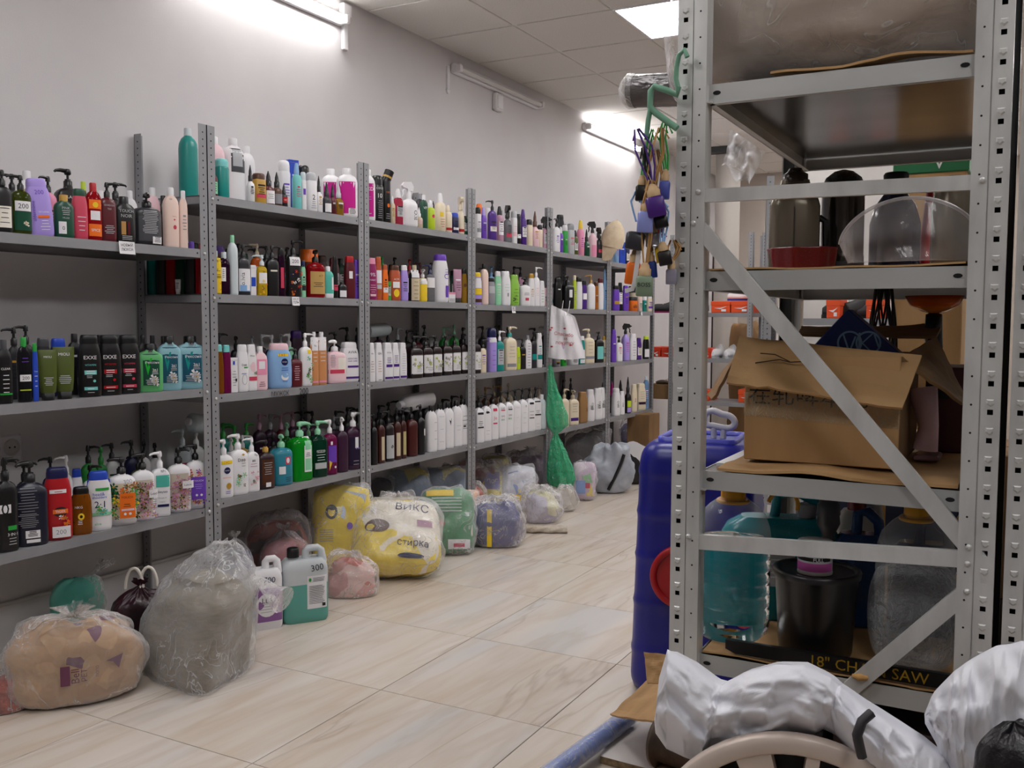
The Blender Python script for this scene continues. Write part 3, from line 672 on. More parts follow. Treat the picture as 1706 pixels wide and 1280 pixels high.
shelf_row(0, 1, [
 (6, 20, 566, 'screw', 'black', 'darkgrey', dict(desc='black bottle with white lines of text', deco=[TX('white', 'CLEAR', .62, 1.2), LN('white', .2, .5, 5), ('r', 'green', -.8, .16, .8, .19)])),
 (39, 34, 562, 'screw', 'c:charcoal', 'green', dict(desc='clear dark bottle with white 200 sticker', deco=[('r', 'lime', -.8, .2, .8, .22), LN('violet', .7, .76, 2, .5)], st=(0, .42, .8, .5, '200'))),
 (58, 14, 572, 'flip', 'blue', 'green', dict(desc='blue shampoo bottle with green cap', deco=[TX('white', 'Тим', .6, 1.2), LN('white', .3, .5, 3)])),
 (79, 27, 583, 'tube', 'olive', 'black', dict(desc='dark olive squeeze tube beside the blue cap', t=.7, deco=[TX('white', 'MIOLI', .86, .8), LN('silver', .3, .44, 5, .5)])),
 (106, 30, 578, 'tube', 'olive', 'black', dict(desc='wider dark olive squeeze tube', t=.7, deco=[TX('white', 'MIOLI', .86, 1.0), LN('silver', .3, .44, 5, .6)])),
 (148, 31, 558, 'flip', 'black', 'black', exxe('aqua', 'left')), (181, 33, 558, 'flip', 'black', 'black', exxe('red', 'middle')), (213, 32, 558, 'flip', 'black', 'black', exxe('rose', 'right')),
 (249, 37, 573, 'screw', '#5cae6c', 'black', dict(desc='small green shower gel with V label', k=.5, n=4, t=.7, deco=rex('bottlegreen', 'brightgreen'))),
 (281, 34, 560, 'screw', '#86b4c0', 'black', dict(desc='pale blue shower gel beside green one', k=.5, n=4, t=.7, deco=rex('#155065', 'teal'))),
 (317, 38, 560, 'screw', '#86b4c0', 'black', dict(desc='pale blue shower gel beside the post', k=.5, n=4, t=.7, deco=rex('#155065', 'teal'))),
 (23, 17, 546, 'pump', 'charcoal', 'black', dict(r=1)), (43, 19, 542, 'pump', 'black', 'black', dict(r=1, nz=PI)), (72, 22, 563, 'flip', 'charcoal', 'darkgrey', dict(r=1)),
 (97, 26, 564, 'flip', 'navy', 'blue', dict(r=1, desc='navy bottle with bright blue cap')), (124, 19, 556, 'screw', 'black', 'black', dict(r=1)), (146, 18, 560, 'screw', 'black', 'black', dict(r=1)), (167, 18, 558, 'screw', 'black', 'black', dict(r=1)), (196, 18, 558, 'screw', 'black', 'black', dict(r=1)),
 (238, 14, 559, 'screw', 'black', 'black', dict(r=1)), (254, 14, 559, 'screw', 'charcoal', 'black', dict(r=1)), (272, 14, 560, 'screw', 'charcoal', 'black', dict(r=1)), (283, 9, 564, 'screw', 'maroon', 'red', dict(r=1))])
# --- leftmost bay, bottom shelf
flor = lambda s: ('f', ['mauve', '#c890ae', '#b87098', '#d9b0c0', 'olive'], -.75, .14, .75, .76, s)
shelf_row(0, 2, [
 (8, 30, 762, 'pump', 'black', 'black', dict(desc='black and green body wash pump bottle', deco=[('p', 'bottlegreen', [(-.9, .3), (.8, .75), (.9, .6), (-.8, .12)]), TX('white', '3·IN·1', .24, .9, .3), ('r', 'green', -.1, .3, .7, .36), LN('silver', .1, .18, 3, .4, .3)], st=(-.3, .6, .5, .4, '0'))),
 (49, 45, 768, 'pump', '#15172a', 'black', dict(desc='dark navy pump bottle showing text and barcode', k=.6, n=3.4, t=.8, deco=[LN('grey', .5, .9, 10, .6, -.2), LN('grey', .3, .48, 7, .6, -.2), ('r', 'white', -.4, .13, .45, .25), ('l', 'black', -.3, .16, .35, .23, 4), ('r', 'white', -.35, .06, .45, .11)])),
 (95, 38, 779, 'flip', 'red', 'navy', dict(desc='red shower gel bottle with orange emblem', k=.6, n=3, t=.8, deco=[('r', 'white', -.6, .76, .55, .82), LN('red', .78, .8, 1, .4), ('o', 'charcoal', .1, .46, .5, .36), ('r', 'orange', -.42, .43, .62, .5), ('t', 'white', 'TIGER', .1, .465, .35), ('f', ['orange', 'tan', 'white'], .1, .24, .6, .38, 705), ('r', 'white', -.5, .05, .75, .23), TX('grey', '200', .14, .7, .1)])),
 (135, 31, 811, 'flip', 'c:amber', 'black', dict(desc='small amber shower gel with black cap', k=.6, t=.8, deco=[('p', 'black', [(-.9, .95), (.3, .95), (-.1, .5), (-.1, .3), (-.8, .3)]), TX('white', 'NKG', .68, .7, -.3), ('o', 'yellow', -.1, .45, .3, .34), ('o', 'black', -.1, .45, .14, .16), LN('white', .26, .34, 3, .3, -.2)])),
 (164, 37, 785, 'flip', 'white', 'blue', dict(desc='white shampoo with blue sweep and green leaves', k=.5, n=2.4, t=.8, deco=[('p', 'blue', [(-.95, .82), (.9, .93), (.86, 1.0), (-.86, 1.0)]), TX('blue', 'head&', .72, .9, -.05), TX('blue', 'shoulders', .66, 1.1), TX('navy', '2·1', .52, .8), ('r', 'green', -.3, .79, .75, .84), ('r', 'mint', -.92, .3, .92, .36), ('f', ['mint', 'green', 'turquoise'], -.3, .36, .5, .46, 606), TX('green', 'aloe', .15, .5, -.2)])),
 (202, 43, 762, 'pump', 'white', 'black', dict(desc='white pump bottle with orange fruit label', t=.8, n=3, deco=[R('cream', .13, .82, .96), ('f', ['orange', 'bottlegreen', 'amber', 'yellow', 'green'], -.9, .14, .9, .8, 938), ('r', 'orange', -.42, .2, .68, .68), TX('brown', 'TOUCH', .6, .8, .1), LN('brown', .42, .46, 2, .3, .1), ('r', 'blush', -.3, .34, .6, .38), ('d', 'white', -.05, .28, .1), ('d', 'white', .3, .28, .1), TX('grey', '300', .9, .6, .2, .1)])),
 (237, 37, 755, 'pump', 'white', 'black', dict(desc='white pump bottle with pink asters, left one', t=.8, n=3, deco=[R('#c9bfae', .12, .8, .96), flor(944), ('r', 'white', .2, .5, .95, .66), TX('charcoal', 'Lebо', .58, .55, .6), LN('grey', .3, .46, 5, .2, .65)])),
 (266, 30, 752, 'pump', 'white', 'white', dict(desc='white pump bottle with green square label', t=.8, n=4, deco=[('r', 'turquoise', -.5, .6, .9, .84), ('p', 'mint', [(-.5, .6), (.9, .68), (.9, .6)]), TX('navy', '№1', .92, .5, .3), TX('navy', 'Шаума', .5, 1.1, .1), TX('grey', 'Мицелл', .38, .9, .1), TX('grey', 'ПЛЮС', .3, .6, .1), ('r', 'navy', -.4, .2, .8, .25)])),
 (297, 36, 746, 'pump', 'white', 'black', dict(desc='white pump bottle with pink asters, right one', t=.8, n=3, deco=[R('#c9bfae', .12, .8, .96), flor(844), ('r', 'white', .0, .55, .95, .7), TX('charcoal', 'Lebоо', .62, .6, .45), LN('grey', .3, .5, 5, .2, .6)])),
 (325, 31, 740, 'pump', 'white', 'black', dict(desc='white pump bottle with purple fruit label', t=.8, n=3, deco=[R('ivory', .12, .82, .95), ('f', ['orange', 'violet', 'amber', 'rose', 'green'], -.85, .14, .85, .8, 934), ('r', 'violet', -.7, .24, .7, .7), TX('white', 'TOUCH', .62, .9), LN('lilac', .46, .54, 3, .4), ('d', 'white', -.2, .33, .12), ('d', 'white', .25, .33, .12)])),
 (40, 22, 769, 'pump', 'charcoal', 'black', dict(r=1)), (84, 22, 761, 'pump', 'navy', 'black', dict(r=1, nz=PI)), (110, 24, 759, 'pump', 'white', 'white', dict(r=1)), (128, 24, 781, 'flip', 'white', 'blue', dict(r=1, desc='white shampoo with blue cap behind amber one')), (150, 24, 775, 'pump', 'white', 'black', dict(r=1)),
 (186, 22, 738, 'pump', 'white', 'black', dict(r=2)), (219, 20, 733, 'pump', 'navy', 'black', dict(r=2)), (240, 20, 735, 'pump', 'white', 'black', dict(r=2)), (258, 20, 738, 'pump', 'white', 'black', dict(r=2)), (147, 26, 742, 'pump', 'green', 'black', dict(r=2)), (168, 22, 745, 'pump', 'green', 'green', dict(r=2)),
 (230, 20, 758, 'pump', 'olive', 'black', dict(r=1)), (280, 16, 724, 'pump', 'clear', 'clear', dict(r=2)), (296, 16, 724, 'pump', 'clear', 'white', dict(r=2)), (316, 16, 732, 'pump', 'white', 'white', dict(r=2)), (330, 14, 730, 'pump', 'clear', 'clear', dict(r=2)), (6, 18, 765, 'pump', 'black', 'black', dict(r=1))])
# --- second bay, top shelf
shelf_row(1, 0, [
 (313, 23, 214, 'screw', 'teal', 'clear', dict(desc='tall teal bottle with clear cap', r=2, k=1, auto=False)),
 (355, 28, 228, 'screw', 'blush', 'white', dict(r=2, k=.8, desc='tall pale pink bottle', deco=[R('peach', .3, .7)])), (388, 28, 231, 'screw', 'white', 'white', dict(r=2, k=.9, desc='large white bottle with grey square label', deco=[('r', 'darkgrey', -.6, .55, .9, .92), ('r', 'silver', -.45, .64, .55, .9)])), (411, 20, 244, 'screw', 'white', 'white', dict(r=2, k=1, desc='tall slim white bottle', auto=False)),
 (352, 15, 260, 'drop', 'maroon', 'black', dict(desc='dark red dropper bottle with pale label', deco=[R('mint', .08, .6, .7), LN('charcoal', .2, .5, 4)])), (369, 18, 265, 'aero', 'teal', 'aqua', dict(desc='small teal aerosol can', auto=False)),
 (417, 10, 275, 'drop', 'white', 'black', {}), (431, 17, 289, 'aero', 'gold', 'brown', dict(desc='gold can with dark brown cap')), (447, 15, 285, 'drop', 'maroon', 'black', dict(deco=[R('white', .05, .7), LN('grey', .3, .5, 3)])), (461, 14, 287, 'drop', 'brown', 'black', dict(deco=[R('grey', .1, .6)])),
 (473, 10, 306, 'drop', 'charcoal', 'black', dict(deco=[R('red', .3, .7), TX('white', 'HC', .5, .8)])), (494, 17, 272, 'mist', 'aqua', 'skyblue', {}), (505, 11, 287, 'aero', 'white', 'clear', dict(deco=[('r', 'violet', -.5, .5, .5, .7)], desc='small white can with violet square')),
 (518, 16, 288, 'aero', 'white', 'silver', dict(desc='white can with large number 2', deco=[TX('charcoal', '2', .45, .55), LN('grey', .1, .3, 4)])), (531, 10, 293, 'drop', 'white', 'black', {}), (544, 12, 304, 'drop', 'charcoal', 'black', dict(deco=[R('white', .08, .55)])), (554, 9, 306, 'drop', 'maroon', 'black', {}), (564, 12, 307, 'drop', 'c:gold', 'silver', {}),
 (578, 27, 281, 'screw', 'white', 'white', dict(desc='white and hot pink bottle with barcode', k=.8, t=.95, deco=[R('hotpink', .08, .8, .985), ('r', 'white', .1, .04, .85, .2), ('l', 'black', .15, .07, .8, .18, 5)])),
 (473, 16, 268, 'aero', 'white', 'white', dict(r=1)), (487, 14, 267, 'box', 'blue', 'blue', dict(r=1, k=.6, desc='tall bright blue carton')), (505, 16, 276, 'aero', 'charcoal', 'black', dict(r=1)), (552, 25, 282, 'screw', 'white', 'white', dict(r=1, k=.9, t=.95, desc='white bottle with wide hot pink label', deco=[R('hotpink', .08, .8, .985)]))])
# --- third bay, top shelf
shelf_row(2, 0, [
 (613, 22, 283, 'screw', 'white', 'white', dict(desc='white and hot pink lettered bottle', k=.8, t=.95, n=3, deco=[R('hotpink', .08, .8, .985), TX('white', 'OXD', .68, 1.5), LN('lilac', .45, .5, 2), TX('white', 'развит', .14, .9)])),
 (628, 18, 293, 'aero', 'black', 'black', dict(desc='black can with white figure 10', deco=[TX('white', 'СОСО', .9, 1.3), TX('white', '10', .7, .8), LN('silver', .1, .55, 9, .5)])), (642, 16, 271, 'tilt', 'black', 'black', dict(desc='tall black can with tilted gold-banded cap', deco=[TX('orange', 'OO', .7, .9), ('o', 'orange', .1, .4, .3, .4), LN('silver', .1, .2, 3)])),
 (653, 10, 327, 'mist', 'beige', 'white', {}), (663, 12, 315, 'mist', 'c:rose', 'white', {}), (681, 21, 303, 'trig', 'white', 'white', dict(desc='white trigger spray bottle', nz=PI, k=.9, deco=[('v', 'charcoal', 'BIO', .4, .4, .55)])), (698, 11, 346, 'drop', 'beige', 'white', {}), (706, 12, 325, 'screw', 'bottlegreen', 'white', dict(deco=[TX('white', 'VP', .7, 1.0)])),
 (717, 11, 334, 'mist', 'lime', 'white', dict(deco=[('d', 'rose', .2, .6, .4)])), (733, 13, 322, 'mist', 'cream', 'white', dict(deco=[('r', 'yellow', -.6, .5, .1, .65), LN('rose', .15, .4, 4)])), (746, 10, 342, 'mist', 'cream', 'cream', dict(deco=[R('red', .1, .22, .9)], desc='cream mist bottle with red foot band')), (757, 10, 355, 'aero', 'navy', 'blue', {}), (767, 11, 328, 'trig', 'cream', 'cream', dict(deco=[R('red', .1, .22, .9)], desc='cream trigger spray with red foot band')), (775, 7, 360, 'screw', 'bottlegreen', 'black', {}),
 (700, 13, 323, 'screw', 'charcoal', 'grey', dict(r=1)), (722, 9, 335, 'drop', 'black', 'black', dict(r=1)), (748, 9, 344, 'flip', 'teal', 'green', dict(r=1))])
# --- fourth bay, top shelf
shelf_row(3, 0, [
 (796, 8, 346, 'aero', 'white', 'black', {}), (805, 8, 346, 'mist', 'violet', 'lilac', {}), (820, 11, 334, 'pump', 'purple', 'black', {}), (832, 10, 344, 'mist', 'mauve', 'black', {}), (845, 11, 342, 'trig', 'c:grey', 'black', {}), (856, 8, 352, 'aero', 'white', 'silver', {}), (863, 7, 357, 'aero', 'black', 'black', {}), (871, 9, 349, 'mist', 'purple', 'purple', {}), (881, 9, 366, 'aero', 'cream', 'black', {}), (891, 10, 352, 'drop', 'blush', 'brown', {}), (899, 7, 375, 'aero', 'cream', 'black', {}), (907, 7, 361, 'trig', 'mauve', 'black', {}),
 (798, 8, 340, 'aero', 'orange', 'orange', dict(r=1)), (813, 8, 347, 'aero', 'white', 'white', dict(r=1))])
shelf_row(4, 0, [
 (927, 9, 364, 'pump', 'white', 'black', {}), (934, 6, 378, 'mist', 'violet', 'white', {}), (941, 7, 375, 'aero', 'green', 'white', {}), (950, 10, 373, 'aero', 'silver', 'grey', {}), (958, 7, 384, 'mist', 'olive', 'black', {}), (967, 9, 367, 'mist', 'pink', 'yellow', dict(desc='pink mist bottle with yellow and green top', collar=None)), (977, 8, 382, 'drop', 'bottlegreen', 'black', {}), (987, 10, 369, 'trig', 'blush', 'black', dict(deco=[R('pink', .05, .5)])), (998, 8, 379, 'trig', 'charcoal', 'black', {}), (1005, 7, 396, 'mist', 'purple', 'purple', {}),
 (933, 11, 358, 'flip', 'black', 'black', dict(r=1))])
shelf_row(5, 0, [(1026, 7, 401, 'aero', 'skyblue', 'blue', {}), (1035, 8, 404, 'box', 'blue', 'blue', dict(k=.6)), (1044, 7, 406, 'aero', 'navy', 'navy', {})])
# --- second bay, second shelf (end bottles seen from the left side)
for i, (X, c, cp, H) in enumerate(((-3.16, 'c:teal', 'teal', .20), (-3.105, 'black', 'black', .21), (-3.05, 'c:red', 'red', .21), (-2.995, 'c:bottlegreen', 'green', .2), (-2.94, 'black', 'violet', .21), (-2.885, 'c:red', 'red', .2))):
    bottle((X, BY[1]+.045, SH[1][1]), .25, .025, H, 'screw', c, cp, k=.9, where=f'{ORD[i]} from wall at left end, second shelf, second bay', group='bottles at the end of the second shelf', auto=False)
bottle((-2.99, BY[1]+.018, SH[1][1]), .3, .012, .06, 'tube', 'white', 'white', desc='tiny white tube before the dark end bottles, second shelf')
shelf_row(1, 1, [
 (359, 13, 418, 'screw', 'c:yellow', 'clear', dict(n=6, deco=[R('yellow', .03, .42, .9), R('yellow', .48, .95, .9), ('f', ['amber', 'olive', 'orange'], -.6, .1, .6, .9, 207), LN('olive', .5, .6, 2)], desc='square golden bottle with leaf print')), (373, 16, 420, 'screw', 'c:plum', 'clear', dict(deco=[('r', 'white', -.8, .35, .0, .72), ('l', 'black', -.6, .45, -.2, .65, 5)], desc='plum clear bottle with barcode sticker')), (387, 13, 392, 'screw', 'clear', 'mint', dict(desc='tall clear bottle with mint green cap', k=1, auto=False)), (405, 21, 407, 'pump', 'charcoal', 'black', dict(deco=[R('white', .1, .68, .9), ('v', 'charcoal', 'olivia', -.4, .42, .9), ('r', 'skyblue', -.8, .1, .8, .26), ('r', 'white', .2, .12, .7, .3)], desc='dark pump bottle with white vertical lettering label')), (421, 9, 442, 'box', 'white', 'white', dict(deco=[('r', 'blue', -.8, .3, .8, .6)], desc='slim white carton with blue panel')), (436, 13, 425, 'pump', 'c:yellow', 'clear', dict(deco=[R('white', .4, .75), ('f', ['orange', 'yellow', 'green', 'plum'], -.7, .05, .7, .85, 309)], desc='yellow pump bottle with fruit pictures')),
 (453, 18, 409, 'pump', 'black', 'black', {}), (468, 11, 414, 'flip', 'c:plum', 'black', dict(deco=[('r', 'rose', -.4, .2, .4, .7)])), (488, 24, 400, 'pump', 'black', 'black', dict(desc='black pump bottle with berries and 200 sticker', n=3, deco=[('f', ['red', 'maroon', 'orange', 'navy', 'white'], -.8, .06, .8, .6, 314)], st=(0, .82, .75, .55, '200'))), (505, 8, 434, 'screw', 'mint', 'navy', {}), (525, 24, 417, 'pump', 'c:red', 'black', dict(desc='clear red pump bottle with gold label', deco=[R('#b9965a', .1, .72, .8), TX('charcoal', 'ACT', .6, .5, .3), LN('charcoal', .3, .4, 3)])), (546, 16, 444, 'screw', 'turquoise', 'white', dict(desc='teal green bottle with white cap', deco=[R('white', .0, .16, .98), ('r', 'white', .4, .3, .8, .75)])), (558, 8, 427, 'flip', 'black', 'black', {}), (570, 11, 470, 'screw', 'black', 'black', dict(deco=[R('white', .1, .55, .8)])), (582, 14, 427, 'flip', 'maroon', 'red', dict(n=4, deco=[('r', 'white', -.4, .55, .3, .75)])), (594, 9, 433, 'flip', 'violet', 'violet', {}),
 (428, 16, 406, 'pump', 'c:orange', 'cream', dict(r=1)), (444, 12, 410, 'pump', 'charcoal', 'charcoal', dict(r=1)), (515, 22, 416, 'jar', 'brown', 'orange', dict(r=1)), (478, 14, 412, 'pump', 'black', 'black', dict(r=1)), (365, 16, 410, 'flip', 'plum', 'purple', dict(r=1)), (398, 14, 406, 'pump', 'black', 'black', dict(r=1)), (556, 14, 430, 'flip', 'maroon', 'maroon', dict(r=1)), (573, 14, 428, 'flip', 'bottlegreen', 'bottlegreen', dict(r=1))])
shelf_row(2, 1, [
 (618, 15, 430, 'flip', 'magenta', 'pink', dict(desc='magenta bottle with pink cap', deco=[TX('white', '9%', .7, .9), TX('white', 'МАКС', .55, 1.1), LN('blush', .15, .4, 5), R('blush', .1, .16, .5)])), (630, 9, 428, 'flip', 'rust', 'rust', dict(deco=[R('white', .45, .8), R('silver', .3, .42), ('d', 'amber', 0, .2, .5)])), (641, 9, 441, 'flip', 'orange', 'rust', {}), (648, 5, 469, 'box', 'green', 'green', {}), (657, 15, 442, 'flip', 'rust', 'brown', dict(deco=[TX('white', 'ACM', .7, .9), R('white', .42, .62, .6), ('o', 'yellow', 0, .25, .5, .6)], desc='rust orange bottle with yellow fruit')), (673, 10, 442, 'flip', 'lilac', 'white', {}), (690, 13, 442, 'screw', 'black', 'beige', dict(deco=[R('beige', .03, .72, .85), R('white', .74, .98, .8), LN('olive', .1, .6, 5)], desc='dark bottle with beige label and white tag')), (704, 11, 449, 'pump', 'yellow', 'white', dict(deco=[R('white', .72, .95, .9)], desc='bright yellow pump bottle')), (716, 12, 441, 'pump', 'c:grey', 'navy', dict(deco=[R('white', .5, .85, .85)])),
 (733, 20, 424, 'flip', 'white', 'violet', dict(desc='tall white bottle with violet cap', k=.7, deco=[('o', 'violet', .55, .62, .4, .3), ('o', 'white', .55, .62, .32, .22), LN('violet', .66, .78, 3, .3, .55), ('r', 'violet', .3, .12, .95, .4)])), (751, 9, 487, 'box', 'white', 'pink', dict(deco=[R('pink', .8, 1, .98), R('silver', .1, .4)])), (762, 11, 449, 'tube', 'mauve', 'black', {}), (773, 8, 448, 'flip', 'c:gold', 'black', dict(deco=[('d', 'brown', 0, .6, .5)])),
 (682, 9, 432, 'pump', 'maroon', 'red', dict(r=1)), (749, 9, 433, 'pump', 'bottlegreen', 'black', dict(r=1, deco=[('f', ['white', 'green'], -.8, .1, .8, .8, 612)])), (657, 12, 429, 'pump', 'brown', 'black', dict(r=1)), (637, 12, 427, 'pump', 'bottlegreen', 'green', dict(r=1)), (700, 12, 438, 'pump', 'maroon', 'maroon', dict(r=1)), (718, 12, 438, 'pump', 'charcoal', 'black', dict(r=1)), (766, 10, 445, 'pump', 'black', 'black', dict(r=1))])
shelf_row(3, 1, [
 (795, 11, 454, 'flip', 'lilac', 'yellow', dict(deco=[R('white', .6, .95), R('yellow', .35, .58), R('brown', .08, .2)])), (806, 11, 440, 'screw', 'peach', 'black', dict(k=1, auto=False, desc='tall peach cylinder bottle')), (818, 10, 463, 'flip', 'grey', 'black', dict(deco=[R('silver', .5, .8)])), (829, 9, 452, 'flip', 'mint', 'white', {}), (841, 14, 452, 'flip', 'white', 'white', dict(k=.7, desc='large white bottle with green tint label', deco=[LN('mint', .5, .7, 3), ('r', 'grey', .0, .3, .3, .42)])), (856, 13, 458, 'flip', '#8cc04a', '#8cc04a', dict(desc='apple green bottle', deco=[('f', ['bottlegreen'], -.4, .2, .4, .4, 703), LN('olive', .1, .6, 5)])), (874, 14, 463, 'pump', 'white', 'black', dict(desc='white pump bottle with red mark', deco=[('r', 'rose', -.3, .25, .4, .38), LN('grey', .5, .6, 3)])), (885, 8, 456, 'flip', 'white', 'gold', {}), (893, 9, 445, 'pump', 'white', 'white', {}), (902, 8, 468, 'flip', 'white', 'white', dict(deco=[LN('green', .2, .7, 5)])), (909, 6, 480, 'jar', 'blush', 'blush', {}),
 (818, 11, 444, 'pump', 'skyblue', 'skyblue', dict(r=1)), (806, 10, 446, 'pump', 'black', 'black', dict(r=1)), (856, 9, 444, 'pump', 'charcoal', 'black', dict(r=1)), (867, 9, 445, 'pump', 'mauve', 'black', dict(r=1)), (838, 9, 449, 'pump', 'bottlegreen', 'black', dict(r=1)), (900, 9, 460, 'pump', 'black', 'black', dict(r=1))])
shelf_row(4, 1, [
 (929, 10, 463, 'flip', 'black', 'black', {}), (945, 15, 459, 'pump', 'black', 'black', dict(k=.8, n=4, deco=[('r', 'white', -.2, .45, .4, .75)])), (957, 5, 459, 'flip', 'lime', 'cream', {}), (964, 9, 462, 'flip', 'white', 'black', dict(auto=False)), (973, 7, 468, 'flip', 'purple', 'black', dict(deco=[R('white', .4, .65)])), (984, 11, 458, 'pump', 'white', 'tan', dict(auto=False)), (993, 6, 470, 'flip', 'amber', 'brown', {}), (1000, 8, 464, 'flip', 'white', 'maroon', dict(auto=False)), (1008, 6, 449, 'mist', 'skyblue', 'skyblue', {}),
 (935, 9, 461, 'pump', 'black', 'black', dict(r=1)), (958, 9, 462, 'pump', 'black', 'black', dict(r=1))])
shelf_row(5, 1, [(1026, 9, 476, 'flip', 'violet', 'black', dict(deco=[R('gold', .3, .45)])), (1033, 6, 471, 'flip', 'black', 'black', {}), (1042, 8, 476, 'flip', 'violet', 'violet', {}), (1053, 13, 495, 'jar', 'orange', 'charcoal', dict(desc='orange jar with dark lid')), (1065, 7, 495, 'jar', 'peach', 'peach', dict()), (1073, 6, 494, 'jar', 'teal', 'white', {}), (1082, 8, 493, 'flip', 'cream', 'white', {}), (1055, 12, 477, 'jar', 'cream', 'black', dict(r=1, desc='cream jar with black lid'))])
# --- third shelf
shelf_row(1, 2, [
 (362, 16, 574, 'flip', 'c:amber', 'aqua', dict(n=4, auto=False, desc='amber gel bottle with pale cap')), (377, 13, 575, 'flip', 'c:magenta', 'aqua', dict(n=4, auto=False)), (389, 11, 596, 'box', 'white', 'white', dict(k=.5, desc='small white carton with print', deco=[LN('grey', .2, .6, 6), ('r', 'blue', -.4, .8, .1, .9), ('r', 'charcoal', .2, .32, .7, .4)])), (403, 18, 574, 'flip', 'white', 'white', dict(desc='white bottle with script lettering and swirl', n=2.2, deco=[TX('charcoal', 'Dав', .66, .8, .1), ('r', 'green', .0, .58, .7, .61), ('o', 'silver', .1, .3, .45, .8), ('o', 'white', .1, .3, .35, .7), LN('blue', .44, .46, 1, .4)])), (418, 15, 574, 'flip', 'white', 'white', dict(n=4, deco=[TX('charcoal', 'Wow', .88, .9), ('o', 'blush', .1, .6, .5, .9), ('r', 'rose', -.7, .26, .9, .36), ('f', ['olive', 'brown'], -.6, .4, .8, .5, 103)], desc='white bottle with pink oval')), (433, 17, 577, 'screw', 'blush', 'white', dict(n=6, deco=[('r', 'pink', -.8, .4, .8, .8), ('r', 'white', -.5, .55, .5, .75), LN('maroon', .1, .2, 3)], desc='pink and white square bottle')), (464, 34, 572, 'flip', 'skyblue', 'blush', dict(desc='sky blue body wash with dark blue disc', k=.55, n=2.6, t=.6, deco=[('r', 'yellow', -.2, .83, .6, .89), TX('red', '1+1', .86, .4, .1), ('d', 'navy', .3, .68, .27), ('t', 'white', 'NIVEA', .3, .68, .19), LN('blue', .46, .52, 2, .4, .3), ('o', 'white', .3, .3, .3, .3), ('o', 'skyblue', .35, .36, .28, .26), TX('blue', 'уход', .18, .4, .3)])),
 (491, 18, 581, 'pump', 'maroon', 'black', dict(n=4, desc='short dark red pump bottle', deco=[LN('blush', .25, .7, 7, .5)])), (508, 21, 555, 'pump', 'white', 'white', dict(n=3, desc='white pump bottle with green sprig', deco=[('r', 'yellow', .1, .8, .7, .9), ('f', ['bottlegreen', 'green', 'turquoise'], .0, .1, .7, .7, 411)])), (523, 13, 553, 'screw', '#c98a58', 'white', dict(n=3, deco=[R('white', .72, 1.0, .98), TX('maroon', 'Yk', .82, .7), LN('white', .5, .66, 3), R('pink', .05, .09)], desc='tan and white bottle, left of the pair')), (535, 13, 553, 'screw', '#c98a58', 'white', dict(n=3, deco=[R('white', .72, 1.0, .98), LN('white', .5, .66, 3), R('pink', .05, .09)], desc='tan and white bottle, right of the pair')), (557, 28, 567, 'pump', 'blush', 'white', dict(n=6, k=.6, desc='pale pink square pump bottle with red band', deco=[('r', 'ivory', .05, .3, .9, .9), R('rose', .3, .42, .95), LN('grey', .5, .85, 8, .3, -.5)])), (581, 25, 570, 'flip', 'white', 'white', dict(n=6, k=.6, desc='white bottle with purple bands', deco=[TX('charcoal', 'AVVA', .87, 1.0, .1), TX('purple', 'КЕРАТИН', .68, 1.1, .1), TX('purple', 'HAIR CARE', .61, 1.1, .1), ('r', 'purple', -.5, .42, .8, .48), ('r', 'purple', -.7, .1, .95, .16)])),
 (453, 16, 558, 'pump', 'navy', 'white', dict(r=1)), (481, 18, 556, 'pump', 'mint', 'white', dict(r=1, deco=[R('yellow', .5, .6)])), (365, 15, 555, 'pump', 'black', 'black', dict(r=2)), (393, 14, 560, 'pump', 'black', 'black', dict(r=2)), (420, 14, 559, 'pump', 'clear', 'silver', dict(r=2)), (436, 14, 557, 'pump', 'plum', 'silver', dict(r=2)), (493, 18, 551, 'flip', 'plum', 'purple', dict(r=2)), (468, 12, 557, 'pump', 'navy', 'silver', dict(r=2)), (545, 18, 550, 'pump', 'black', 'black', dict(r=2)), (563, 16, 556, 'pump', 'black', 'black', dict(r=2)), (582, 13, 551, 'pump', 'charcoal', 'black', dict(r=2)), (522, 14, 552, 'pump', 'charcoal', 'black', dict(r=2))])
wb = lambda *a: dict(n=6, k=.8, t=.3, deco=list(a))
dk = lambda s: dict(n=6, k=.85, t=.3, deco=[('r', 'silver', -.95, .12, .95, .72), ('r', 'white', -.9, .14, .9, .7), ('f', ['lime', 'grey', '#9aa860'], -.7, .3, .7, .6, s), LN('grey', .2, .3, 3, .6)], desc='dark pump bottle with white leafy label')
shelf_row(2, 2, [
 (617, 10, 571, 'flip', 'white', 'white', wb(TX('charcoal', 'GN', .84, .6), LN('tan', .3, .6, 5))), (629, 11, 571, 'flip', 'white', 'white', wb(TX('charcoal', 'GN', .84, .9), LN('tan', .3, .6, 5), LN('charcoal', .05, .08, 1))), (644, 13, 571, 'flip', 'white', 'white', wb(TX('grey', 'Willa', .86, 1.0), LN('purple', .55, .7, 4), ('r', 'purple', -.7, .42, .7, .5), ('r', 'purple', -.9, .06, .9, .12))), (657, 10, 571, 'flip', 'white', 'white', wb(LN('purple', .55, .75, 5), ('r', 'purple', -.8, .42, .8, .5), ('r', 'purple', -.9, .06, .9, .12))), (669, 11, 571, 'flip', 'white', 'white', wb(LN('silver', .2, .8, 9), ('r', 'purple', -.9, .06, .9, .12))),
 (689, 19, 560, 'pump', '#1d0d10', 'black', dk(308)), (709, 15, 560, 'pump', '#1d0d10', 'black', dk(408)), (725, 14, 559, 'pump', '#1d0d10', 'black', dk(508)), (742, 14, 558, 'pump', '#1d0d10', 'black', dk(608)), (757, 13, 557, 'pump', '#1d0d10', 'black', dk(708)), (772, 12, 556, 'pump', '#1d0d10', 'black', dk(808))])
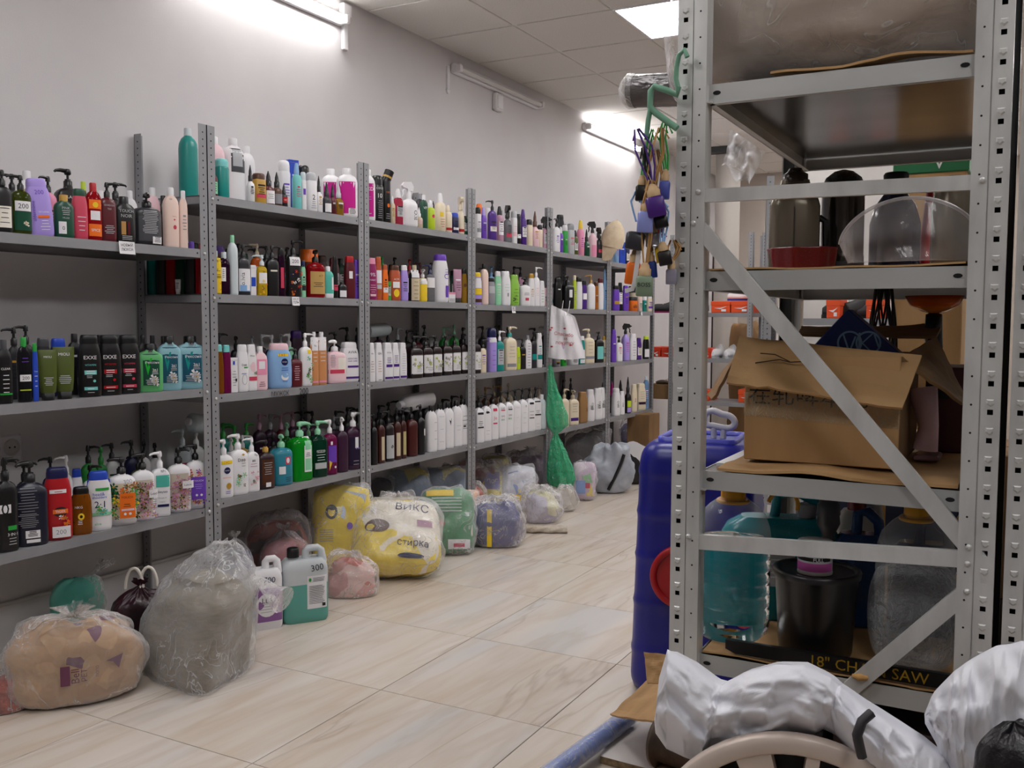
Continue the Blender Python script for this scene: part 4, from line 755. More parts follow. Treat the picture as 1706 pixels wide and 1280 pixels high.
backfill(2, 2, 2, [('pump', 'black', 'black', .25), ('pump', 'black', 'black', .27), ('pump', 'charcoal', 'black', .26), ('pump', 'black', 'black', .24), ('pump', 'plum', 'black', .27), ('pump', 'black', 'black', .25), ('pump', 'charcoal', 'silver', .26), ('pump', 'black', 'black', .26), ('pump', 'maroon', 'black', .25), ('pump', 'black', 'black', .27)])
shelf_row(3, 2, [
 (793, 10, 556, 'pump', '#1d0d10', 'black', dk(308)), (804, 9, 566, 'pump', 'cream', 'black', {}), (819, 12, 547, 'aero', 'lilac', 'navy', dict(k=.9, deco=[R('white', .85, .98, .9), LN('violet', .2, .6, 4)], desc='lilac bottle with navy cap')), (832, 11, 551, 'pump', 'teal', 'white', {}), (849, 16, 544, 'pump', 'cream', 'cream', dict(n=4, desc='cream square pump bottle', collar='teal', deco=[R('grey', .1, .2, .95), LN('grey', .4, .7, 4)])), (863, 6, 578, 'flip', 'lime', 'lime', {}), (870, 9, 564, 'pump', 'black', 'black', {}), (879, 9, 559, 'screw', 'white', 'grey', dict(n=4, deco=[LN('charcoal', .1, .85, 9)])), (889, 8, 552, 'pump', 'charcoal', 'black', dict(deco=[('r', 'teal', -.8, .3, .8, .5)])), (898, 8, 555, 'flip', 'white', 'white', {}),
 (842, 11, 562, 'flip', 'blush', 'white', dict(r=1))])
backfill(3, 2, 2, [('pump', 'green', 'mint', .27), ('pump', 'green', 'mint', .28), ('pump', 'black', 'black', .26), ('pump', 'charcoal', 'black', .27), ('pump', 'black', 'black', .28), ('pump', 'charcoal', 'grey', .27), ('pump', 'black', 'black', .27), ('pump', 'charcoal', 'black', .26)])
shelf_row(4, 2, [
 (938, 8, 590, 'jar', 'brightgreen', 'brightgreen', dict(k=1)), (953, 15, 590, 'jar', 'white', 'white', dict(k=1)), (969, 8, 560, 'flip', 'teal', 'white', dict(deco=[R('white', .05, .6), R('teal', .2, .24)])), (980, 14, 548, 'pump', 'cream', 'cream', dict(n=4, deco=[R('grey', .18, .28, .9), LN('grey', .4, .8, 4)])), (997, 12, 552, 'pump', 'black', 'black', dict(n=4, deco=[R('aqua', .15, .68, .7)], desc='black pump bottle with aqua label')), (1007, 6, 560, 'flip', 'cream', 'gold', {}),
 (925, 12, 594, 'jar', 'grey', 'silver', dict(k=1))])
backfill(4, 2, 2, [('pump', 'black', 'black', .26), ('pump', 'charcoal', 'grey', .28), ('pump', 'black', 'black', .27), ('pump', 'black', 'black', .28), ('pump', 'charcoal', 'black', .27)], 5.95)
shelf_row(5, 2, [(1022, 7, 549, 'flip', 'violet', 'violet', {}), (1031, 9, 560, 'pump', 'white', 'black', {}), (1042, 10, 539, 'trig', 'lilac', 'black', {}), (1054, 10, 556, 'flip', 'white', 'white', dict(deco=[LN('olive', .2, .8, 6)])), (1064, 7, 563, 'flip', 'purple', 'purple', {}), (1076, 8, 560, 'flip', 'black', 'lime', dict(deco=[R('white', .1, .5)], desc='black bottle with lime cap'))])
# --- bottom shelf
shelf_row(1, 3, [
 (372, 23, 732, 'pump', 'white', 'white', dict(desc='white pump bottle with yellow strip, blue disc', n=3, k=.55, deco=[('r', 'yellow', -.5, .76, .8, .84), TX('red', '1+1', .8, .5, .1), ('d', 'navy', .15, .62, .36), ('t', 'white', 'NIVEA', .15, .62, .25), TX('orange', 'молочко', .46, .9, .1), ('o', 'gold', .3, .27, .3, .34), LN('violet', .1, .14, 2, .3, .2)])), (396, 25, 723, 'pump', 'white', 'white', dict(desc='white pump bottle with leaf and gold mark', n=3, deco=[('o', 'gold', .3, .87, .15, .1), TX('charcoal', 'Dав', .76, .8, .1), LN('grey', .62, .68, 2, .3, .3), ('f', ['mint', 'silver', 'olive'], -.3, .14, .5, .5, 206)])), (419, 18, 729, 'pump', 'white', 'white', dict(desc='white pump bottle with pink peony', n=4, deco=[TX('charcoal', 'ав', .76, .5), TX('navy', '250', .9, .5, .4, -.5), LN('mauve', .62, .68, 2), ('f', ['pink', 'rose', 'bottlegreen'], -.4, .2, .5, .5, 309)])), (442, 22, 733, 'pump', '#2a1218', 'black', dict(desc='dark brown pump bottle with gold collar', n=3, collar='gold', deco=[R('brown', .12, .8, .7), LN('silver', .4, .7, 6, .5), ('r', 'white', -.3, .06, .3, .18)])), (468, 28, 724, 'pump', 'c:#4fb4cc', 'mint', dict(desc='turquoise liquid pump bottle with pink label', n=2.6, k=.8, deco=[('r', 'rose', .0, .55, .5, .75), ('o', 'white', .25, .65, .16, .25), ('r', 'white', -.6, .3, .0, .5), LN('navy', .1, .2, 3, .4, .3)])), (499, 29, 703, 'pump', 'c:brightgreen', 'mint', dict(desc='bright green soap pump bottle with white tag', n=4, k=.7, deco=[('r', 'white', .05, .2, .75, .98), ('r', 'mint', .12, .24, .7, .5), ('r', 'mint', .12, .7, .7, .9), LN('charcoal', .55, .62, 3, .25, .4)])), (529, 23, 701, 'pump', 'c:bottlegreen', 'mint', dict(desc='dark green soap pump bottle', n=4, k=.7, deco=[('r', 'silver', -.7, .2, .7, .34), TX('white', 'АРОМА', .62, 1.1), LN('white', .4, .58, 4)])), (549, 19, 699, 'pump', 'c:magenta', 'white', dict(desc='magenta soap pump bottle with white pump', k=.8, deco=[('r', 'violet', -.6, .3, .6, .7), ('r', 'white', -.3, .72, .0, .8), ('p', 'yellow', [(-.5, .1), (-.1, .3), (-.5, .35)]), ('d', 'white', .4, .18, .16)])), (569, 16, 695, 'pump', 'plum', 'white', dict(auto=False)), (588, 22, 687, 'pump', 'plum', 'white', dict(desc='plum soap pump bottle with violet label', deco=[R('#20102f', .1, .75, .8), ('r', 'white', -.1, .5, .3, .75), TX('lilac', 'fresh', .5, .7, .3), LN('silver', .12, .2, 2)])),
 (478, 14, 704, 'pump', 'c:green', 'mint', dict(r=1)), (514, 14, 706, 'pump', 'c:green', 'mint', dict(r=1)), (455, 14, 725, 'pump', 'charcoal', 'black', dict(r=1)), (556, 14, 694, 'pump', 'plum', 'grey', dict(r=1)), (385, 16, 730, 'pump', 'white', 'white', dict(r=1)), (404, 16, 725, 'pump', 'gold', 'white', dict(r=1))])
backfill(1, 3, 2, [('pump', 'clear', 'clear', .26), ('pump', 'white', 'white', .25), ('pump', 'green', 'green', .25), ('pump', 'teal', 'green', .26), ('pump', 'green', 'green', .26), ('pump', 'teal', 'green', .26), ('pump', 'plum', 'mauve', .28), ('pump', 'plum', 'grey', .28), ('pump', 'maroon', 'mauve', .28), ('pump', 'plum', 'mauve', .28), ('pump', 'plum', 'black', .28), ('pump', 'plum', 'black', .27)])
amb = lambda *a: dict(n=2.4, k=.9, deco=list(a) if a else [('r', '#2a0d0d', -.1, .1, .1, .12)])
shelf_row(2, 3, [
 (622, 10, 690, 'pump', 'black', 'black', amb()), (634, 11, 686, 'pump', '#3a130f', 'black', amb(('r', 'beige', -.3, .08, .5, .68))), (647, 14, 684, 'pump', '#1e1418', 'black', amb(('r', 'silver', -.8, .08, .8, .68), ('f', ['charcoal'], .1, .3, .4, .4, 102))), (661, 11, 681, 'pump', '#3a130f', 'black', amb(('r', 'beige', -.6, .1, .4, .7))), (671, 9, 679, 'pump', '#3a130f', 'black', amb(('r', '#b9ae7a', -.4, .1, .6, .7))), (685, 16, 678, 'pump', '#451210', 'black', amb()), (700, 12, 674, 'pump', 'black', 'black', amb(('r', 'white', .4, .5, .9, .68))),
 *[(x, 14, y, 'screw', 'white', 'black', dict(n=3.2, k=.75, deco=dz)) for x, y, dz in ((718, 676, [LN('grey', .3, .7, 3, .3, .5)]), (732, 673, [LN('silver', .2, .8, 3)]), (746, 671, [('p', 'charcoal', [(-.2, .7), (.1, .55), (.3, .75), (.1, .66)])]), (760, 668, [LN('silver', .4, .5, 2)]), (774, 665, [LN('charcoal', .4, .7, 4), ('r', 'charcoal', -.4, .44, .1, .48)]))]])
backfill(2, 3, 2, [('pump', 'black', 'black', .26), ('pump', 'charcoal', 'black', .27), ('pump', 'black', 'black', .26), ('pump', 'maroon', 'black', .25), ('pump', 'black', 'black', .26), ('pump', 'black', 'black', .27), ('pump', 'charcoal', 'black', .27), ('pump', 'black', 'black', .28), ('pump', 'black', 'black', .28), ('pump', 'black', 'black', .28)])
wp = [[R('charcoal', .8, .86, .7), LN('charcoal', .5, .6, 3), R('charcoal', .42, .46, .7)], [('p', 'charcoal', [(-.5, .8), (-.2, .9), (.5, .8), (-.2, .78)]), LN('silver', .2, .3, 2)], [('r', 'rose', -.5, .8, .5, .88), TX('rose', 'Jo', .6, .8), ('r', 'rose', -.5, .44, .5, .48)], [TX('charcoal', 'LUX', .84, .9), R('rose', .77, .8, .5), TX('charcoal', 'БИО', .62, .8), TX('green', 'BLK', .52, .8)], [TX('charcoal', 'LUX', .84, .9), R('charcoal', .77, .8, .5), TX('charcoal', 'БИО', .62, .8), TX('green', 'BLK', .52, .8)], [LN('blush', .2, .8, 3)], [('v', 'charcoal', 'iv', .3, .8, .2), LN('silver', .3, .6, 3)], [R('charcoal', .82, .88, .5), LN('charcoal', .5, .6, 2), R('charcoal', .4, .43, .6)], [R('charcoal', .86, .9, .7), LN('charcoal', .55, .6, 2), R('charcoal', .46, .5, .8), LN('silver', .1, .2, 2)]]
shelf_row(3, 3, [*[(x, 12, y, 'pump', 'white', 'black', dict(n=6, k=.85, deco=wp[i])) for i, (x, y) in enumerate(((797, 660), (809, 657), (821, 654), (834, 652), (846, 651), (858, 649), (870, 647), (882, 646), (892, 645)))], (905, 13, 657, 'screw', 'clear', 'white', dict(k=1, n=2, desc='pale grey round bottle with white cap', auto=False))])
backfill(3, 3, 2, [('pump', 'black', 'black', .26)]*3+[('pump', 'black', 'tan', .29), ('pump', 'charcoal', 'beige', .29), ('pump', 'brown', 'tan', .3), ('pump', 'brown', 'beige', .3), ('pump', 'beige', 'tan', .3), ('pump', 'beige', 'beige', .3)])
shelf_row(4, 3, [(940, 11, 648, 'pump', 'cream', 'beige', dict(n=4, auto=False)), (954, 14, 650, 'pump', 'cream', 'beige', dict(n=4, desc='cream square pump bottle with purple band', deco=[R('purple', .16, .28, .95), LN('grey', .5, .8, 4)])), (970, 12, 653, 'flip', '#9a744a', '#9a744a', dict(n=5, desc='brown square bottle', deco=[('v', 'maroon', 'bio', .6, .5, .3)])), *[(x, 11, y, 'flip', 'white', 'white', dict(n=3, deco=[('v', 'charcoal', 'BRO', .2, .55, .7), ('v', 'charcoal', 'mi', -.2, .5, .4)])) for x, y in ((983, 649), (995, 647), (1007, 645))]])
backfill(4, 3, 2, [('pump', 'cream', 'beige', .28), ('pump', 'cream', 'beige', .29), ('pump', 'charcoal', 'black', .3), ('pump', 'black', 'black', .3), ('pump', 'charcoal', 'black', .31), ('pump', 'black', 'black', .3)], 5.9)
shelf_row(5, 3, [(1026, 11, 647, 'flip', 'white', 'white', dict(k=.8, deco=[('v', 'charcoal', 'BRO', .0, .5, .7)])), (1036, 7, 652, 'flip', 'white', 'white', dict(deco=[('v', 'charcoal', 'BRO', .0, .5, .7)])), (1046, 8, 628, 'drop', 'black', 'black', dict(deco=[R('lime', .3, .6), R('lilac', .05, .28)])), (1056, 8, 640, 'flip', 'cream', 'cream', dict(deco=[('v', 'red', 'bio', 0, .5, .5)])), (1067, 12, 639, 'flip', 'cream', 'cream', dict(n=4, deco=[R('plum', .25, .36, .9), LN('grey', .5, .8, 4)])), (1076, 7, 627, 'screw', 'c:skyblue', 'clear', {})])
backfill(5, 3, 1, [('drop', 'black', 'black', .27), ('drop', 'black', 'hotpink', .26), ('drop', 'black', 'black', .27)], 6.95, 7.5)
# loose bottles lying on top of the rows
def lying(p0, p1, r, body, cap, label):
    d = Vector(p1)-Vector(p0); t = thing('lying_bottle', label, 'bottle', p0); q = d.to_track_quat('Z', 'Y'); t.rotation_mode = 'QUATERNION'; t.rotation_quaternion = q; L = d.length
    MB().lathe([(0, r*.85), (.008, r), (L*.74, r), (L*.84, r*.8), (L*.9, r*.4)], 18).obj('body', mat(body), t)
    MB().lathe([(L*.86, r*.45), (L*.98, r*.45), (L, r*.38)], 14).obj('cap', mat(cap), t)
a_, b_ = atX(716, 664, -2.97), atX(664, 676, -2.97)
lying(tuple(a_), tuple(b_), .048, 'white', 'white', 'white bottle lying across dark pump tops, bottom shelf, third bay')
a_, b_ = atX(612, 552, -3.05), atX(652, 548, -3.05)
lying(tuple(a_), tuple(b_), .035, 'clear', 'black', 'clear bottle lying across pump tops, third shelf, third bay')
a_, b_ = atX(340, 707, -3.03), atX(312, 703, -3.03)
lying(tuple(a_), tuple(b_), .04, 'clear', 'white', 'clear spray bottle lying on back bottles, bottom shelf, leftmost bay')

for b_, cs in ((1, ['maroon', 'black', 'c:amber', 'black', 'plum', 'charcoal', 'bottlegreen', 'black', 'maroon', 'charcoal', 'red', 'black']), (2, ['brown', 'rust', 'bottlegreen', 'charcoal', 'maroon', 'black', 'purple', 'charcoal', 'black', 'gold', 'charcoal', 'black']), (3, ['mint', 'charcoal', 'white', 'bottlegreen', 'white', 'mauve', 'black', 'white', 'charcoal', 'black', 'white', 'lilac']), (4, ['black', 'charcoal', 'black', 'navy', 'black', 'brown', 'charcoal', 'white', 'black', 'skyblue'])):
    backfill(b_, 1, 3, [(random.choice(['flip', 'screw', 'pump']), c, random.choice(['black', 'black', 'charcoal', c]), random.uniform(.19, .225)) for c in cs])
# ------------------------------------------------------------------ bags, packs and canisters on the floor
def bag_rings(rx, ry, H, seed, e=.62, amp=.1, folds=9, neck=None, seg=88, rows=54, lean=(0, 0), sag=.0, corner=0, cinch=.55, ruff=.32, sc=1.0, crease=.6, q=.8, dip=0, eb=.28):
    """sack resting on z = 0; neck = height of the gathered top above H (None: closed lump)"""
    rn = random.Random(seed); off = Vector((rn.random()*40, rn.random()*40, rn.random()*40)); rings = []; ph = [rn.random()*6.28 for _ in range(4)]
    def disp(x, y, z, up, th):
        p = Vector((x, y, z))+off
        n1 = noise.noise(p*7); n2 = noise.ridged_multi_fractal(p*8, 1.1, 2.0, 3, 1.0, 2.0)-1.1; n3 = noise.noise(p*26)
        f = math.sin(folds*th+ph[0]+3.0*n1)*.5+math.sin(folds*1.7*th+ph[1])*.35
        return amp*(1.6*n1+crease*.9*n2+.25*n3*crease)+amp*1.0*f*up*up
    tot = rows
    for i in range(tot+1):
        u = i/tot; phi = -PI/2+PI*u*(1.0 if neck is None else .93)
        cr = max(math.cos(phi), 0)**(min(e, eb) if phi < 0 else e); zz = (math.copysign(abs(math.sin(phi))**.8, math.sin(phi))+1)/2*H
        up = max(0, (u-.45)/.55); r = []
        if neck is not None and up > 0: k = up**2.2; cr = cr*(1-k)+(.13*k)*1.0
        for j in range(seg):
            th = 2*PI*j/seg; c, s_ = math.cos(th), math.sin(th)
            bx = math.copysign(abs(c)**q, c); by = math.copysign(abs(s_)**q, s_)
            x, y, z = rx*cr*bx, ry*cr*by, zz
            d = disp(x, y, z, up, th)*min(1, cr*2.5+.05)
            x += d*c*rx*sc*1.0; y += d*s_*ry*1.0; z += d*H*.4*(u if u > .2 else 0)
            x += lean[0]*up**1.5; y += lean[1]*up**1.5
            z -= dip*max(0, (up-.35)/.65)**1.5
            r.append((x, y, max(z, .002)))
        rings.append(r)
    if neck is not None:
        b = rings[-1]; cx = sum(p[0] for p in b)/seg; cy = sum(p[1] for p in b)/seg; cz = sum(p[2] for p in b)/seg
        R = min(rx, ry)
        for k, (dz, rr) in enumerate(((.12, .10), (.3, .13), (.6, .24), (.85, ruff), (1.0, ruff*1.12))):
            r = []
            for j in range(seg):
                th = 2*PI*j/seg; w_ = 1+(.35 if k > 1 else .12)*math.sin(folds*th+ph[2])+.2*math.sin(folds*2.3*th+ph[3])
                r.append((cx+lean[0]*dz*1.2+R*rr*w_*math.cos(th), cy+lean[1]*dz*1.2+R*rr*.8*w_*math.sin(th), cz+neck*dz*(1+.18*math.sin(3*th+ph[1]))))
            rings.append(r)
    return rings
FILM = lambda: film('clear_bag_film', (.9, .9, .92), .10, .6, .09, .6, 9, .4)
FILM2 = lambda: film('clear_crinkled_film', (.92, .9, .91), .15, .7, .1, .6, 12, .5)
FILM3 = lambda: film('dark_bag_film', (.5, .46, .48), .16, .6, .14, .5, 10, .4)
def facing(p): return math.atan2(-p.x, p.y)
def floor_frame(x0, x1, yt, yb, kd, z=0):
    xc = (x0+x1)/2; p = atZ(xc, yb, z); dist = math.hypot(p.x, p.y); dep = Vector((p.x, p.y)).dot(Vector((FW.x, FW.y)).normalized()); ca = dep/dist
    rx = (x1-x0)*dep*ca/F_PX/2; ry = rx*kd; hd = Vector((p.x, p.y, 0)).normalized()
    c = Vector((p.x, p.y, z))+hd*ry*.9; rx *= 1+ry*.9/dist
    mx = XW+.03+max(rx, ry)*1.08
    if c.x < mx: c.x = mx
    dr = ray(xc, yt); H = CAM_H+dr.z/math.hypot(dr.x, dr.y)*math.hypot(c.x, c.y)-z
    return c, rx, ry, max(H, .05)
def bag(name, label, cat, box, kd=.75, seed=1, shell=None, inner=None, neck=.06, fill=.88, amp=.12, folds=9, lean=(0, 0), e=.62, inner_e=.6, group=None, ruff=.32, dphi=0, inner_h=.86, rows=54, seg=88, q=.8, dip=0, at=None):
    c, rx, ry, H = at[0] if at else floor_frame(*box, kd)
    t = thing(name, label, cat, c, at[1] if at else facing(c)+dphi, group)
    hh = H-(neck or 0)
    if inner:
        MB().loft(bag_rings(rx*fill, ry*fill, hh*inner_h, seed, min(inner_e, e), amp*.9, 5, None, 64, 40, q=q), True, True, True).obj('contents', inner, t)
    if shell:
        MB().loft(bag_rings(rx, ry, hh, seed, e, amp, folds, neck, seg, rows, lean, ruff=ruff, q=q, dip=dip), True, True, False).obj('plastic_bag', shell, t)
    return t, rx, ry, H
kraft = patches('kraft_packs', ['#b08c66', '#a98460', '#b8946c', '#b08c66', '#6d3f57', '#b59069', '#a98460', '#b8946c', '#ac8862', '#a47f5a'], 22, .55)
linen = noisy('linen_cloth', '#8d8371', '#7c7364', 30, .95, 0, .5, 220, (1, 1, 4), 8)
t, rx, ry, H = bag('goods_bag', 'large clear bag of brown printed paper packs, lower left floor', 'bag', (4, 250, 985, 1182), .62, 3, FILM(), kraft, .045, .93, .115, 13, (.0, -.03), .45, .42, q=.65, dip=.03, inner_h=.80)
d = Deco(lambda x, z, k: (x, -ry*1.0*max(0, 1-abs(x/rx)**2.6)**.4-k, z), .002)
for (x, z, s_, tx) in ((.0, .32, .045, 'Bell'), (.12, .32, .04, 'РЕТ'), (.3, .34, .035, 'ПОПО')): d.text('#6d3f57', tx, x*rx, z*H, s_, 0, True)
d.rect('#6d3f57', -.2*rx, .24*H, -.07*rx, .42*H); d.poly('#6d3f57', [(.42*rx, .42*H), (.66*rx, .46*H), (.6*rx, .33*H), (.52*rx, .4*H)]); d.done(t, 'pack_print')
def para_sack(name, label, A, B, C_, H, shell, inner, prof, iprof, lean, seed, amp=.02):
    """sack standing on a parallelogram footprint with near corner B"""
    ce_ = (A+C_)/2; ux, uy = (C_-B)/2, (A-B)/2; t = thing(name, label, 'bag', (ce_.x, ce_.y, 0)); off = Vector((seed*7.3, 1, 2))
    def rings(pr, seg, rows, am, sc):
        out = []
        for i in range(rows+1):
            v = i/rows; zq = v; k = pr[-1][1]
            for (z0, k0), (z1, k1) in zip(pr, pr[1:]):
                if z0 <= zq <= z1: f = (zq-z0)/(z1-z0); f = f*f*(3-2*f); k = k0+(k1-k0)*f
            r = []
            for j in range(seg):
                th = 2*PI*j/seg; c, s_ = math.cos(th), math.sin(th); q = .45+.4*v
                p = ux*math.copysign(abs(c)**q, c)*k*sc+uy*math.copysign(abs(s_)**q, s_)*k*sc+lean*(v**1.6)
                w_ = Vector((p.x, p.y, v*H))+off; n_ = noise.noise(w_*8)*1.0+(noise.ridged_multi_fractal(w_*7, 1, 2.1, 4, 1, 2)-1.1)*.55+.35*math.sin(9*th+6*v)*v*v
                d_ = Vector((p.x, p.y, 0)); d_ = d_.normalized()*am*n_ if d_.length > 1e-4 else d_
                r.append((p.x+d_.x, p.y+d_.y, max(.002, v*H+am*n_*v)))
            out.append(r)
        return out
    MB().loft([r for r in rings(iprof, 72, 40, amp*.8, .95) if r[0][2] < H*.74], True, True, True).obj('contents', inner, t)
    MB().loft(rings(prof, 110, 70, amp, 1.0), True, True, True).obj('plastic_bag', shell, t)
    return t
A_, B_, C_ = atZ(250, 1136, 0), atZ(338, 1169, 0), atZ(437, 1104, 0); A_ = B_+(A_-B_)*1.5
cB = (A_+C_)/2; dr = ray(385, 906); HB = CAM_H+dr.z/math.hypot(dr.x, dr.y)*math.hypot(cB.x, cB.y)
para_sack('goods_bag', 'large clear bag filled with grey-brown linen, front left floor', A_, B_, C_, HB, FILM(), linen, [(0, .97), (.06, 1.03), (.35, 1.03), (.62, .97), (.78, .8), (.9, .5), (1, .2)], [(0, .97), (.05, 1.0), (.4, 1.0), (.58, .96), (.66, .8), (.7, .45), (1, .02)], Vector((.05, .09, 0)), 3, .016)
a_ = atY(418, 965, 2.48); b_ = atY(472, 1000, 2.48)
mb = MB(); mb.tube([a_, a_.lerp(b_, .35)+Vector((0, 0, .012)), a_.lerp(b_, .7), b_], [.016, .02, .032, .05], 14)
tag(mb.obj('bag_tail', FILM2()), 'twisted clear plastic tail of the linen bag before jerrycan', 'bag tail')
bag('goods_bag', 'turquoise bundle in clear bag behind the brown paper packs', 'bag', (76, 182, 938, 1092), .6, 12, FILM2(), noisy('turquoise_cloth', '#4fa595', '#7cc4b4', 6, .7, 0, .4, 30), .05, .95, .13, 12, (.05, 0), inner_h=.97)
t, rx, ry, H = bag('goods_bag', 'dark plum shopping bag with white handles, behind brown packs', 'bag', (186, 286, 962, 1092), .6, 15, noisy('plum_bag', '#1a0d14', '#3a1824', 9, .3, 0, .6, 24), None, .03, .9, .16, 10)
for s_ in (-.02, .03): MB().tube([(s_+.03*math.cos(a), .01*s_, H*.86+.075*math.sin(a)) for a in [PI*q/10 for q in range(11)]], .006, 8).obj('handle', pl('ivory', .6), t)
bag('net_bag', 'red mesh bag at the lower left picture edge', 'bag', (-40, 52, 1118, 1194), .6, 18, FILM(), noisy('red_mesh', '#7d2a22', '#b4503c', 40, .7, 0, .8, 60), None, .93, .1)
bag('goods_bag', 'clear bag with bluish pack behind linen bag, beside rack post', 'bag', (362, 424, 885, 1008), .7, 21, FILM2(), patches('bluish_pack', ['#8f93b8', '#b4b4c8', '#d8d6dc', '#7a80ac'], 9), .03, .9, .12, 10)
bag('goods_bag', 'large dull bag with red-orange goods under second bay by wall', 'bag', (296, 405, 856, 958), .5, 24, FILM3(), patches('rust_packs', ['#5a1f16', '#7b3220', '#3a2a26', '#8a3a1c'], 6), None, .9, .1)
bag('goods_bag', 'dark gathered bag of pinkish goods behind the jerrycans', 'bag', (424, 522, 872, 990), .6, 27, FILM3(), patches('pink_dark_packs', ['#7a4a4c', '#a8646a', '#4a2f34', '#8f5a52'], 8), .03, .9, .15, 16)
bag('goods_bag', 'crumpled clear bag with pinkish goods right of turquoise jerrycan', 'bag', (540, 628, 918, 998), .5, 30, FILM2(), patches('pinkish_packs', ['#d49a92', '#c98f8c', '#b87a70', '#dcb8b0', '#c56a5c'], 10), None, .86, .26)
def pack(label, box, kd, lean, cols, seed, deco=None, film_=True, scale=7, yawd=0, cat='pack', n=2.6, roll=0):
    """soft pillow pack with printed front, in film"""
    c, rx, ry, H = floor_frame(*box, kd)
    t = thing('detergent_pack', label, cat, c, facing(c)+yawd, 'packs on the floor under the racks'); h = H/math.cos(lean)*.98
    Mx = Matrix.Rotation(-lean, 4, 'X') @ Matrix.Rotation(roll, 4, 'Y'); ry2 = ry if lean < .3 else min(ry, h*.3)
    off = Vector((seed*3.1, 0, 0))
    def surf(x, z, k, g=1.0):
        u = min(abs(x)/(rx*g), 1); v = min(abs(z/h*2-1), 1); q = max(0, 1-u**n)**(1/n)*max(0, 1-v**n)**(1/n)
        nn = noise.noise(Vector((x*14, z*14, 0))+off)*.16+(noise.ridged_multi_fractal(Vector((x*8, z*8, 2))+off, 1.0, 2.1, 3, 1.0, 2.0)-1.1)*.05
        return (x, -ry2*g*(q+nn*q)-k, z)
    def side(sg):
        def f(u, v):
            x = rx*(2*u-1)*1; z = h*v; uu = abs(2*u-1); vv = abs(2*v-1)
            p = surf(x, z, 0); w_ = .012*noise.noise(Vector((x*9, z*9, seed*1.7))); return (p[0]*(1-.11*vv**4)+w_, p[1]*sg, h*.5+(z-h*.5)*(1-.11*uu**4)+w_)
        return f
    mb = MB(); mb.grid(side(1), 22, 22, M=Mx); mb.grid(side(-1), 22, 22, M=Mx); z0 = min(v[2] for v in mb.v); mb.v = [(x, y, z-z0+.003) for x, y, z in mb.v]
    mb.obj('pack', patches('pack_print_%d' % seed, cols, scale) if len(cols) > 1 else noisy('pack_%d' % seed, cols[0], cols[0], 5, .4, 0, .5, 20), t)
    if deco:
        Tz = Matrix.Translation((0, 0, -z0+.003)) @ Mx
        d = Deco(lambda x, z, k: tuple(Tz @ Vector(surf(x, z, k))), .0025)
        for q in deco:
            if q[0] == 'r': d.rect(q[1], q[2]*rx, q[3]*h, q[4]*rx, q[5]*h)
            elif q[0] == 't': d.text(q[1], q[2], q[3]*rx, q[4]*h, q[5]*rx, q[6] if len(q) > 6 else 0)
            elif q[0] == 'o': d.disc(q[1], q[2]*rx, q[3]*h, q[4]*rx, q[5]*h)
            elif q[0] == 'p': d.poly(q[1], [(a*rx, b*h) for a, b in q[2]])
            elif q[0] == 'l':
                for i in range(q[6]): z = q[3]+(q[5]-q[3])*i/max(q[6]-1, 1); d.rect(q[1], q[2]*rx, z*h, q[4]*rx, z*h+.003, 4, 1)
        d.done(t, 'pack_print')
    if film_:
        mb = MB()
        def fs(sg):
            def f(u, v):
                p = surf(rx*1.07*(2*u-1), h*v, .008, 1.07); w_ = noise.noise(Vector((u*7, v*7, seed)))*.012
                uu, vv = abs(2*u-1), abs(2*v-1); w2 = .018*noise.noise(Vector((u*5, v*5, seed*2.3)))
                return (p[0]*(1-.13*vv**4)+w2, (p[1]-w_)*sg, h*(.5+(v-.5)*1.06*(1-.13*uu**4))+w2)
            return f
        mb.grid(fs(1), 26, 26, M=Mx); mb.grid(fs(-1), 26, 26, M=Mx); mb.v = [(x, y, max(z-z0+.003, .001)) for x, y, z in mb.v]
        mb.obj('film_wrap', FILM(), t)
    return t
Y_ = '#e3c832'
pack('tall yellow detergent pack in film under the second bay', (520, 622, 812, 966), .32, .15, [Y_], 1, [('p', '#b8c4de', [(.1, .95), (.8, .9), (.7, .5), (-.05, .66)]), ('p', '#d9d2a0', [(-.5, .97), (.1, .95), (-.05, .7), (-.3, .72)]), ('o', 'darkgrey', -.35, .72, .2, .08), ('o', Y_, -.35, .72, .12, .05), ('l', 'grey', -.75, .4, -.3, .52, 6), ('o', 'violet', .25, .56, .1, .04)])
pack('wide yellow and white washing powder pack lying on floor', (586, 738, 868, 980), .55, .75, ['#e6dcc8', '#e3c832', '#e3c832', '#e8e0d2'], 2, [('p', Y_, [(-.85, .45), (-.5, .98), (.1, .98), (-.3, .6)]), ('p', 'white', [(-.6, .8), (.3, .85), (.9, .5), (.2, .5), (-.4, .55)]), ('t', 'navy', 'ВИКС', .35, .78, .75, -.12), ('o', 'brown', -.45, .52, .28, .09), ('r', 'mauve', .45, .5, .8, .58), ('p', Y_, [(-.7, .2), (-.1, .45), (.9, .4), (.85, .1), (.1, .05)]), ('t', 'navy', 'стирка', .35, .26, .7, -.1), ('o', 'navy', .3, .12, .3, .03)])
bag('goods_bag', 'clear crumpled bag with green pack behind yellow pack', 'bag', (620, 706, 824, 938), .6, 33, FILM2(), patches('green_white', ['#2f6b45', '#d9d4d0', '#c9a7a0', '#3d7a50', '#e3e0dc'], 9), None, .84, .26)
pack('green and white pack in film, standing left of navy pack', (700, 793, 820, 930), .5, .35, ['#2f7048', '#3c8456'], 3, [('r', 'yellow', -.8, .86, .2, .96), ('p', '#d9c9c6', [(-.8, .55), (.9, .42), (.9, .25), (-.7, .36)]), ('o', 'rose', -.3, .44, .18, .05), ('l', 'white', -.6, .62, .5, .82, 5), ('r', 'white', .0, .06, .8, .2), ('r', 'rose', .2, .09, .6, .14)])
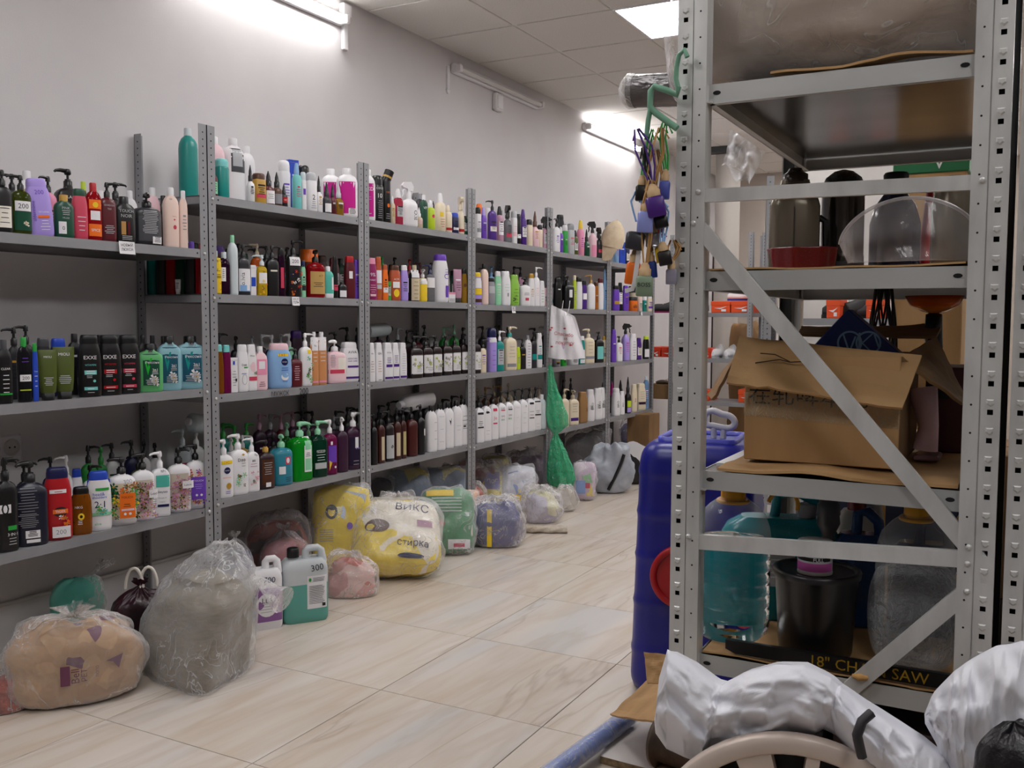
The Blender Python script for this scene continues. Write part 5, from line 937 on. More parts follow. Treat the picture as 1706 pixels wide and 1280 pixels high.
pack('orange-red pack in film between green and navy packs', (738, 800, 822, 902), .5, .3, ['#c9573c', '#d98a5a', '#b8433a', '#e0b090'], 4)
t, rx, ry, H = bag('goods_bag', 'clear bag around navy pack with yellow stripe', 'bag', (776, 874, 828, 916), .7, 36, FILM2(), noisy('navy_pack', '#2c2f6e', '#343884', 5, .4), None, .86, .2)
d = Deco(lambda x, z, k: (x, -ry*.94*math.sqrt(max(0, 1-(x/rx)**2))*(1-.3*(z/H)**2)-k, z), .004); d.rect('yellow', -.28*rx, .06*H, -.12*rx, .8*H); d.done(t, 'yellow_stripe')
c = atZ(905, 888, 0); t = thing('cloth_rag', 'beige twisted cloth rag on floor beside navy pack', 'rag', c, facing(c))
MB().loft([[(-.12+.26*i/14, .035*math.cos(2*PI*j/16)*(.7+.3*math.sin(i*1.3+j)), max(.002, .02+.02*math.sin(2*PI*j/16)*(1+.3*math.sin(j*3+i)))) for j in range(16)] for i in range(15)], True, True, True).obj('cloth', noisy('rag_cloth', '#b9ab98', '#d3c9bb', 14, .95, 0, .6, 60), t)
pack('yellow pack with violet lettering behind navy pack', (790, 840, 785, 856), .5, .3, ['#e2cb4a', '#e8dc90'], 5, [('r', '#8a86b8', -.35, .5, .7, .92), ('t', 'white', 'Лос', .2, .7, .8, .15), ('p', 'yellow', [(-.5, .3), (.8, .45), (.8, .15), (-.5, .1)])])
pack('white pack with blue and yellow print in film', (830, 894, 778, 856), .55, .3, ['#d3d3dc', '#cfcfd8'], 6, [('p', '#8795c4', [(-.5, .8), (.0, .85), (.6, .4), (.0, .3)]), ('t', 'yellow', 'TOP', .3, .3, .8, -.6), ('r', 'yellow', -.5, .2, .2, .32)])
bag('goods_bag', 'clear crumpled empty-looking bag before white blue pack', 'bag', (866, 934, 808, 874), .7, 40, FILM2(), patches('lavender_pack', ['#a9a2c0', '#c6c2d2', '#b0a8b8', '#d8d4b0'], 10), None, .8, .3)
bag('goods_bag', 'small clear crumpled bag left of pastel pack', 'bag', (920, 964, 808, 854), .7, 42, FILM2(), patches('white_stuff', ['#c9c4bd', '#d6d2cc', '#bdb5a8'], 12), None, .8, .3)
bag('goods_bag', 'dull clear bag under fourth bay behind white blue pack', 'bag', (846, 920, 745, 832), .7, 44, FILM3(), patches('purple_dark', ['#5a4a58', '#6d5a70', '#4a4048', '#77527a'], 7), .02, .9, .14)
pack('pastel printed pack beside silver bag', (953, 993, 772, 836), .55, .15, ['#d9c9d6', '#c9b4c8'], 7, [('r', '#7d9ad2', -.7, .15, .1, .5), ('p', '#e0c860', [(.2, .1), (.8, .1), (.6, .4), (.2, .35)]), ('p', '#8cbf8c', [(-.2, .6), (.5, .7), (.7, .45), (.2, .45)]), ('r', 'rose', .1, .3, .5, .44)])
silver = noisy('silver_poly', '#9da2ad', '#b7bcc6', 8, .4, 0, .6, 18)
t, rx, ry, H = bag('mail_bag', 'silver grey plastic sack with black strap under fifth bay', 'bag', (980, 1052, 742, 824), .7, 46, silver, None, None, .9, .24)
MB().tube([(rx*.75*math.sin(a), -ry*1.02*math.cos(a*.4), H*(.1+.75*q)) for q, a in [(i/8, 1.1*i/8-.1) for i in range(9)]], .012, 6).obj('black_strap', pl('black', .4), t)
bag('goods_bag', 'large dull clear bag under fifth bay against wall', 'bag', (928, 1014, 710, 800), .6, 48, FILM3(), patches('grey_dull', ['#77757a', '#8a888c', '#6a666c'], 7), None, .88, .2)
t, rx, ry, H = bag('tote_bag', 'black bag with white flap at end of wall racks', 'bag', (1036, 1074, 746, 808), .8, 51, noisy('black_bag', '#0d0c0f', '#1c1a1e', 9, .35, 0, .5, 20), None, None, .9, .14)
MB().grid(lambda u, v: (-.06+.17*u, -ry*.8-.01*v, H*.55+.16*v+.02*math.sin(5*u)), 6, 6).obj('white_flap', pl('white', .5), t)
bag('goods_bag', 'small clear bag of violet white goods under sixth bay', 'bag', (1030, 1068, 696, 764), .7, 53, FILM2(), patches('violet_white', ['#d8d4dc', '#6a68a8', '#e3dfe3', '#8a86b8'], 12), None, .9, .14)
for k, (bx, cols, lb) in enumerate((((632, 700, 782, 892), ['#cdb83a', '#d8cc88', '#8fa0b8'], 'yellow blue pack deep under third bay, left one'), ((700, 784, 782, 884), ['#d2bc38', '#dcd09a', '#93a2b8'], 'yellow blue pack deep under third bay, right one'), ((600, 640, 800, 900), ['#3a3a42', '#55555e'], 'dark pack deep under third bay beside post'), ((728, 770, 768, 850), ['#8a2a26', '#b89a90'], 'dark red pack deep under third bay near wall'), ((800, 850, 760, 842), ['#8f2f3a', '#bfa9a4', '#a89a4a'], 'red and beige pack deep under fourth bay'))):
    pack(lb, bx, .45, .2, cols, 20+k, None, True, 8)
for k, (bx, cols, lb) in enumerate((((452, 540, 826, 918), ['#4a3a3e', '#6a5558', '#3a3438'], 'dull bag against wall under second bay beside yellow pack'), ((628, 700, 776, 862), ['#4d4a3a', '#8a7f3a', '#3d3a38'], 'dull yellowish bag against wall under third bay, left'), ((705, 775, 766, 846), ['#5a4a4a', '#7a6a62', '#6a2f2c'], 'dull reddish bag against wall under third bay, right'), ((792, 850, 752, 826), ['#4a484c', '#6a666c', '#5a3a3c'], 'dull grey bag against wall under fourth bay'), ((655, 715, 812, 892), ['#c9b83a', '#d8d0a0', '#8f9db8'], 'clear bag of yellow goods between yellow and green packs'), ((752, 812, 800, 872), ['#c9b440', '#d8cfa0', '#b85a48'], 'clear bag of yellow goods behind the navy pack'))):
    bag('goods_bag', lb, 'bag', bx, .6, 200+k*3, FILM3() if k < 4 else FILM2(), patches('fill_goods_%d' % k, cols, 9), None, .86, .24)  # dull wall-side bags added to thicken the pile and darken under the racks
# brown carton under the last bay
c, rx, ry, H = floor_frame(1046, 1096, 690, 782, .8)
t = thing('cardboard_box', 'brown cardboard box on floor under the sixth bay', 'box', c, PI/2)
MB().bbox(-rx, -ry, 0, rx, ry, H, .004).obj('carton_body', carddark(), t); MB().box(-rx*.98, -ry*.98, H, rx*.98, -.002, H+.004).obj('flap', carddark(), t); MB().box(-rx*.98, .002, H, rx*.98, ry*.98, H+.004).obj('flap', carddark(), t)
# jerrycans
def jerrycan(label, box, kd, upper, lower, lv, capc, deco, yawd=0, cap_side=-1):
    c, rx, ry, H = floor_frame(*box, kd); t = thing('jerrycan', label, 'jerrycan', c, facing(c)+yawd, 'jerrycans on the floor')
    hb = H*.82; lvz = hb*lv; n = 5.5
    P = [(0, rx*.92, ry*.9), (.012, rx*.99, ry*.98), (.03, rx, ry), (hb*.84, rx, ry), (hb*.93, rx*.95, ry*.95), (hb, rx*.78, ry*.72)]
    def cut(z): A, B = interp(P, z); return (z, A, B)
    lo = [q for q in P if q[0] < lvz]+[cut(lvz)]; hi = [cut(lvz)]+[q for q in P if q[0] > lvz]
    MB().lathe(lo, 32, n=n, cap1=False).obj('liquid', mat(lower), t); MB().lathe(hi, 32, n=n, cap0=False).obj('body', mat(upper), t)
    # moulded carrying handle over the shoulder
    s = -cap_side; hw = ry*.26; prof = [(s*.02*rx, hb*.93), (s*.04*rx, H*.955), (s*.14*rx, H), (s*.66*rx, H), (s*.84*rx, H*.96), (s*.95*rx, hb*.95), (s*.70*rx, hb*.93)]
    hole = [(s*.2*rx, H*.86), (s*.2*rx, H*.94), (s*.68*rx, H*.94), (s*.7*rx, H*.86)]
    mb = MB(); mb.tube([(x, 0, z-.01) for x, z in [(s*.08*rx, hb*.96), (s*.10*rx, H*.94), (s*.2*rx, H-.008), (s*.62*rx, H-.008), (s*.78*rx, H*.94), (s*.86*rx, hb*.94)]], [.016, .015, .0145, .0145, .015, .018], 10)
    mb.obj('handle', mat(upper), t)
    if capc:
        MB().lathe([(hb*.97, .019), (hb*.99+.012, .019)], 18, cx=cap_side*rx*.45).obj('neck', mat(upper), t)
        mb = MB(); mb.lathe([(hb+.008, .025), (hb+.042, .0245), (hb+.046, .021)], 20, cx=cap_side*rx*.45); mb.obj('cap', mat(capc), t)
    def surf(x, z, o_): A, B = interp(P, z); u = min(abs(x)/A, .995); return (x, -B*(1-u**n)**(1/n)-o_, z)
    d = Deco(surf, .0008)
    for q in deco:
        if q[0] == 'r': d.rect(q[1], q[2]*rx, q[3]*hb, q[4]*rx, q[5]*hb, 12)
        elif q[0] == 't': d.text(q[1], q[2], q[3]*rx, q[4]*hb, q[5]*rx, q[6] if len(q) > 6 else 0)
        elif q[0] == 'o': d.disc(q[1], q[2]*rx, q[3]*hb, q[4]*rx, q[5]*hb)
        elif q[0] == 'l':
            for i in range(q[6]): z = q[3]+(q[5]-q[3])*i/max(q[6]-1, 1); d.rect(q[1], q[2]*rx, z*hb, (q[4]-.25*random.random()*(q[4]-q[2]))*rx, z*hb+.0018, 6, 1)
    d.done(t)
jerrycan('translucent jerrycan of turquoise liquid with black cap', (467, 546, 907, 1038), .62, '#c3c8cc', '#5aa195', .62, 'black', [('r', 'white', .0, .22, .88, .75), ('l', 'charcoal', .08, .3, .8, .58, 12), ('l', 'navy', .25, .66, .8, .71, 3), ('o', 'green', .12, .69, .06, .03), ('r', 'charcoal', .65, .25, .8, .3), ('t', 'charcoal', '300', .45, .88, .55, .1)], .25)
jerrycan('white jerrycan with purple lower label behind linen bag tail', (412, 470, 925, 1050), .7, 'white', 'white', .3, None, [('r', '#8a5f96', -.92, .14, .92, .7), ('o', 'white', .0, .42, .65, .2), ('t', 'charcoal', 'LLа', .0, .5, .6), ('l', 'grey', -.4, .3, .4, .44, 4), ('t', 'navy', '700', .15, .84, .7, -.05)], .25, -1)
# bags hanging on the fourth post
pg = atX(927, 560, -2.74)
t = thing('hanging_bag', 'white shop bag with red script hanging from second shelf lip', 'bag', (pg.x, pg.y+.02, pg.z), facing(pg))
s_ = depth(pg)/F_PX
out = lambda v: (-.30+.1*0, .30)
def wbag(u, v):
    L = -11-5*(1-v); R_ = 28+18*(1-v)**.8
    x = (L+(R_-L)*u)*s_; top = 52-19*u; bot = -36-3*math.sin(3.1*u); z = (bot+(top-bot)*v)*s_
    y = -(.05*math.sin(PI*u)*(1-v)**.7+.012*math.sin(9*u+4*v)+.004*math.sin(25*u))
    return (x, y, z)
wm = noisy('white_bag_plastic', '#dcd8dd', '#e4e1e5', 6, .4, 0, .4, 25)
mb = MB(); mb.grid(wbag, 24, 24); mb.grid(lambda u, v: (lambda p: (p[0], .035*math.sin(PI*u)*(1-v)+.004, p[2]))(wbag(u, v)), 24, 24); mb.obj('plastic_bag', wm, t)
MB().loft(bag_rings(.085, .03, .09, 77, .6, .1, 5, None, 30, 18), True, True, True, M=Matrix.Translation((.045, .0, -.118))).obj('contents', patches('pinkish_goods', ['#d0a0b4', '#c9b4d2', '#d9a0a0', '#d8ccd4'], 14), t)
def onb(x, z, k):
    u = (x/s_+14)/54; u = min(max(u, 0), 1); v = min(max((z/s_+37)/80, 0), 1)
    return (x, -(.05*math.sin(PI*u)*(1-v)**.7+.012*math.sin(9*u+4*v)+.004*math.sin(25*u))-.006-k, z)
d = Deco(onb, .0); rc = '#b0393a'
d.text(rc, 'Спасибо', .04, .012, .125, -.12); d.text(rc, 'за', .05, -.018, .024); d.text(rc, 'покупку', .048, -.05, .12, -.04)
for (x, z) in ((-.05, .04), (-.04, .055), (.045, .05), (-.04, -.07), (.085, -.06)): d.disc(rc, x, z, .009, .005)
d.done(t, 'red_print')
for x in (.0, .045): MB().tube([(x, -.006, .06), (x+.01, -.01, .12), (x+.03, -.012, .19), (x+.035, .02, .235)], .0022, 6).obj('string', pl('white', .4), t)
greenf = film('green_bag_film', (.05, .55, .26), .55, .93, .22, .7, 22)
pg = atX(927, 700, -2.745)
t = thing('hanging_bag', 'green plastic bag hung and tied from third shelf lip', 'bag', (pg.x, pg.y, pg.z), facing(pg)); s_ = depth(pg)/F_PX
def prof_bag(pts, seed, fold=7):
    rings = []; rn = random.Random(seed); ph = rn.random()*6
    for (dx, dy, r) in pts:
        rings.append([(s_*(dx+r*math.cos(a)*(1+.14*math.sin(fold*a+ph+dy*.03))), s_*r*.62*math.sin(a)*(1+.14*math.sin(fold*a+ph)), -s_*dy) for a in [2*PI*j/40 for j in range(40)]])
    return rings
def dense(pts, n=4):
    o = []
    for a, b in zip(pts, pts[1:]):
        for i in range(n): q = i/n; q2 = q*q*(3-2*q); o.append((a[0]+(b[0]-a[0])*q, a[1]+(b[1]-a[1])*q, a[2]+(b[2]-a[2])*q2))
    return o+[pts[-1]]
MB().loft(prof_bag(dense([(-11, -92, 3), (-10, -75, 5), (-8, -55, 8), (-4, -30, 13), (0, -8, 17), (2, 8, 16), (0, 18, 8), (-1, 23, 3.5), (-1, 28, 5), (0, 40, 10), (3, 58, 15), (7, 80, 20), (9, 98, 22), (10, 110, 18), (10, 114, 8)]), 3), True, True, True).obj('plastic_bag', greenf, t)
MB().loft(bag_rings(15*s_, 9*s_, 42*s_, 61, .6, .12, 5, None, 30, 18), True, True, True, M=Matrix.Translation((9*s_, 0, -112*s_))).obj('contents', patches('green_goods', ['#2f6b4a', '#9fc9b0', '#3f5a6a', '#1f5038'], 16), t)
# baseball cap on the fifth post
pc = atX(1020, 400, -2.76); t = thing('baseball_cap', 'cream baseball cap hung on the post between fifth and sixth bays', 'cap', pc, facing(pc)-.3); s_ = depth(pc)/F_PX
capm = noisy('cap_cotton', '#cdb99c', '#d8c6ab', 20, .95, 0, .3, 150)
Mx = Matrix.Rotation(.25, 4, 'Y')
MB().lathe([(-12*s_, 19*s_, 21*s_), (0, 20*s_, 22*s_), (12*s_, 18*s_, 20*s_), (22*s_, 14*s_, 15*s_), (30*s_, 7*s_, 8*s_), (33*s_, 1.5*s_, 1.5*s_)], 24, cap0=False, M=Mx).obj('crown', capm, t)
MB().grid(lambda u, v: tuple(Mx @ Vector(((-17+34*u)*s_*(1-.35*v), (-15-3*math.sin(PI*u))*s_+.1*s_*v, (-12-20*v-4*math.sin(PI*u)*v)*s_))), 12, 8).obj('visor', capm, t)
MB().lathe([(32*s_, 2.2*s_), (34*s_, 1.2*s_)], 10, M=Mx).obj('button', capm, t)
# ------------------------------------------------------------------ near galvanised rack on the right
YR, YRB = 1.85, 2.83
G = galv(); darkin = pl('#0b0b0c', .8)
HS, FS_ = .031, .026       # hole strip and flat strip widths
def perf_post(h, mir):
    """channel post: x from 0 (outer edge) inwards; front at y = 0; mir = -1 mirrors it"""
    mb = MB(); p = .05; x0, x1, x2, x3 = 0, HS*.36, HS*.66, HS; zz = -.004
    def q(a, b, c, d, mi=0): mb.add([(mir*v[0], v[1], v[2]) for v in (a, b, c, d)], [(0, 1, 2, 3)], mi)
    n = int(h/p)
    for i in range(n):
        z0, z1 = i*p, (i+1)*p; hz0, hz1 = z0+.019, z0+.0285
        q((x0, 0, z0), (x1, 0, z0), (x1, 0, z1), (x0, 0, z1)); q((x2, 0, z0), (x3, 0, z0), (x3, 0, z1), (x2, 0, z1))
        q((x1, 0, z0), (x2, 0, z0), (x2, 0, hz0), (x1, 0, hz0)); q((x1, 0, hz1), (x2, 0, hz1), (x2, 0, z1), (x1, 0, z1))
        for (a, b) in (((x1, hz0), (x2, hz0)), ((x2, hz0), (x2, hz1)), ((x2, hz1), (x1, hz1)), ((x1, hz1), (x1, hz0))): q((a[0], 0, a[1]), (b[0], 0, b[1]), (b[0], .002, b[1]), (a[0], .002, a[1]))
        # pressed shield-shaped catch above each hole
        c = (x1+x2)/2; w_ = .0065; t0 = hz1+.009
        sh = [(c-w_, t0+.009), (c-w_, t0+.001), (c, t0-.004), (c+w_, t0+.001), (c+w_, t0+.009)]
        inn = [(c+(x-c)*.6, t0+.004+(z-t0-.004)*.6) for x, z in sh]
        mb.add([(mir*x, -.0002, z) for x, z in sh]+[(mir*x, -.0032, z) for x, z in inn], [(j, (j+1) % 5, 5+(j+1) % 5, 5+j) for j in range(5)]+[(5, 6, 7, 8, 9)])
        c2 = HS+.002+FS_*.5
        mb.add([(mir*(c2+.0021*math.cos(PI/3*k)), -.0006, z0+.036+.0021*math.sin(PI/3*k)) for k in range(6)], [tuple(range(6))], 1)
    H = n*p
    for a, b, y0, y1 in ((HS, HS+.0022, .0015, .0015), (HS+.0022, HS+.0022+FS_, -.0005, -.0005)): q((a, y0, 0), (b, y1, 0), (b, y1, H), (a, y0, H))
    q((HS, 0, 0), (HS, .0015, 0), (HS, .0015, H), (HS, 0, H), 1); q((HS+.0022, .0015, 0), (HS+.0022, -.0005, 0), (HS+.0022, -.0005, H), (HS+.0022, .0015, H), 1)
    X = HS+.0022+FS_
    q((X, -.0005, 0), (X, .04, 0), (X, .04, H), (X, -.0005, H)); q((0, 0, 0), (0, 0, H), (0, .045, H), (0, .045, 0))
    q((x0, .03, 0), (HS, .03, 0), (HS, .03, H), (x0, .03, H), 1)
    # perforated return flange along the side
    for i in range(n):
        z0 = i*p+.02; mb.add([(mir*(-.0006), y, z) for y, z in ((.018, z0), (.028, z0), (.028, z0+.009), (.018, z0+.009))], [(0, 1, 2, 3)], 1)
    return mb, X
PXL = atY(1126, 300, YR).x; PXR = atY(1681, 300, YR).x
pmL, PW = perf_post(2.3, 1); pmR, _ = perf_post(2.3, -1)
pmL = pmL.mesh('post', [G, darkin]); pmR = pmR.mesh('post', [G, darkin])
rk = thing('storage_rack', 'tall galvanised storage rack with braced end, nearest on the right', 'rack', (PXL, YR, 0))
RW = PXR-PXL
share('post', pmL, rk, (0, 0, 0)); share('post', pmR, rk, (RW, 0, 0))
share('post', pmL, rk, (0, YRB-YR, 0), scale=(1, -1, 1)); share('post', pmR, rk, (RW, YRB-YR, 0), scale=(1, -1, 1))
zs = [1.697, 1.330, .928, .548, .12]
LIP = .038; D = YRB-YR
for z in zs:
    mb = MB(); a, b = PW-.006, RW-PW+.006
    mb.box(a, .022, z-.004, b, D-.012, z-.002, 2); mb.box(a, .019, z-LIP, b, .022, z); mb.box(a, D-.007, z-LIP, b, D-.004, z)
    mb.box(a, .02, z-LIP, a+.002, D-.006, z); mb.box(b-.002, .02, z-LIP, b, D-.006, z)
    mb.box(a, .02, z-LIP, b, .034, z-LIP+.002); mb.box(a, D-.02, z-LIP, b, D-.006, z-LIP+.002); mb.box(a, .006, z-LIP, a+.016, D-.006, z-LIP+.002)
    for xx in (a+.022, b-.022):
        mb.lathe([(0, .0042), (.0006, .0042)], 10, 1.9, 2, 1, Matrix.Translation((xx, .0185, z-.017)) @ Matrix.Rotation(PI/2, 4, 'X') @ Matrix.Rotation(PI/2, 4, 'Z'))
    mb.obj('shelf', [noisy('galv_lip', '#b0b1b0', '#c4c5c4', 5, .4, .35, .02, 60, (.3, 1, 1), 5), darkin, noisy('galv_shelf_shaded', '#77787a', '#8c8d8e', 5, .2, .9, .02, 40, (.3, 1, 1), 5)], rk)  # panel is a darker copy of the lip metal, painting in underside shade
def brace(p0, p1, w_=.028):
    a, b = Vector(p0), Vector(p1); d = (b-a).normalized(); n = Vector((0, -1, 0)); s = d.cross(n).normalized()*w_/2
    mb = MB(); t_ = Vector((0, .0025, 0)); back = Vector((0, .014, 0))
    r = lambda o: [tuple(o+s), tuple(o-s), tuple(o-s+back), tuple(o-s*.85+back), tuple(o-s*.85+t_), tuple(o+s*.85+t_), tuple(o+s*.85+back), tuple(o+s+back)]
    mb.loft([r(a), r(b)], True, True, True, 0, False); mb.obj('brace', G, rk)
o0 = Vector((PXL, YR, 0)); yb_ = -.0
def rp(px, py, dy=.002): p = atY(px, py, YR+dy); return p-o0
brace(rp(1150, 327), rp(1650, 302), .026); brace(rp(1150, 362), rp(1640, 945), .03)
brace(rp(1140, 902), rp(1640, 935), .03); brace(rp(1640, 962), rp(1415, 1150), .03)
for (px, py) in ((1163, 320), (1155, 372), (1637, 300), (1147, 894), (1612, 940), (1611, 986), (1614, 912)):
    p = rp(px, py, -.001); MB().lathe([(0, .0055), (.003, .005), (.0045, .002)], 8, M=Matrix.Translation(p) @ Matrix.Rotation(PI/2, 4, 'X')).obj('bolt', G, rk)
# neighbouring rack, only its left post and shelf ends in view
px2 = atY(1668, 300, YR+.03).x+.012
rk2 = thing('storage_rack', 'second galvanised rack at right edge, beside the near one', 'rack', (PXR+.015, YR+.01, 0))
share('post', pmL, rk2, (0, 0, 0)); share('post', pmR, rk2, (.62, 0, 0)); share('post', pmL, rk2, (0, D, 0), scale=(1, -1, 1)); share('post', pmR, rk2, (.62, D, 0), scale=(1, -1, 1))
for z in (1.72, 1.34, .93, .55, .12):
    mb = MB(); mb.box(.06, .012, z-.004, .56, D-.012, z); mb.box(.06, .004, z-LIP, .56, .007, z); mb.box(.06, D-.007, z-LIP, .56, D-.004, z); mb.box(.06, .006, z-LIP, .062, D-.006, z); mb.box(.558, .006, z-LIP, .56, D-.006, z); mb.obj('shelf', G, rk2)
bottle((PXR+.02+.1, YR+.06, 1.34), .3, .03, .25, 'flip', 'black', 'black', desc='black bottle on second rack behind the twin posts')
# sheets of cardboard lining the shelves
def sheet(label, z, x0, x1, y0, y1, m, seed, th=.004, name='cardboard_sheet', amp=.006):
    t = thing(name, label, 'cardboard', (0, 0, 0))
    def f(o):
        def g(u, v):
            x = x0+(x1-x0)*u; y = y0+(y1-y0)*v+.006*noise.noise(Vector((x*30, seed, v)))
            return (x, y, z+o+max(0, amp*noise.noise(Vector((x*7, y*7, seed)))+amp*.3))
        return g
    mb = MB(); mb.grid(f(th), 24, 14, smooth=False); mb.grid(f(.0005), 24, 14, smooth=False)
    e = [f(0.0005)(i/24, 0) for i in range(25)]; e2 = [f(th)(i/24, 0) for i in range(25)]
    mb.add(e+e2, [(i, i+1, 26+i, 25+i) for i in range(24)]); mb.obj('board', m, t)
XL, XR_ = PXL+PW, PXR-PW
sheet('thin cardboard sheet lining second shelf of near rack', zs[1], XL+.004, XR_-.004, YR+.02, YRB-.05, card(), 1)
sheet('torn cardboard sheet under the open carton on near rack', zs[2], XL+.03, XR_-.004, YR+.018, YRB-.05, card(), 2, .006, amp=.01)
sheet('flattened cardboard lining bottom shelf of near rack', zs[3], XL+.004, XR_-.004, YR+.024, YRB-.05, card(), 3)
mb = MB(); mb.box(XL+.004, YR+.1, zs[2]+.0005, XL+.028, YRB-.1, zs[2]+.006)
tag(mb.obj('white_sheet', pl('white', .6)), 'white strip of board at left edge under open carton', 'board')
# --- top shelf: wrapped fabric bundle
bz = zs[0]; yb = YR+.21
t = thing('fabric_bundle', 'large taupe fabric roll wrapped in clear film, top shelf of near rack', 'fabric roll', ((XL+XR_)/2, yb+.03, bz+.022))
Lh = (XR_-XL)/2+.0; rg = []
for i in range(41):
    x = -Lh-.075+(2*Lh+.074)*i/40; r = []
    rad = .17*(1 if i > 2 else .88+.04*i)
    for j in range(64):
        a = 2*PI*j/64; nn = 1+.05*noise.noise(Vector((x*6, math.cos(a)*2, math.sin(a)*2)))+.05*(noise.ridged_multi_fractal(Vector((x*5, math.cos(a)*2.5, math.sin(a)*2.5+7)), 1, 2, 3, 1, 2)-1)
        y, z = rad*1.05*math.cos(a)*nn, rad*.98*math.sin(a)*nn
        r.append((x, y, max(z, -.165*1)+.166))
    rg.append(r)
taupe = noisy('taupe_fabric', '#c4b6aa', '#d2c6bb', 5, .7, 0, .35, 30, (1, 1, 1), 6)
MB().loft(rg).obj('fabric', taupe, t)
MB().loft([[(x*1.008, y*1.05-.0, max(z*1.035, .001)) for x, y, z in r] for r in rg]).obj('film_wrap', film('bundle_film', (.88, .86, .85), .10, .5, .1, .6, 7, .45), t)
sheet('tan cardboard sheet under fabric roll, top shelf of near rack', zs[0], XL+.12, XR_-.004, YR+.018, YR+.06, card(), 6, .005, amp=.018)
p = atY(1150, 90, YR+.16); t = thing('film_bundle', 'crumpled clear film end bulging past left post, top shelf', 'film', (p.x+.0, YR+.2, zs[0]))
MB().loft(bag_rings(.05, .1, .26, 71, .6, .16, 9, None, 48, 34), True, True, True).obj('film', FILM2(), t)
# dark wrapped roll lying further left beyond the rack, seen over the hanger
a_, b_ = atY(1050, 152, 2.12), atY(1150, 148, 2.12)
t = thing('wrapped_roll', 'dark roll wrapped in silver film sticking out behind left post', 'roll', b_, 0); dv = a_-b_; t.rotation_mode = 'QUATERNION'; t.rotation_quaternion = dv.to_track_quat('Z', 'Y'); L = dv.length; rr = 27*depth(a_)/F_PX
MB().lathe([(-.03, rr), (L*.98, rr), (L, rr*.94)], 24).obj('roll', noisy('dark_roll', '#2e2a2b', '#77706f', 7, .25, .3, .9, 40, (1, 1, .4)), t)
MB().lathe([(L*.9, rr*1.03), (L*1.02, rr*1.08), (L*1.1, rr*.8), (L*1.16, rr*.4)], 24, cap0=False).obj('film_end', FILM2(), t)
# a shelf board behind carries the roll
p0 = atY(1075, 208, 2.9); p1 = atY(1180, 200, 2.9)
# clear film scraps hanging from the top shelf side
def scrap(pts, y, label, seed):
    P = [atY(px, py, y+.02*k) for k, (px, py) in enumerate(pts)]; t = thing('film_scrap', label, 'film', P[0])
    c = [p-P[0] for p in P]
    def f(u, v):
        a = c[0].lerp(c[1], u); b = c[3].lerp(c[2], u); q = a.lerp(b, v); n_ = noise.noise(Vector((u*4, v*4, seed)))
        return (q.x, q.y+.03*n_+.012*math.sin(14*u+3*v), q.z+.012*math.sin(9*u)*v)
    MB().grid(f, 22, 22).obj('film', film('milky_film', (.92, .92, .95), .5, .85, .25, .5, 12, .3), t)
scrap(((1216, 214), (1272, 252), (1250, 312), (1202, 276)), 2.5, 'milky plastic film scrap hanging below top shelf of near rack', 5)
# --- second shelf
def cyl(name, label, cat, px0, px1, pyt, y, z, prof, m, n=2, k=1, parts=(), seg=28, rz=None):
    c = atY((px0+px1)/2, pyt, y); dep = depth(c); R_ = (px1-px0)*dep/F_PX/2*.97; H = c.z-z
    t = thing(name, label, cat, (c.x, y, z), rz if rz is not None else facing(c)); MB().lathe([(q[0]*H, q[1]*R_) for q in prof], seg, k, n).obj('body', m, t)
    return t, R_, H
# red tray
c = atY(1336, 430, YR+.32); R_ = 55*depth(c)/F_PX
t = thing('red_tray', 'dark red scalloped plastic tray on second shelf of near rack', 'tray', (c.x, YR+.32, zs[1]+.012))
rg = []
for z, s_ in ((0, .93), (.03, .985), (.046, 1.0), (.05, 1.03), (.05, .97), (.006, .9)): rg.append([(R_*s_*(1+.035*math.cos(8*a))*math.cos(a), R_*.8*s_*(1+.035*math.cos(8*a))*math.sin(a), z) for a in [2*PI*j/64 for j in range(64)]])
MB().loft(rg, cap1=False).obj('tray', pl('#6d0d14', .25), t); MB().lathe([(.006, R_*.9, R_*.72)][:1]+[(.007, R_*.9, R_*.72)], 32).obj('tray_floor', pl('#6d0d14', .25), t)
# taupe angular flask on the tray
c = atY(1325, 300, YR+.33); s_ = depth(c)/F_PX
t = thing('metal_flask', 'taupe metal flask with sloped shoulders standing on red tray', 'flask', (c.x, YR+.33, zs[1]+.02), facing(c))
H = (c.z-zs[1]-.02)*1.13; W = 41*s_
MB().lathe([(0, W*.98), (H*.02, W), (H*.62, W), (H*.68, W*.93), (H*.82, W*.62), (H*.88, W*.56)], 28, .62, 3).obj('body', noisy('taupe_metal', '#70685c', '#8a8172', 3, .25, .55, 0, 60, (1, 1, .2)), t)
mb = MB(); mb.lathe([(H*.86, W*.5), (H*.94, W*.5), (H*.96, W*.34), (H, W*.25)], 20, .9); mb.obj('stopper', pl('#2f2522', .25), t)
MB().box(-W*.03, -W*.64, H*.03, W*.03, -W*.6, H*.6).obj('seam', pl('#3b352e'), t)
mb = MB(); mb.tube([(W*.95, 0, H*.5), (W*1.22, 0, H*.46), (W*1.25, 0, H*.2), (W*.98, 0, H*.1)], .008, 8); mb.obj('handle', pl('black', .2), t)
t, R_, H = cyl('vacuum_flask', 'tall dark glossy cylinder between flask and clear visor, second shelf', 'flask', 1370, 1442, 283, YR+.42, zs[1]+.012, [(0, .95), (.02, 1), (.16, 1), (.17, .98), (.7, .98), (.8, .96)], noisy('dark_steel', '#242222', '#4d4845', 4, .18, .7, 0, 40, (3, 3, .2)))
MB().lathe([(H*.74, R_*1.0), (H*.82, R_*1.01), (H*.92, R_*.82), (H*.98, R_*.45), (H, R_*.1)], 28).obj('lid', pl('black', .25), t)
MB().lathe([(0.0, R_*1.02), (H*.1, R_*1.02)], 28).obj('base_ring', pl('darkgrey', .3), t)
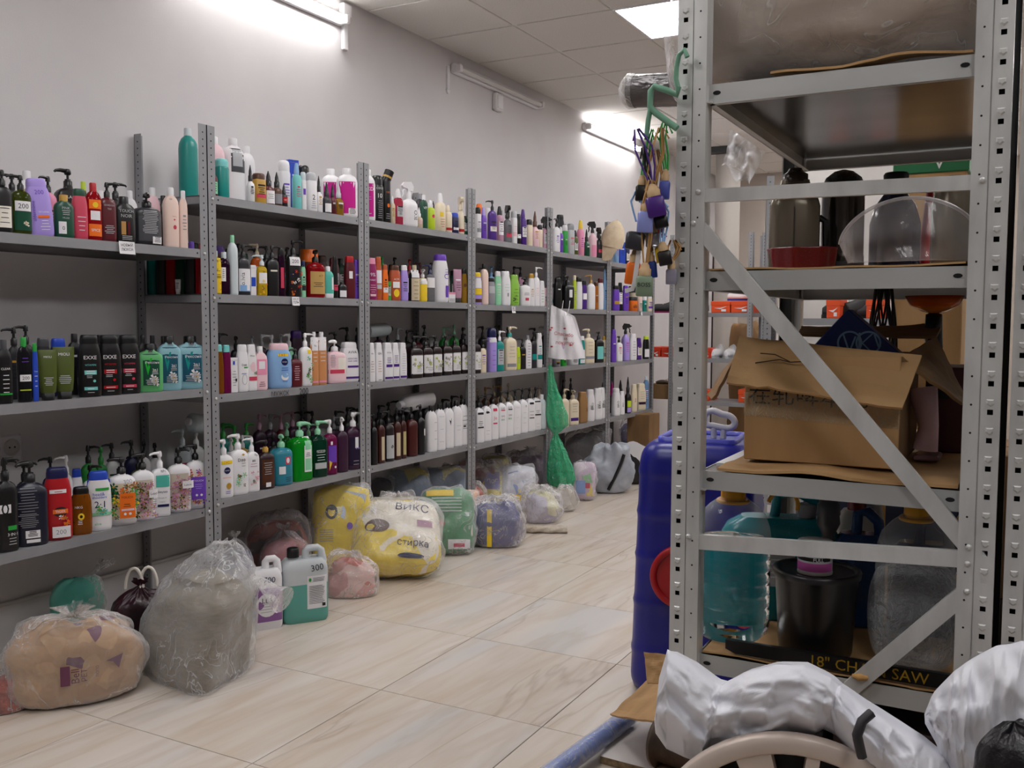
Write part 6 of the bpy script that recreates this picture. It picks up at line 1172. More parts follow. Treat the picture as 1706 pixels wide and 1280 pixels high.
t, R_, H = cyl('steel_bottle', 'navy bottle with black cap behind the clear visor', 'bottle', 1452, 1535, 288, YR+.6, zs[1]+.012, [(0, .95), (.03, 1), (.5, 1), (.68, .8), (.8, .45), (.86, .4)], pl('#151a33', .15))
MB().lathe([(H*.84, R_*.48), (H*.98, R_*.5), (H, R_*.44)], 20).obj('cap', pl('black', .3), t)
# clear visor shaped cover
c = atY(1512, 385, YR+.2); s_ = depth(c)/F_PX
t = thing('clear_cover', 'clear curved plastic cover lying across second shelf of near rack', 'cover', (c.x, YR+.2, zs[1]+.012))
def vis(u, v):
    a = PI*(.04+.92*u); x = -math.cos(a)*108*s_; top = (34+34*math.sin(a)**.8+10*u)*s_*1.5-.0; zb = .004+.045*(1-u)*(v < 0)
    z = .006+(top*.94)*v*(.55+.45*math.sin(a)); y = -.07*math.sin(a)*(1-.35*v)-.01*math.sin(12*u)*(1-v)
    return (x*(.86+.14*v), y, z)
glassy = film('visor_plastic', (.78, .75, .78), .10, .75, .06, .25, 6)
mb = MB(); mb.grid(vis, 36, 16); o = solid(mb.obj('shell', glassy, t), .002)
mb = MB(); mb.tube([vis(i/36, 1) for i in range(37)], .0035, 6); mb.obj('rim', film('rim_plastic', (.8, .78, .82), .35, .9, .1, .2, 6), t)
t, R_, H = cyl('steel_canister', 'taupe canister at right end of second shelf, near rack', 'canister', 1555, 1622, 296, YR+.36, zs[1]+.012, [(0, .95), (.02, 1), (.72, 1), (.76, .94), (.9, .9)], noisy('taupe_metal', '#70685c', '#8a8172', 3, .25, .55))
MB().lathe([(H*.88, R_*1.02), (H*.97, R_*1.0), (H, R_*.9)], 24).obj('lid', pl('#2a201c', .25), t)
c = atY(1545, 315, YR+.66); t = thing('red_tool', 'red handled tool standing behind canister, second shelf', 'tool', (c.x, YR+.66, zs[1]+.012))
MB().tube([(0, 0, 0), (.0, 0, .1), (.015, 0, c.z-zs[1])], [.012, .012, .016], 10).obj('handle', pl('red', .3), t); MB().bbox(-.02, -.02, 0, .02, .02, .03, .004).obj('foot', pl('black'), t)
# green and tan carton high at the back
p0, p1 = atY(1492, 275, YRB+.2), atY(1612, 262, YRB+.2)
t = thing('gift_box', 'green lidded tan carton behind near rack under the top shelf', 'box', (p0.x, YRB+.2, .803)); W = p1.x-p0.x; z1 = p0.z-.803+.02
MB().bbox(0, 0, 0, W, .3, z1-.03, .003).obj('carton_body', card(), t); MB().bbox(-.006, -.006, z1-.05, W+.006, .306, z1+.01, .003).obj('lid', pl('#1c6b40', .4), t)
d = Deco(lambda x, z, k: (x, -.007-k, z)); d.text('white', 'V', W*.62, z1-.02, .035); d.done(t, 'lid_print')
# --- third shelf: open carton
X0, X1 = atY(1240, 700, YR+.13).x, atY(1498, 700, YR+.13).x; zb = zs[2]+.014; ztop = atY(1240, 590, YR+.13).z
t = thing('open_carton', 'worn open cardboard carton with taped front on third shelf', 'box', (X0, YR+.13, zb)); W = X1-X0; Hc = ztop-zb; Dc = .36
crm = card(); mb = MB(); mb.bbox(0, 0, 0, W, .006, Hc, .0015); mb.obj('front_wall', crm, t)
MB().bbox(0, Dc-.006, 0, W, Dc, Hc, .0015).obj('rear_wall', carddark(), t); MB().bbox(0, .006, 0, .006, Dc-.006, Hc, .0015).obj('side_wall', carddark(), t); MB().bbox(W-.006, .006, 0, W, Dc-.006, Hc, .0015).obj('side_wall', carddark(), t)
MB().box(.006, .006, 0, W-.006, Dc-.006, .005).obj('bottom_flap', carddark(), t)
def flap(p, name, m, th=.006):
    P = [Vector(q) for q in p]; n = (P[1]-P[0]).cross(P[3]-P[0]).normalized()*th
    def g(o):
        def f(u, v):
            q = P[0].lerp(P[1], u).lerp(P[3].lerp(P[2], u), v); k = .005*noise.noise(Vector((u*5, v*5, P[0].x*20))); e = (.006*noise.noise(Vector((u*18, v*18, 3))) if v > .99 or u in (0, 1) else 0)
            return tuple(q+n*(o+k/th)+(P[3]-P[0]).normalized()*e)
        return f
    mb = MB(); mb.grid(g(0), 16, 8, smooth=False); mb.grid(g(1), 16, 8, smooth=False)
    for (fn) in (lambda u: (u, 0), lambda u: (u, 1)): a = [g(0)(*fn(i/16)) for i in range(17)]; b = [g(1)(*fn(i/16)) for i in range(17)]; mb.add(a+b, [(i, i+1, 18+i, 17+i) for i in range(16)])
    for uu in (0, 1): a = [g(0)(uu, i/8) for i in range(9)]; b = [g(1)(uu, i/8) for i in range(9)]; mb.add(a+b, [(i, i+1, 10+i, 9+i) for i in range(8)])
    return mb.obj(name, m, t)
def cc(px, py, dy): return tuple(atY(px, py, YR+dy)-Vector((X0, YR+.13, zb)))
fl_ = flap([cc(1232, 560, .16), cc(1536, 592, .16), cc(1503, 680, .075), cc(1210, 636, .075)], 'front_flap', crm)
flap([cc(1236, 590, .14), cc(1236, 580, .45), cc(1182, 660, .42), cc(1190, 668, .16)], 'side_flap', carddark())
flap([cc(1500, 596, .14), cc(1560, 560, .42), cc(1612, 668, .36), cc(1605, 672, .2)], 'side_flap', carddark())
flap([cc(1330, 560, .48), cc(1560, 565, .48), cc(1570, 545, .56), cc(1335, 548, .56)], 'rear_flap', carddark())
d = Deco(lambda x, z, k: (x, -.0004-k, z)); d.text('charcoal', '茬轧啤本轧', W*.42, Hc*.63, W*.78); d.done(t, 'carton_print')
MB().grid(lambda u, v: (W*(-.005+1.01*u), -.0016-.003*abs(noise.noise(Vector((u*9, v*5, 1)))), Hc*(.42+.22*v-.06*u)), 24, 8).obj('tape', film('packing_tape', (.8, .7, .5), .16, .7, .1, .8, 30), t)
mb = MB()
for pts in ([(-.02, .0), (.03, .008), (.05, .003), (.09, .006)], [(-.01, .02), (.02, .018), (.05, .004)]):
    mb.tube([tuple(Vector(cc(1275, 605, .115))+Vector((a, -.002, b))) for a, b in pts], .0012, 5)
mb.obj('tear', pl('#3d2a18', .9), t)
# blue box standing in the carton
P0 = atY(1400, 600, YR+.3); t = thing('blue_box', 'dark blue box with ring emblem tilted inside open carton', 'box', (atY(1420, 590, YR+.32).x, YR+.32, zb+.012), rot=(0, -.68, 0)); Sx = .17; d_ = .13
Wb = .15
ofs = atY(1430, 515, YR+.32)
t.location = (ofs.x-.0, YR+.32, ofs.z-.17)
MB().bbox(-Wb*.1, -.03, -.14, Wb*1.0, .03, .06, .002).obj('box_body', pl('#0f2a78', .4), t)
for o in (t,): o.rotation_euler = (0, .72, 0); o.location = (ofs.x-.045, YR+.32, ofs.z-.055)
d = Deco(lambda x, z, k: (x*math.cos(.72)-z*math.sin(-.72)*-1 if False else x, -.0304-k, z))
def unrot(x, z, cx, cz): c_, s2 = math.cos(.72), math.sin(.72); return (cx+x*c_-z*s2, cz+x*s2+z*c_)
class RD(Deco): pass
cx_, cz_ = .052, .022
d = Deco(lambda x, z, k: (lambda q: (q[0], -.0304-k, q[1]))(unrot(x, z, cx_, cz_)))
for q in (-.02, .018): d.disc('skyblue', q, 0, .026, None, 28, .84)
for (a0, b0, a1, b1) in ((-.034, .02, -.02, -.02), (-.02, -.02, -.008, .014), (0, .022, 0, -.022), (.006, .0, .026, .02), (.006, .0, .026, -.02), (.03, .018, .04, -.01)): d.poly('skyblue', [(a0-.002, b0), (a0+.002, b0), (a1+.002, b1), (a1-.002, b1)])
d.done(t, 'emblem')
# lattice vase, orange dish and dark kettle behind the carton
c = atY(1472, 505, YR+.62); t = thing('lattice_vase', 'dark wire lattice vase behind the blue box', 'vase', (c.x, YR+.62, zs[2]+.012)); Hh = c.z-zs[2]+.03; mb = MB()
rad = lambda q: 22*depth(c)/F_PX*(.45+.62*math.sin(PI*min(1, .12+q*.82)))
for s_ in (-1, 1):
    for k in range(8): mb.tube([(rad(i/14)*math.cos(s_*2.2*i/14+k*PI/4), rad(i/14)*math.sin(s_*2.2*i/14+k*PI/4), Hh*i/14) for i in range(15)], .0028, 5)
mb.obj('wire_mesh', pl('#2d2723', .4), t); MB().lathe([(0, rad(0)*1.05), (.008, rad(0)*1.05)], 20).obj('foot', pl('#2d2723', .4), t)
c = atY(1556, 522, YR+.55); s_ = depth(c)/F_PX; t = thing('desk_lamp', 'orange glass dish lamp on black stand behind carton', 'lamp', (c.x, YR+.55, zs[2]+.012))
hz = c.z-zs[2]-.012
MB().lathe([(hz-.0, 8*s_), (hz+.004, 20*s_), (hz+.018, 38*s_), (hz+.04, 46*s_), (hz+.038, 43*s_), (hz+.016, 34*s_)], 28, cap1=False).obj('dish', liq('orange'), t)
MB().lathe([(hz-.05, 14*s_), (hz-.003, 13*s_), (hz, 8*s_)], 20).obj('socket', pl('black', .25), t); MB().tube([(0, 0, hz-.05), (.01, 0, hz*.6), (.035, 0, hz*.3), (.03, 0, .02)], [.02, .014, .02, .03], 10).obj('stem', pl('#14182a', .15), t); MB().lathe([(0, .05), (.015, .048), (.022, .03)], 20, cx=.03).obj('base', pl('black', .3), t)
p = atY(1585, 640, YR+.5); t = thing('red_box', 'dark red box standing behind right flap of carton', 'box', (p.x-.0, YR+.46, zs[2]+.012)); MB().bbox(-.05, 0, 0, .035, .2, .19, .003).obj('box_body', pl('#4a1a22', .5), t); MB().bbox(-.05, -.001, .12, .0, 0, .15, .0005).obj('dark_label', pl('black'), t)
p = atY(1545, 640, YR+.33); t = thing('pink_slipper', 'pale pink shoe wedged between carton and red box', 'shoe', (p.x+.0, YR+.33, zs[2]+.012)); MB().tube([(0, 0, .02), (.005, 0, .07), (-.01, .01, .15)], [.025, .02, .03], 10).obj('upper', pl('blush', .7), t); MB().bbox(-.02, -.03, 0, .03, .05, .012, .003).obj('sole', pl('#8f7078'), t)
# --- bottom shelf
def water_bottle(label, px0, px1, pyt, y, filled, seed):
    c = atY((px0+px1)/2, pyt, y); R_ = (px1-px0)*depth(c)/F_PX/2; z0 = zs[3]+.008; H = c.z-z0
    t = thing('water_bottle', label, 'bottle', (c.x, y, z0), facing(c), 'large water bottles on near rack')
    prof = [(0, .8*R_), (.012, .95*R_)]
    hb = H*.66
    for i in range(29):
        u = i/28; z = .02+(hb-.02)*u; prof.append((z, R_*(.975+.04*abs(math.sin(u*PI*7.5))**.6)))
    prof += [(hb+.12*H*.6, R_*.97), (hb+.15*H, R_*.86), (hb+.21*H, R_*.62), (hb+.25*H, R_*.4), (hb+.27*H, R_*.27), (H*.955, R_*.25)]
    gl = film('pet_plastic', (.85, .9, .93), .03, .45, .04, .12, 9)
    wl = hb*.97
    MB().lathe([q for q in prof if q[0] >= wl*.93], 40, cap0=False, cap1=False).obj('bottle_shell', gl, t)
    if filled:
        k = ('water',)
        if k not in MATS:
            m, nt, b_, o_ = nodes('water'); b_.inputs['Base Color'].default_value = (.93, .97, .98, 1); b_.inputs['Transmission Weight'].default_value = 1; b_.inputs['IOR'].default_value = 1.33; b_.inputs['Roughness'].default_value = .02; MATS[k] = m
        MB().lathe([q for q in prof if q[0] < wl], 40).obj('water', MATS[k], t)
    else: MB().lathe([q for q in prof if q[0] < wl], 40, cap1=False).obj('bottle_wall', gl, t)
    MB().lathe([(H*.9, R_*.33), (H*.985, R_*.32), (H, R_*.28)], 24).obj('cap', pl('#d79a16', .35), t)
    a = [2*PI*j/28 for j in range(28)]
    MB().tube([(R_*.40*math.cos(q), R_*.40*math.sin(q), H*.895) for q in a], .004, 8, closed=True).obj('collar', pl('#d79a16', .35), t)
    MB().tube([(R_*(.38*math.cos(q)+.0), -.0+R_*.2*math.sin(q)*.2, H*.9+.035*math.sin(q)) for q in [PI*j/12 for j in range(13)]], .0045, 8, M=Matrix.Translation((R_*.38, 0, 0)) @ Matrix.Rotation(.25, 4, 'Y')).obj('handle', pl('#d79a16', .35), t)
    return t
water_bottle('large clear water bottle with yellow cap, left on bottom shelf', 1160, 1284, 808, YR+.15, True, 1)
t = water_bottle('large clear bottle wrapped in film, right on bottom shelf', 1466, 1590, 836, YR+.15, False, 2)
MB().loft(bag_rings(.082, .078, .2, 91, .35, .06, 14, None, 56, 40)).obj('film_wrap', film('bottle_film', (.75, .78, .82), .12, .6, .08, .9, 24), t)

def jug(label, px0, px1, pyt, y, m, k, parts):
    c = atY((px0+px1)/2, pyt, y); W = (px1-px0)*depth(c)/F_PX/2; z0 = zs[3]+.008; H = c.z-z0
    t = thing('fluid_canister', label, 'canister', (c.x, y, z0), facing(c)+.1, 'fluid canisters on near rack'); hb = H*.8
    MB().lathe([(0, W*.9, W*k*.9), (.01, W, W*k), (hb*.82, W, W*k), (hb*.92, W*.9, W*k*.9), (hb, W*.66, W*k*.7)], 32, n=4).obj('body', m, t)
    MB().tube([(-W*.1, 0, hb*.95), (-W*.05, 0, H*.97), (W*.3, 0, H*.99), (W*.72, 0, H*.9), (W*.85, 0, hb*.86)], .012, 10).obj('handle', m, t)
    return t, W, H, hb
t, W, H, hb = jug('teal antifreeze canister with grey cap behind water bottle', 1205, 1396, 818, YR+.33, pl('#0c7f8c', .25), .36, ())
MB().lathe([(hb*.95, .02), (hb+.03, .02)], 18, cx=W*.45).obj('cap', pl('grey', .4), t); d = Deco(lambda x, z, k: (x, -W*.36-k-.001, z)); d.rect('silver', -.05, .08, .03, .16); [d.rect('white', -.04, .1+.01*i, .02, .103+.01*i) for i in range(5)]; d.done(t)
t, W, H, hb = jug('dark blue canister behind the black bucket', 1390, 1474, 850, YR+.36, pl('#123a6e', .25), .6, ())
t, W, H, hb = jug('navy canister behind the film-wrapped bottle', 1486, 1590, 866, YR+.36, pl('#142248', .25), .5, ())
t, W, H, hb = jug('white canister with dark red cap at shelf back', 1395, 1470, 812, YR+.56, pl('#b9b4ae', .4), .6, ())
MB().lathe([(hb*.95, .022), (hb+.05, .022), (hb+.054, .018)], 18, cx=-W*.1).obj('cap', pl('#6d1016', .35), t)
c = atY(1382, 826, YR+.28); t = thing('funnel_spout', 'dark grey ribbed spout standing behind the black bucket', 'funnel', (c.x, YR+.275, zs[3]+.008)); H = c.z-zs[3]-.008
MB().lathe([(0, .02), (H*.5, .012), (H*.72, .014), (H*.78, .022), (H*.8, .025), (H*.86, .023), (H*.87, .025), (H*.94, .024), (H*.95, .021), (H, .02)], 20).obj('spout', pl('darkgrey', .4), t)
c = atY(1359, 950, YR+.12); s_ = depth(c)/F_PX; zB = zs[3]+.008; H = c.z-zB-.006; R_ = 69*s_
t = thing('paint_bucket', 'black plastic bucket with lid on bottom shelf of near rack', 'bucket', (c.x, YR+.13, zB))
bk = pl('#121113', .3)
MB().lathe([(0, R_*.82), (.006, R_*.86), (H*.96, R_*.97), (H, R_*.98)], 36).obj('body', bk, t); MB().lathe([(H-.006, R_*1.03), (H+.004, R_*1.05), (H+.008, R_*1.02), (H+.008, R_*.9), (H+.003, R_*.88)], 36).obj('lid', pl('#1d1b1d', .3), t)
tb = (c.x, YR+.13, zB+H+.004); cR = 28*s_; t = thing('tin_can', 'small tin with pink and white label on bucket lid', 'can', (tb[0]+.0, tb[1]-.02, tb[2]), 0); Hc_ = atY(1356, 900, YR+.11).z-tb[2]
MB().lathe([(0, cR), (.003, cR*1.02), (.006, cR*.99), (Hc_-.006, cR*.99), (Hc_-.003, cR*1.02), (Hc_, cR)], 28).obj('body', galv(), t)
d = Deco(lambda x, z, k: (cR*1.0*math.sin(x/cR), -cR*math.cos(x/cR)-k, z), .0004)
d.rect('silver', -cR*1.4, .008, cR*1.4, Hc_-.01, 24); d.rect('#c45aa8', -cR*1.4, .008, cR*1.4, Hc_*.38, 24); d.rect('black', -cR*1.2, Hc_*.44, cR*1.2, Hc_*.56, 24); d.rect('red', cR*.2, Hc_*.7, cR*.9, Hc_*.85); d.text('white', 'novol', cR*.55, Hc_*.775, cR*.5); d.text('white', 'FULL', cR*.4, Hc_*.5, cR*.6); d.done(t)
p0, p1 = atY(1208, 1092, YR+.02), atY(1590, 1104, YR+.02)
t = thing('saw_bar', 'black chain saw bar with yellow lettering along bottom shelf edge', 'saw bar', (p0.x, YR+.02, zs[3]+.012)); L = p1.x-p0.x-.004
pts = [(0, .008), (.02, .0), (L, .0), (L, .028), (.0, .026)]
MB().loft([[(x, 0, z) for x, z in pts], [(x, .012, z) for x, z in pts]], True, True, True, 0, False).obj('bar', pl('#0e0d0e', .3), t)
d = Deco(lambda x, z, k: (x, -.0003-k, z)); d.text('#8a6c1c', '18" CHAIN SAW', L*.66, .014, .21); d.done(t, 'lettering')
MB().tube([(L*.6, -.02, -.012+.016), (L*.63, -.03, .006), (L*.66, -.02, .004)], [.004, .008, .004], 6).obj('paper_scrap', pl('tan', .9), t)
# --- hanger with car air fresheners on the left post
hg = pl('#6f9f86', .45); PH = YR-.03
P_ = lambda px, py, dy=0: atY(px, py, PH+dy)
o = P_(1138, 85); t = thing('plastic_hanger', 'pale green plastic hanger hooked on left post of near rack', 'hanger', o)
r_ = lambda px, py, dy=0: tuple(P_(px, py, dy)-o)
MB().tube([r_(1145, 95), r_(1140, 83), r_(1131, 92), r_(1127, 112), r_(1126, 132), r_(1130, 148)], .0052, 8).obj('hook', hg, t)
mb = MB(); mb.tube([r_(1130, 145), r_(1128, 158), r_(1110, 150), r_(1090, 144), r_(1084, 152), r_(1083, 178), r_(1092, 188), r_(1128, 214)], .0066, 8); mb.tube([r_(1085, 175), r_(1080, 200), r_(1077, 228)], .0055, 8); mb.obj('arm', hg, t)
wood = noisy('freshener_wood', '#b08f66', '#c9aa82', 30, .7, 0, .1, 80, (1, 1, .2))
def freshener(label, px, pyt, pyb, wpx, c, capt, cordc, txt=None, tilt=0, dy=0, top=(1088, 205), rnd_=False):
    a, b = P_(px, pyt, dy), P_(px, pyb, dy); s_ = depth(b)/F_PX; W = wpx*s_/2*1.12; H = a.z-b.z
    t = thing('air_freshener', label, 'air freshener', b, 0, 'car air fresheners on the hanger', rot=(0, tilt, .3))
    hb = H*.62
    MB().lathe([(0, W*.9), (W*.15, W), (hb*.86, W), (hb*.96, W*.85), (hb, W*.6)], 24, .8, 2 if rnd_ else 5).obj('bottle', mat(c), t)
    if capt: MB().lathe([(hb-.001, W*.72), (hb+.5*(H-hb), W*.74), (hb+.56*(H-hb), W*.58), (H*.93, W*.5), (H, W*.28)], 18).obj('wooden_cap', wood, t)
    if txt:
        d = Deco(lambda x, z, k: (x, -W*.8-k, z)); d.text('charcoal' if c != 'orange' else 'white', txt, 0, hb*.55, W*1.5); d.done(t, 'label_print')
    e = P_(*top, dy)-b; q = Matrix.Rotation(-.3, 3, 'Z') @ e
    if tilt: q = (Matrix.Rotation(.3, 3, 'Z') @ Matrix.Rotation(tilt, 3, 'Y')).inverted() @ e if False else q
    for k in (-.005, .004, .009): bw = random.uniform(-.012, .012); MB().tube([(k*.5, 0, H*.97), (q.x*.2+k+bw*.5, .004, H+(q.z-H)*.3), (q.x*.6+k+bw, .006*k, H+(q.z-H)*.65), (q.x+k*.6, q.y, q.z), (q.x+k*2, q.y+.004, q.z-.02)], .0021, 5).obj('cord', pl(cordc, .6), t)
F_ = [('black square air freshener high on the bunch', 1068, 292, 335, 18, 'black', 1, 'green', None, .05, 0, (1078, 215)), ('purple square air freshener near the top of bunch', 1096, 305, 362, 28, 'purple', 1, 'purple', None, -.2, -.01, (1090, 210)), ('blue violet air freshener next to the rack post', 1106, 282, 332, 16, '#4a55a8', 1, 'green', None, .05, .015, (1100, 205)), ('lilac cylinder air freshener in middle of bunch', 1074, 330, 388, 24, '#8e97d8', 1, 'tan', None, .06, -.015, (1090, 212)), ('glossy black cube air freshener at right of bunch', 1104, 345, 380, 20, 'black', 1, 'black', None, -.25, 0, (1106, 240)), ('dark grey square air freshener at left of bunch', 1056, 368, 416, 28, '#33333a', 0, 'skyblue', None, .12, -.01, (1050, 320)), ('clear glass air freshener with dark band', 1087, 372, 412, 20, 'c:grey', 1, 'tan', None, 0, .01, (1092, 250)), ('orange air freshener low on the bunch', 1052, 414, 474, 22, 'orange', 1, 'tan', 'J', .12, 0, (1084, 330)), ('green air freshener with dark lettering, lowest of bunch', 1073, 438, 494, 25, '#7d9078', 1, 'tan', 'BOSS', .02, -.02, (1080, 300)), ('navy blue air freshener behind the green one', 1087, 418, 463, 16, '#1a3a8a', 1, 'tan', None, -.1, .02, (1092, 320)), ('black air freshener beside post with blue cords', 1110, 402, 442, 20, '#1c1517', 1, 'skyblue', None, -.2, .0, (1118, 330)), ('yellow flat air freshener by the post', 1100, 395, 438, 11, 'yellow', 0, 'red', None, -.15, .02, (1102, 380)), ('grey violet air freshener partly behind post', 1118, 432, 474, 16, '#8c889a', 1, 'tan', None, .0, .02, (1120, 400))]
for q in F_: freshener(*q)

# --- dark clutter on the floor level and behind the near rack
def crate(label, x0, x1, y0, y1, z0, z1, c, lidc=None):
    t = thing('storage_carton', label, 'box', (x0, y0, z0), group='cartons behind the near rack'); W, D2, H2 = x1-x0, y1-y0, z1-z0
    MB().bbox(0, 0, 0, W, D2, H2, .004).obj('carton_body', c, t); MB().box(W*.46, -.0008, H2*.5, W*.54, 0, H2).obj('tape', pl('tan', .4), t); MB().box(.004, D2*.498, H2, W-.004, D2*.502, H2+.0008).obj('flap_seam', pl('#3a2a1a'), t)
dkb = noisy('dark_carton', '#3a2c22', '#4a3a2c', 5, .85, 0, .1, 100); dbl = noisy('dark_blue_carton', '#15223c', '#1b2c4c', 5, .5)
crate('dark carton on floor behind near rack, lower left', -.60, -.1, 2.95, 3.4, .0, .42, dkb); crate('dark carton on floor behind near rack, lower right', -.08, .42, 2.95, 3.4, .0, .45, dkb)
crate('dark blue carton stacked behind near rack, left', -.58, -.14, 2.97, 3.38, .423, .80, dbl); crate('brown carton stacked behind near rack, right', -.1, .4, 2.97, 3.38, .453, .86, carddark())
crate('black crate under bottom shelf of near rack, left', XL+.02, XL+.24, YR+.06, YR+.5, zs[4], zs[4]+.3, pl('#141214', .6)); crate('dark red crate under bottom shelf of near rack, right', XL+.26, XR_-.02, YR+.06, YR+.5, zs[4], zs[4]+.33, pl('#2a1414', .6))
crate('tall dark carton between the two racks behind posts', .05, .5, YR+.35, YR+.8, .124, .5, dkb)
# ------------------------------------------------------------------ drum, wheel, sacks and boards around the near rack
blue = noisy('blue_drum', '#0c1076', '#10168a', 4, .32, 0, .02, 60)
def rrect(hx, hy, r, n=6):
    o = []
    for (sx, sy, a0) in ((1, 1, 0), (-1, 1, PI/2), (-1, -1, PI), (1, -1, 1.5*PI)):
        for i in range(n+1): a = a0+PI/2*i/n; o.append((sx*(hx-r)+r*math.cos(a), sy*(hy-r)+r*math.sin(a)))
    return o
dc = Vector((-.945, 3.12, 0)); t = thing('water_drum', 'blue ribbed plastic drum with red lid and white handle behind rack', 'drum', dc, .12)
Hd = .84; rg = []; ribs = [.14, .30, .455, .60, .735]
def dw(z): return 1.07-.12*z/Hd
zz = [0, .01, .03]+[.05+.715*i/60 for i in range(61)]
for z in zz:
    k = dw(z)*(.9 if z == 0 else .96 if z == .01 else .99 if z == .03 else 1)
    k += sum(.018*math.exp(-((z-q)/.012)**2) for q in ribs)
    rg.append([(x*k, y*k, z) for x, y in rrect(.195, .19, .08)])
for i in range(1, 9):
    a = PI/2*i/8; k = 1-.30*(1-math.cos(a)); rg.append([(x*dw(.8)*k, y*dw(.8)*k, .765+.07*math.sin(a)) for x, y in rrect(.195, .19, .08)])
MB().loft(rg).obj('body', blue, t)
top = [(x, y) for x, y in rrect(.13, .13, .03)]
MB().loft([[(x*s_, y*s_, z) for x, y in top] for z, s_ in ((.828, 1.0), (.848, 1.0), (.848, .9), (.836, .88))], cap1=False).obj('top_rim', pl('#3a3fb4', .35), t)
MB().lathe([(.83, .028), (.87, .028), (.875, .022)], 16, cx=-.02, cy=-.06).obj('valve', pl('#10157a', .3), t)
hc = atY(1199, 698, 3.14)-dc; hs = 1/F_PX*3.1
loop = [(-25, -6), (-25, 4), (-18, 12), (-8, 13), (4, 8), (16, 6), (24, 0), (26, -8), (20, -15), (8, -16), (-10, -13), (-20, -12)]
lp = []
for i in range(len(loop)):
    a, b, c_, d_ = (Vector(loop[(i+k) % len(loop)]) for k in (-1, 0, 1, 2))
    for q in (0, .5): lp.append(.5*((2*b)+(-a+c_)*q+(2*a-5*b+4*c_-d_)*q*q+(-a+3*b-3*c_+d_)*q**3))
MB().tube([(hc.x+p.x*hs, hc.y, hc.z+p.y*hs) for p in lp], .011, 10, closed=True).obj('handle', pl('#c9c9d2', .35), t)
for q in (-9, 7): MB().tube([(hc.x+q*hs, hc.y, hc.z-14*hs), (hc.x+q*hs, hc.y, .83)], .010, 8).obj('handle_stem', pl('#c9c9d2', .35), t)
rc_ = atY(1121, 957, dc.y-.205)-dc; Rr = 54*3.0/F_PX
MB().lathe([(0, Rr*.98), (.02, Rr), (.045, Rr*.99), (.052, Rr*.95), (.052, Rr*.8), (.043, Rr*.77)], 40, M=Matrix.Translation((rc_.x+.01, -.195, rc_.z)) @ Matrix.Rotation(PI/2, 4, 'X')).obj('screw_lid', pl('#a80f18', .35), t)
# alloy wheel standing on a carton in front of the rack
wc = C0+ray(1322, 1466)/F_PX*1.38; Rw = .218
ax = (C0-wc); ax.z = 0; ax.normalize()
t = thing('alloy_wheel', 'beige alloy wheel with black gaps in front of near rack', 'wheel', wc); t.rotation_mode = 'QUATERNION'; t.rotation_quaternion = ax.to_track_quat('Z', 'Y')
wm_ = noisy('champagne_alloy', '#c8b8ad', '#d0c1b6', 3, .4, .1)
MB().lathe([(-.01, Rw*.99), (.008, Rw), (.013, Rw*.985), (.012, Rw*.885), (.009, Rw*.87), (-.006, Rw*.86), (-.015, Rw*.87)], 64, cap0=False, cap1=False).obj('rim', wm_, t)
MB().lathe([(-.05, Rw*.9), (-.012, Rw*.9)], 48, cap0=True, cap1=False).obj('barrel', pl('#0d0c0d', .5), t)
for k in range(14):
    a = 2*PI*k/14+.1; c, s_ = math.cos(a), math.sin(a); w0, w1 = .013, (.009 if k % 2 else .026)
    p_ = lambda r, o, z: (c*r-s_*o, s_*r+c*o, z)
    MB().loft([[p_(.05, -w0, -.03), p_(.05, w0, -.03), p_(.05, w0, -.004), p_(.05, -w0, -.004)], [p_(Rw*.88, -w1, -.025), p_(Rw*.88, w1, -.025), p_(Rw*.88, w1, .008), p_(Rw*.88, -w1, .008)]], True, True, True, 0, False).obj('spoke', wm_, t)
MB().lathe([(-.04, .065), (-.002, .062), (.004, .05), (.004, .03), (0, .028)], 28).obj('hub', wm_, t)
t = thing('support_carton', 'cardboard carton under the alloy wheel, below the picture edge', 'box', (wc.x+.02, wc.y+.1, 0), facing(wc)); MB().bbox(-.3, -.2, 0, .3, .2, wc.z-Rw-.003, .004).obj('carton_body', card(), t); MB().box(-.29, -.002, wc.z-Rw-.003, .29, .002, wc.z-Rw-.002).obj('tape', pl('tan'), t)
# rusty brake drum beside the wheel
bc = atY(1134, 1244, 1.62); t = thing('brake_drum', 'rusty brown steel drum left of the alloy wheel', 'drum', bc); rust = noisy('rusty_steel', '#4a403a', '#6b5a4f', 12, .6, .5, .3, 40)
MB().lathe([(-.045, .042), (-.043, .05), (-.036, .05), (-.034, .038), (.06, .038), (.065, .025)], 32, M=Matrix.Rotation(PI/2, 4, 'Y') @ Matrix.Rotation(.2, 4, 'X')).obj('drum_body', rust, t)
MB().bbox(-.04, -.045, -bc.z+.0, .06, .045, -.039, .004).obj('wood_block', noisy('wood_block', '#7a6247', '#8f7454', 5, .8), t)
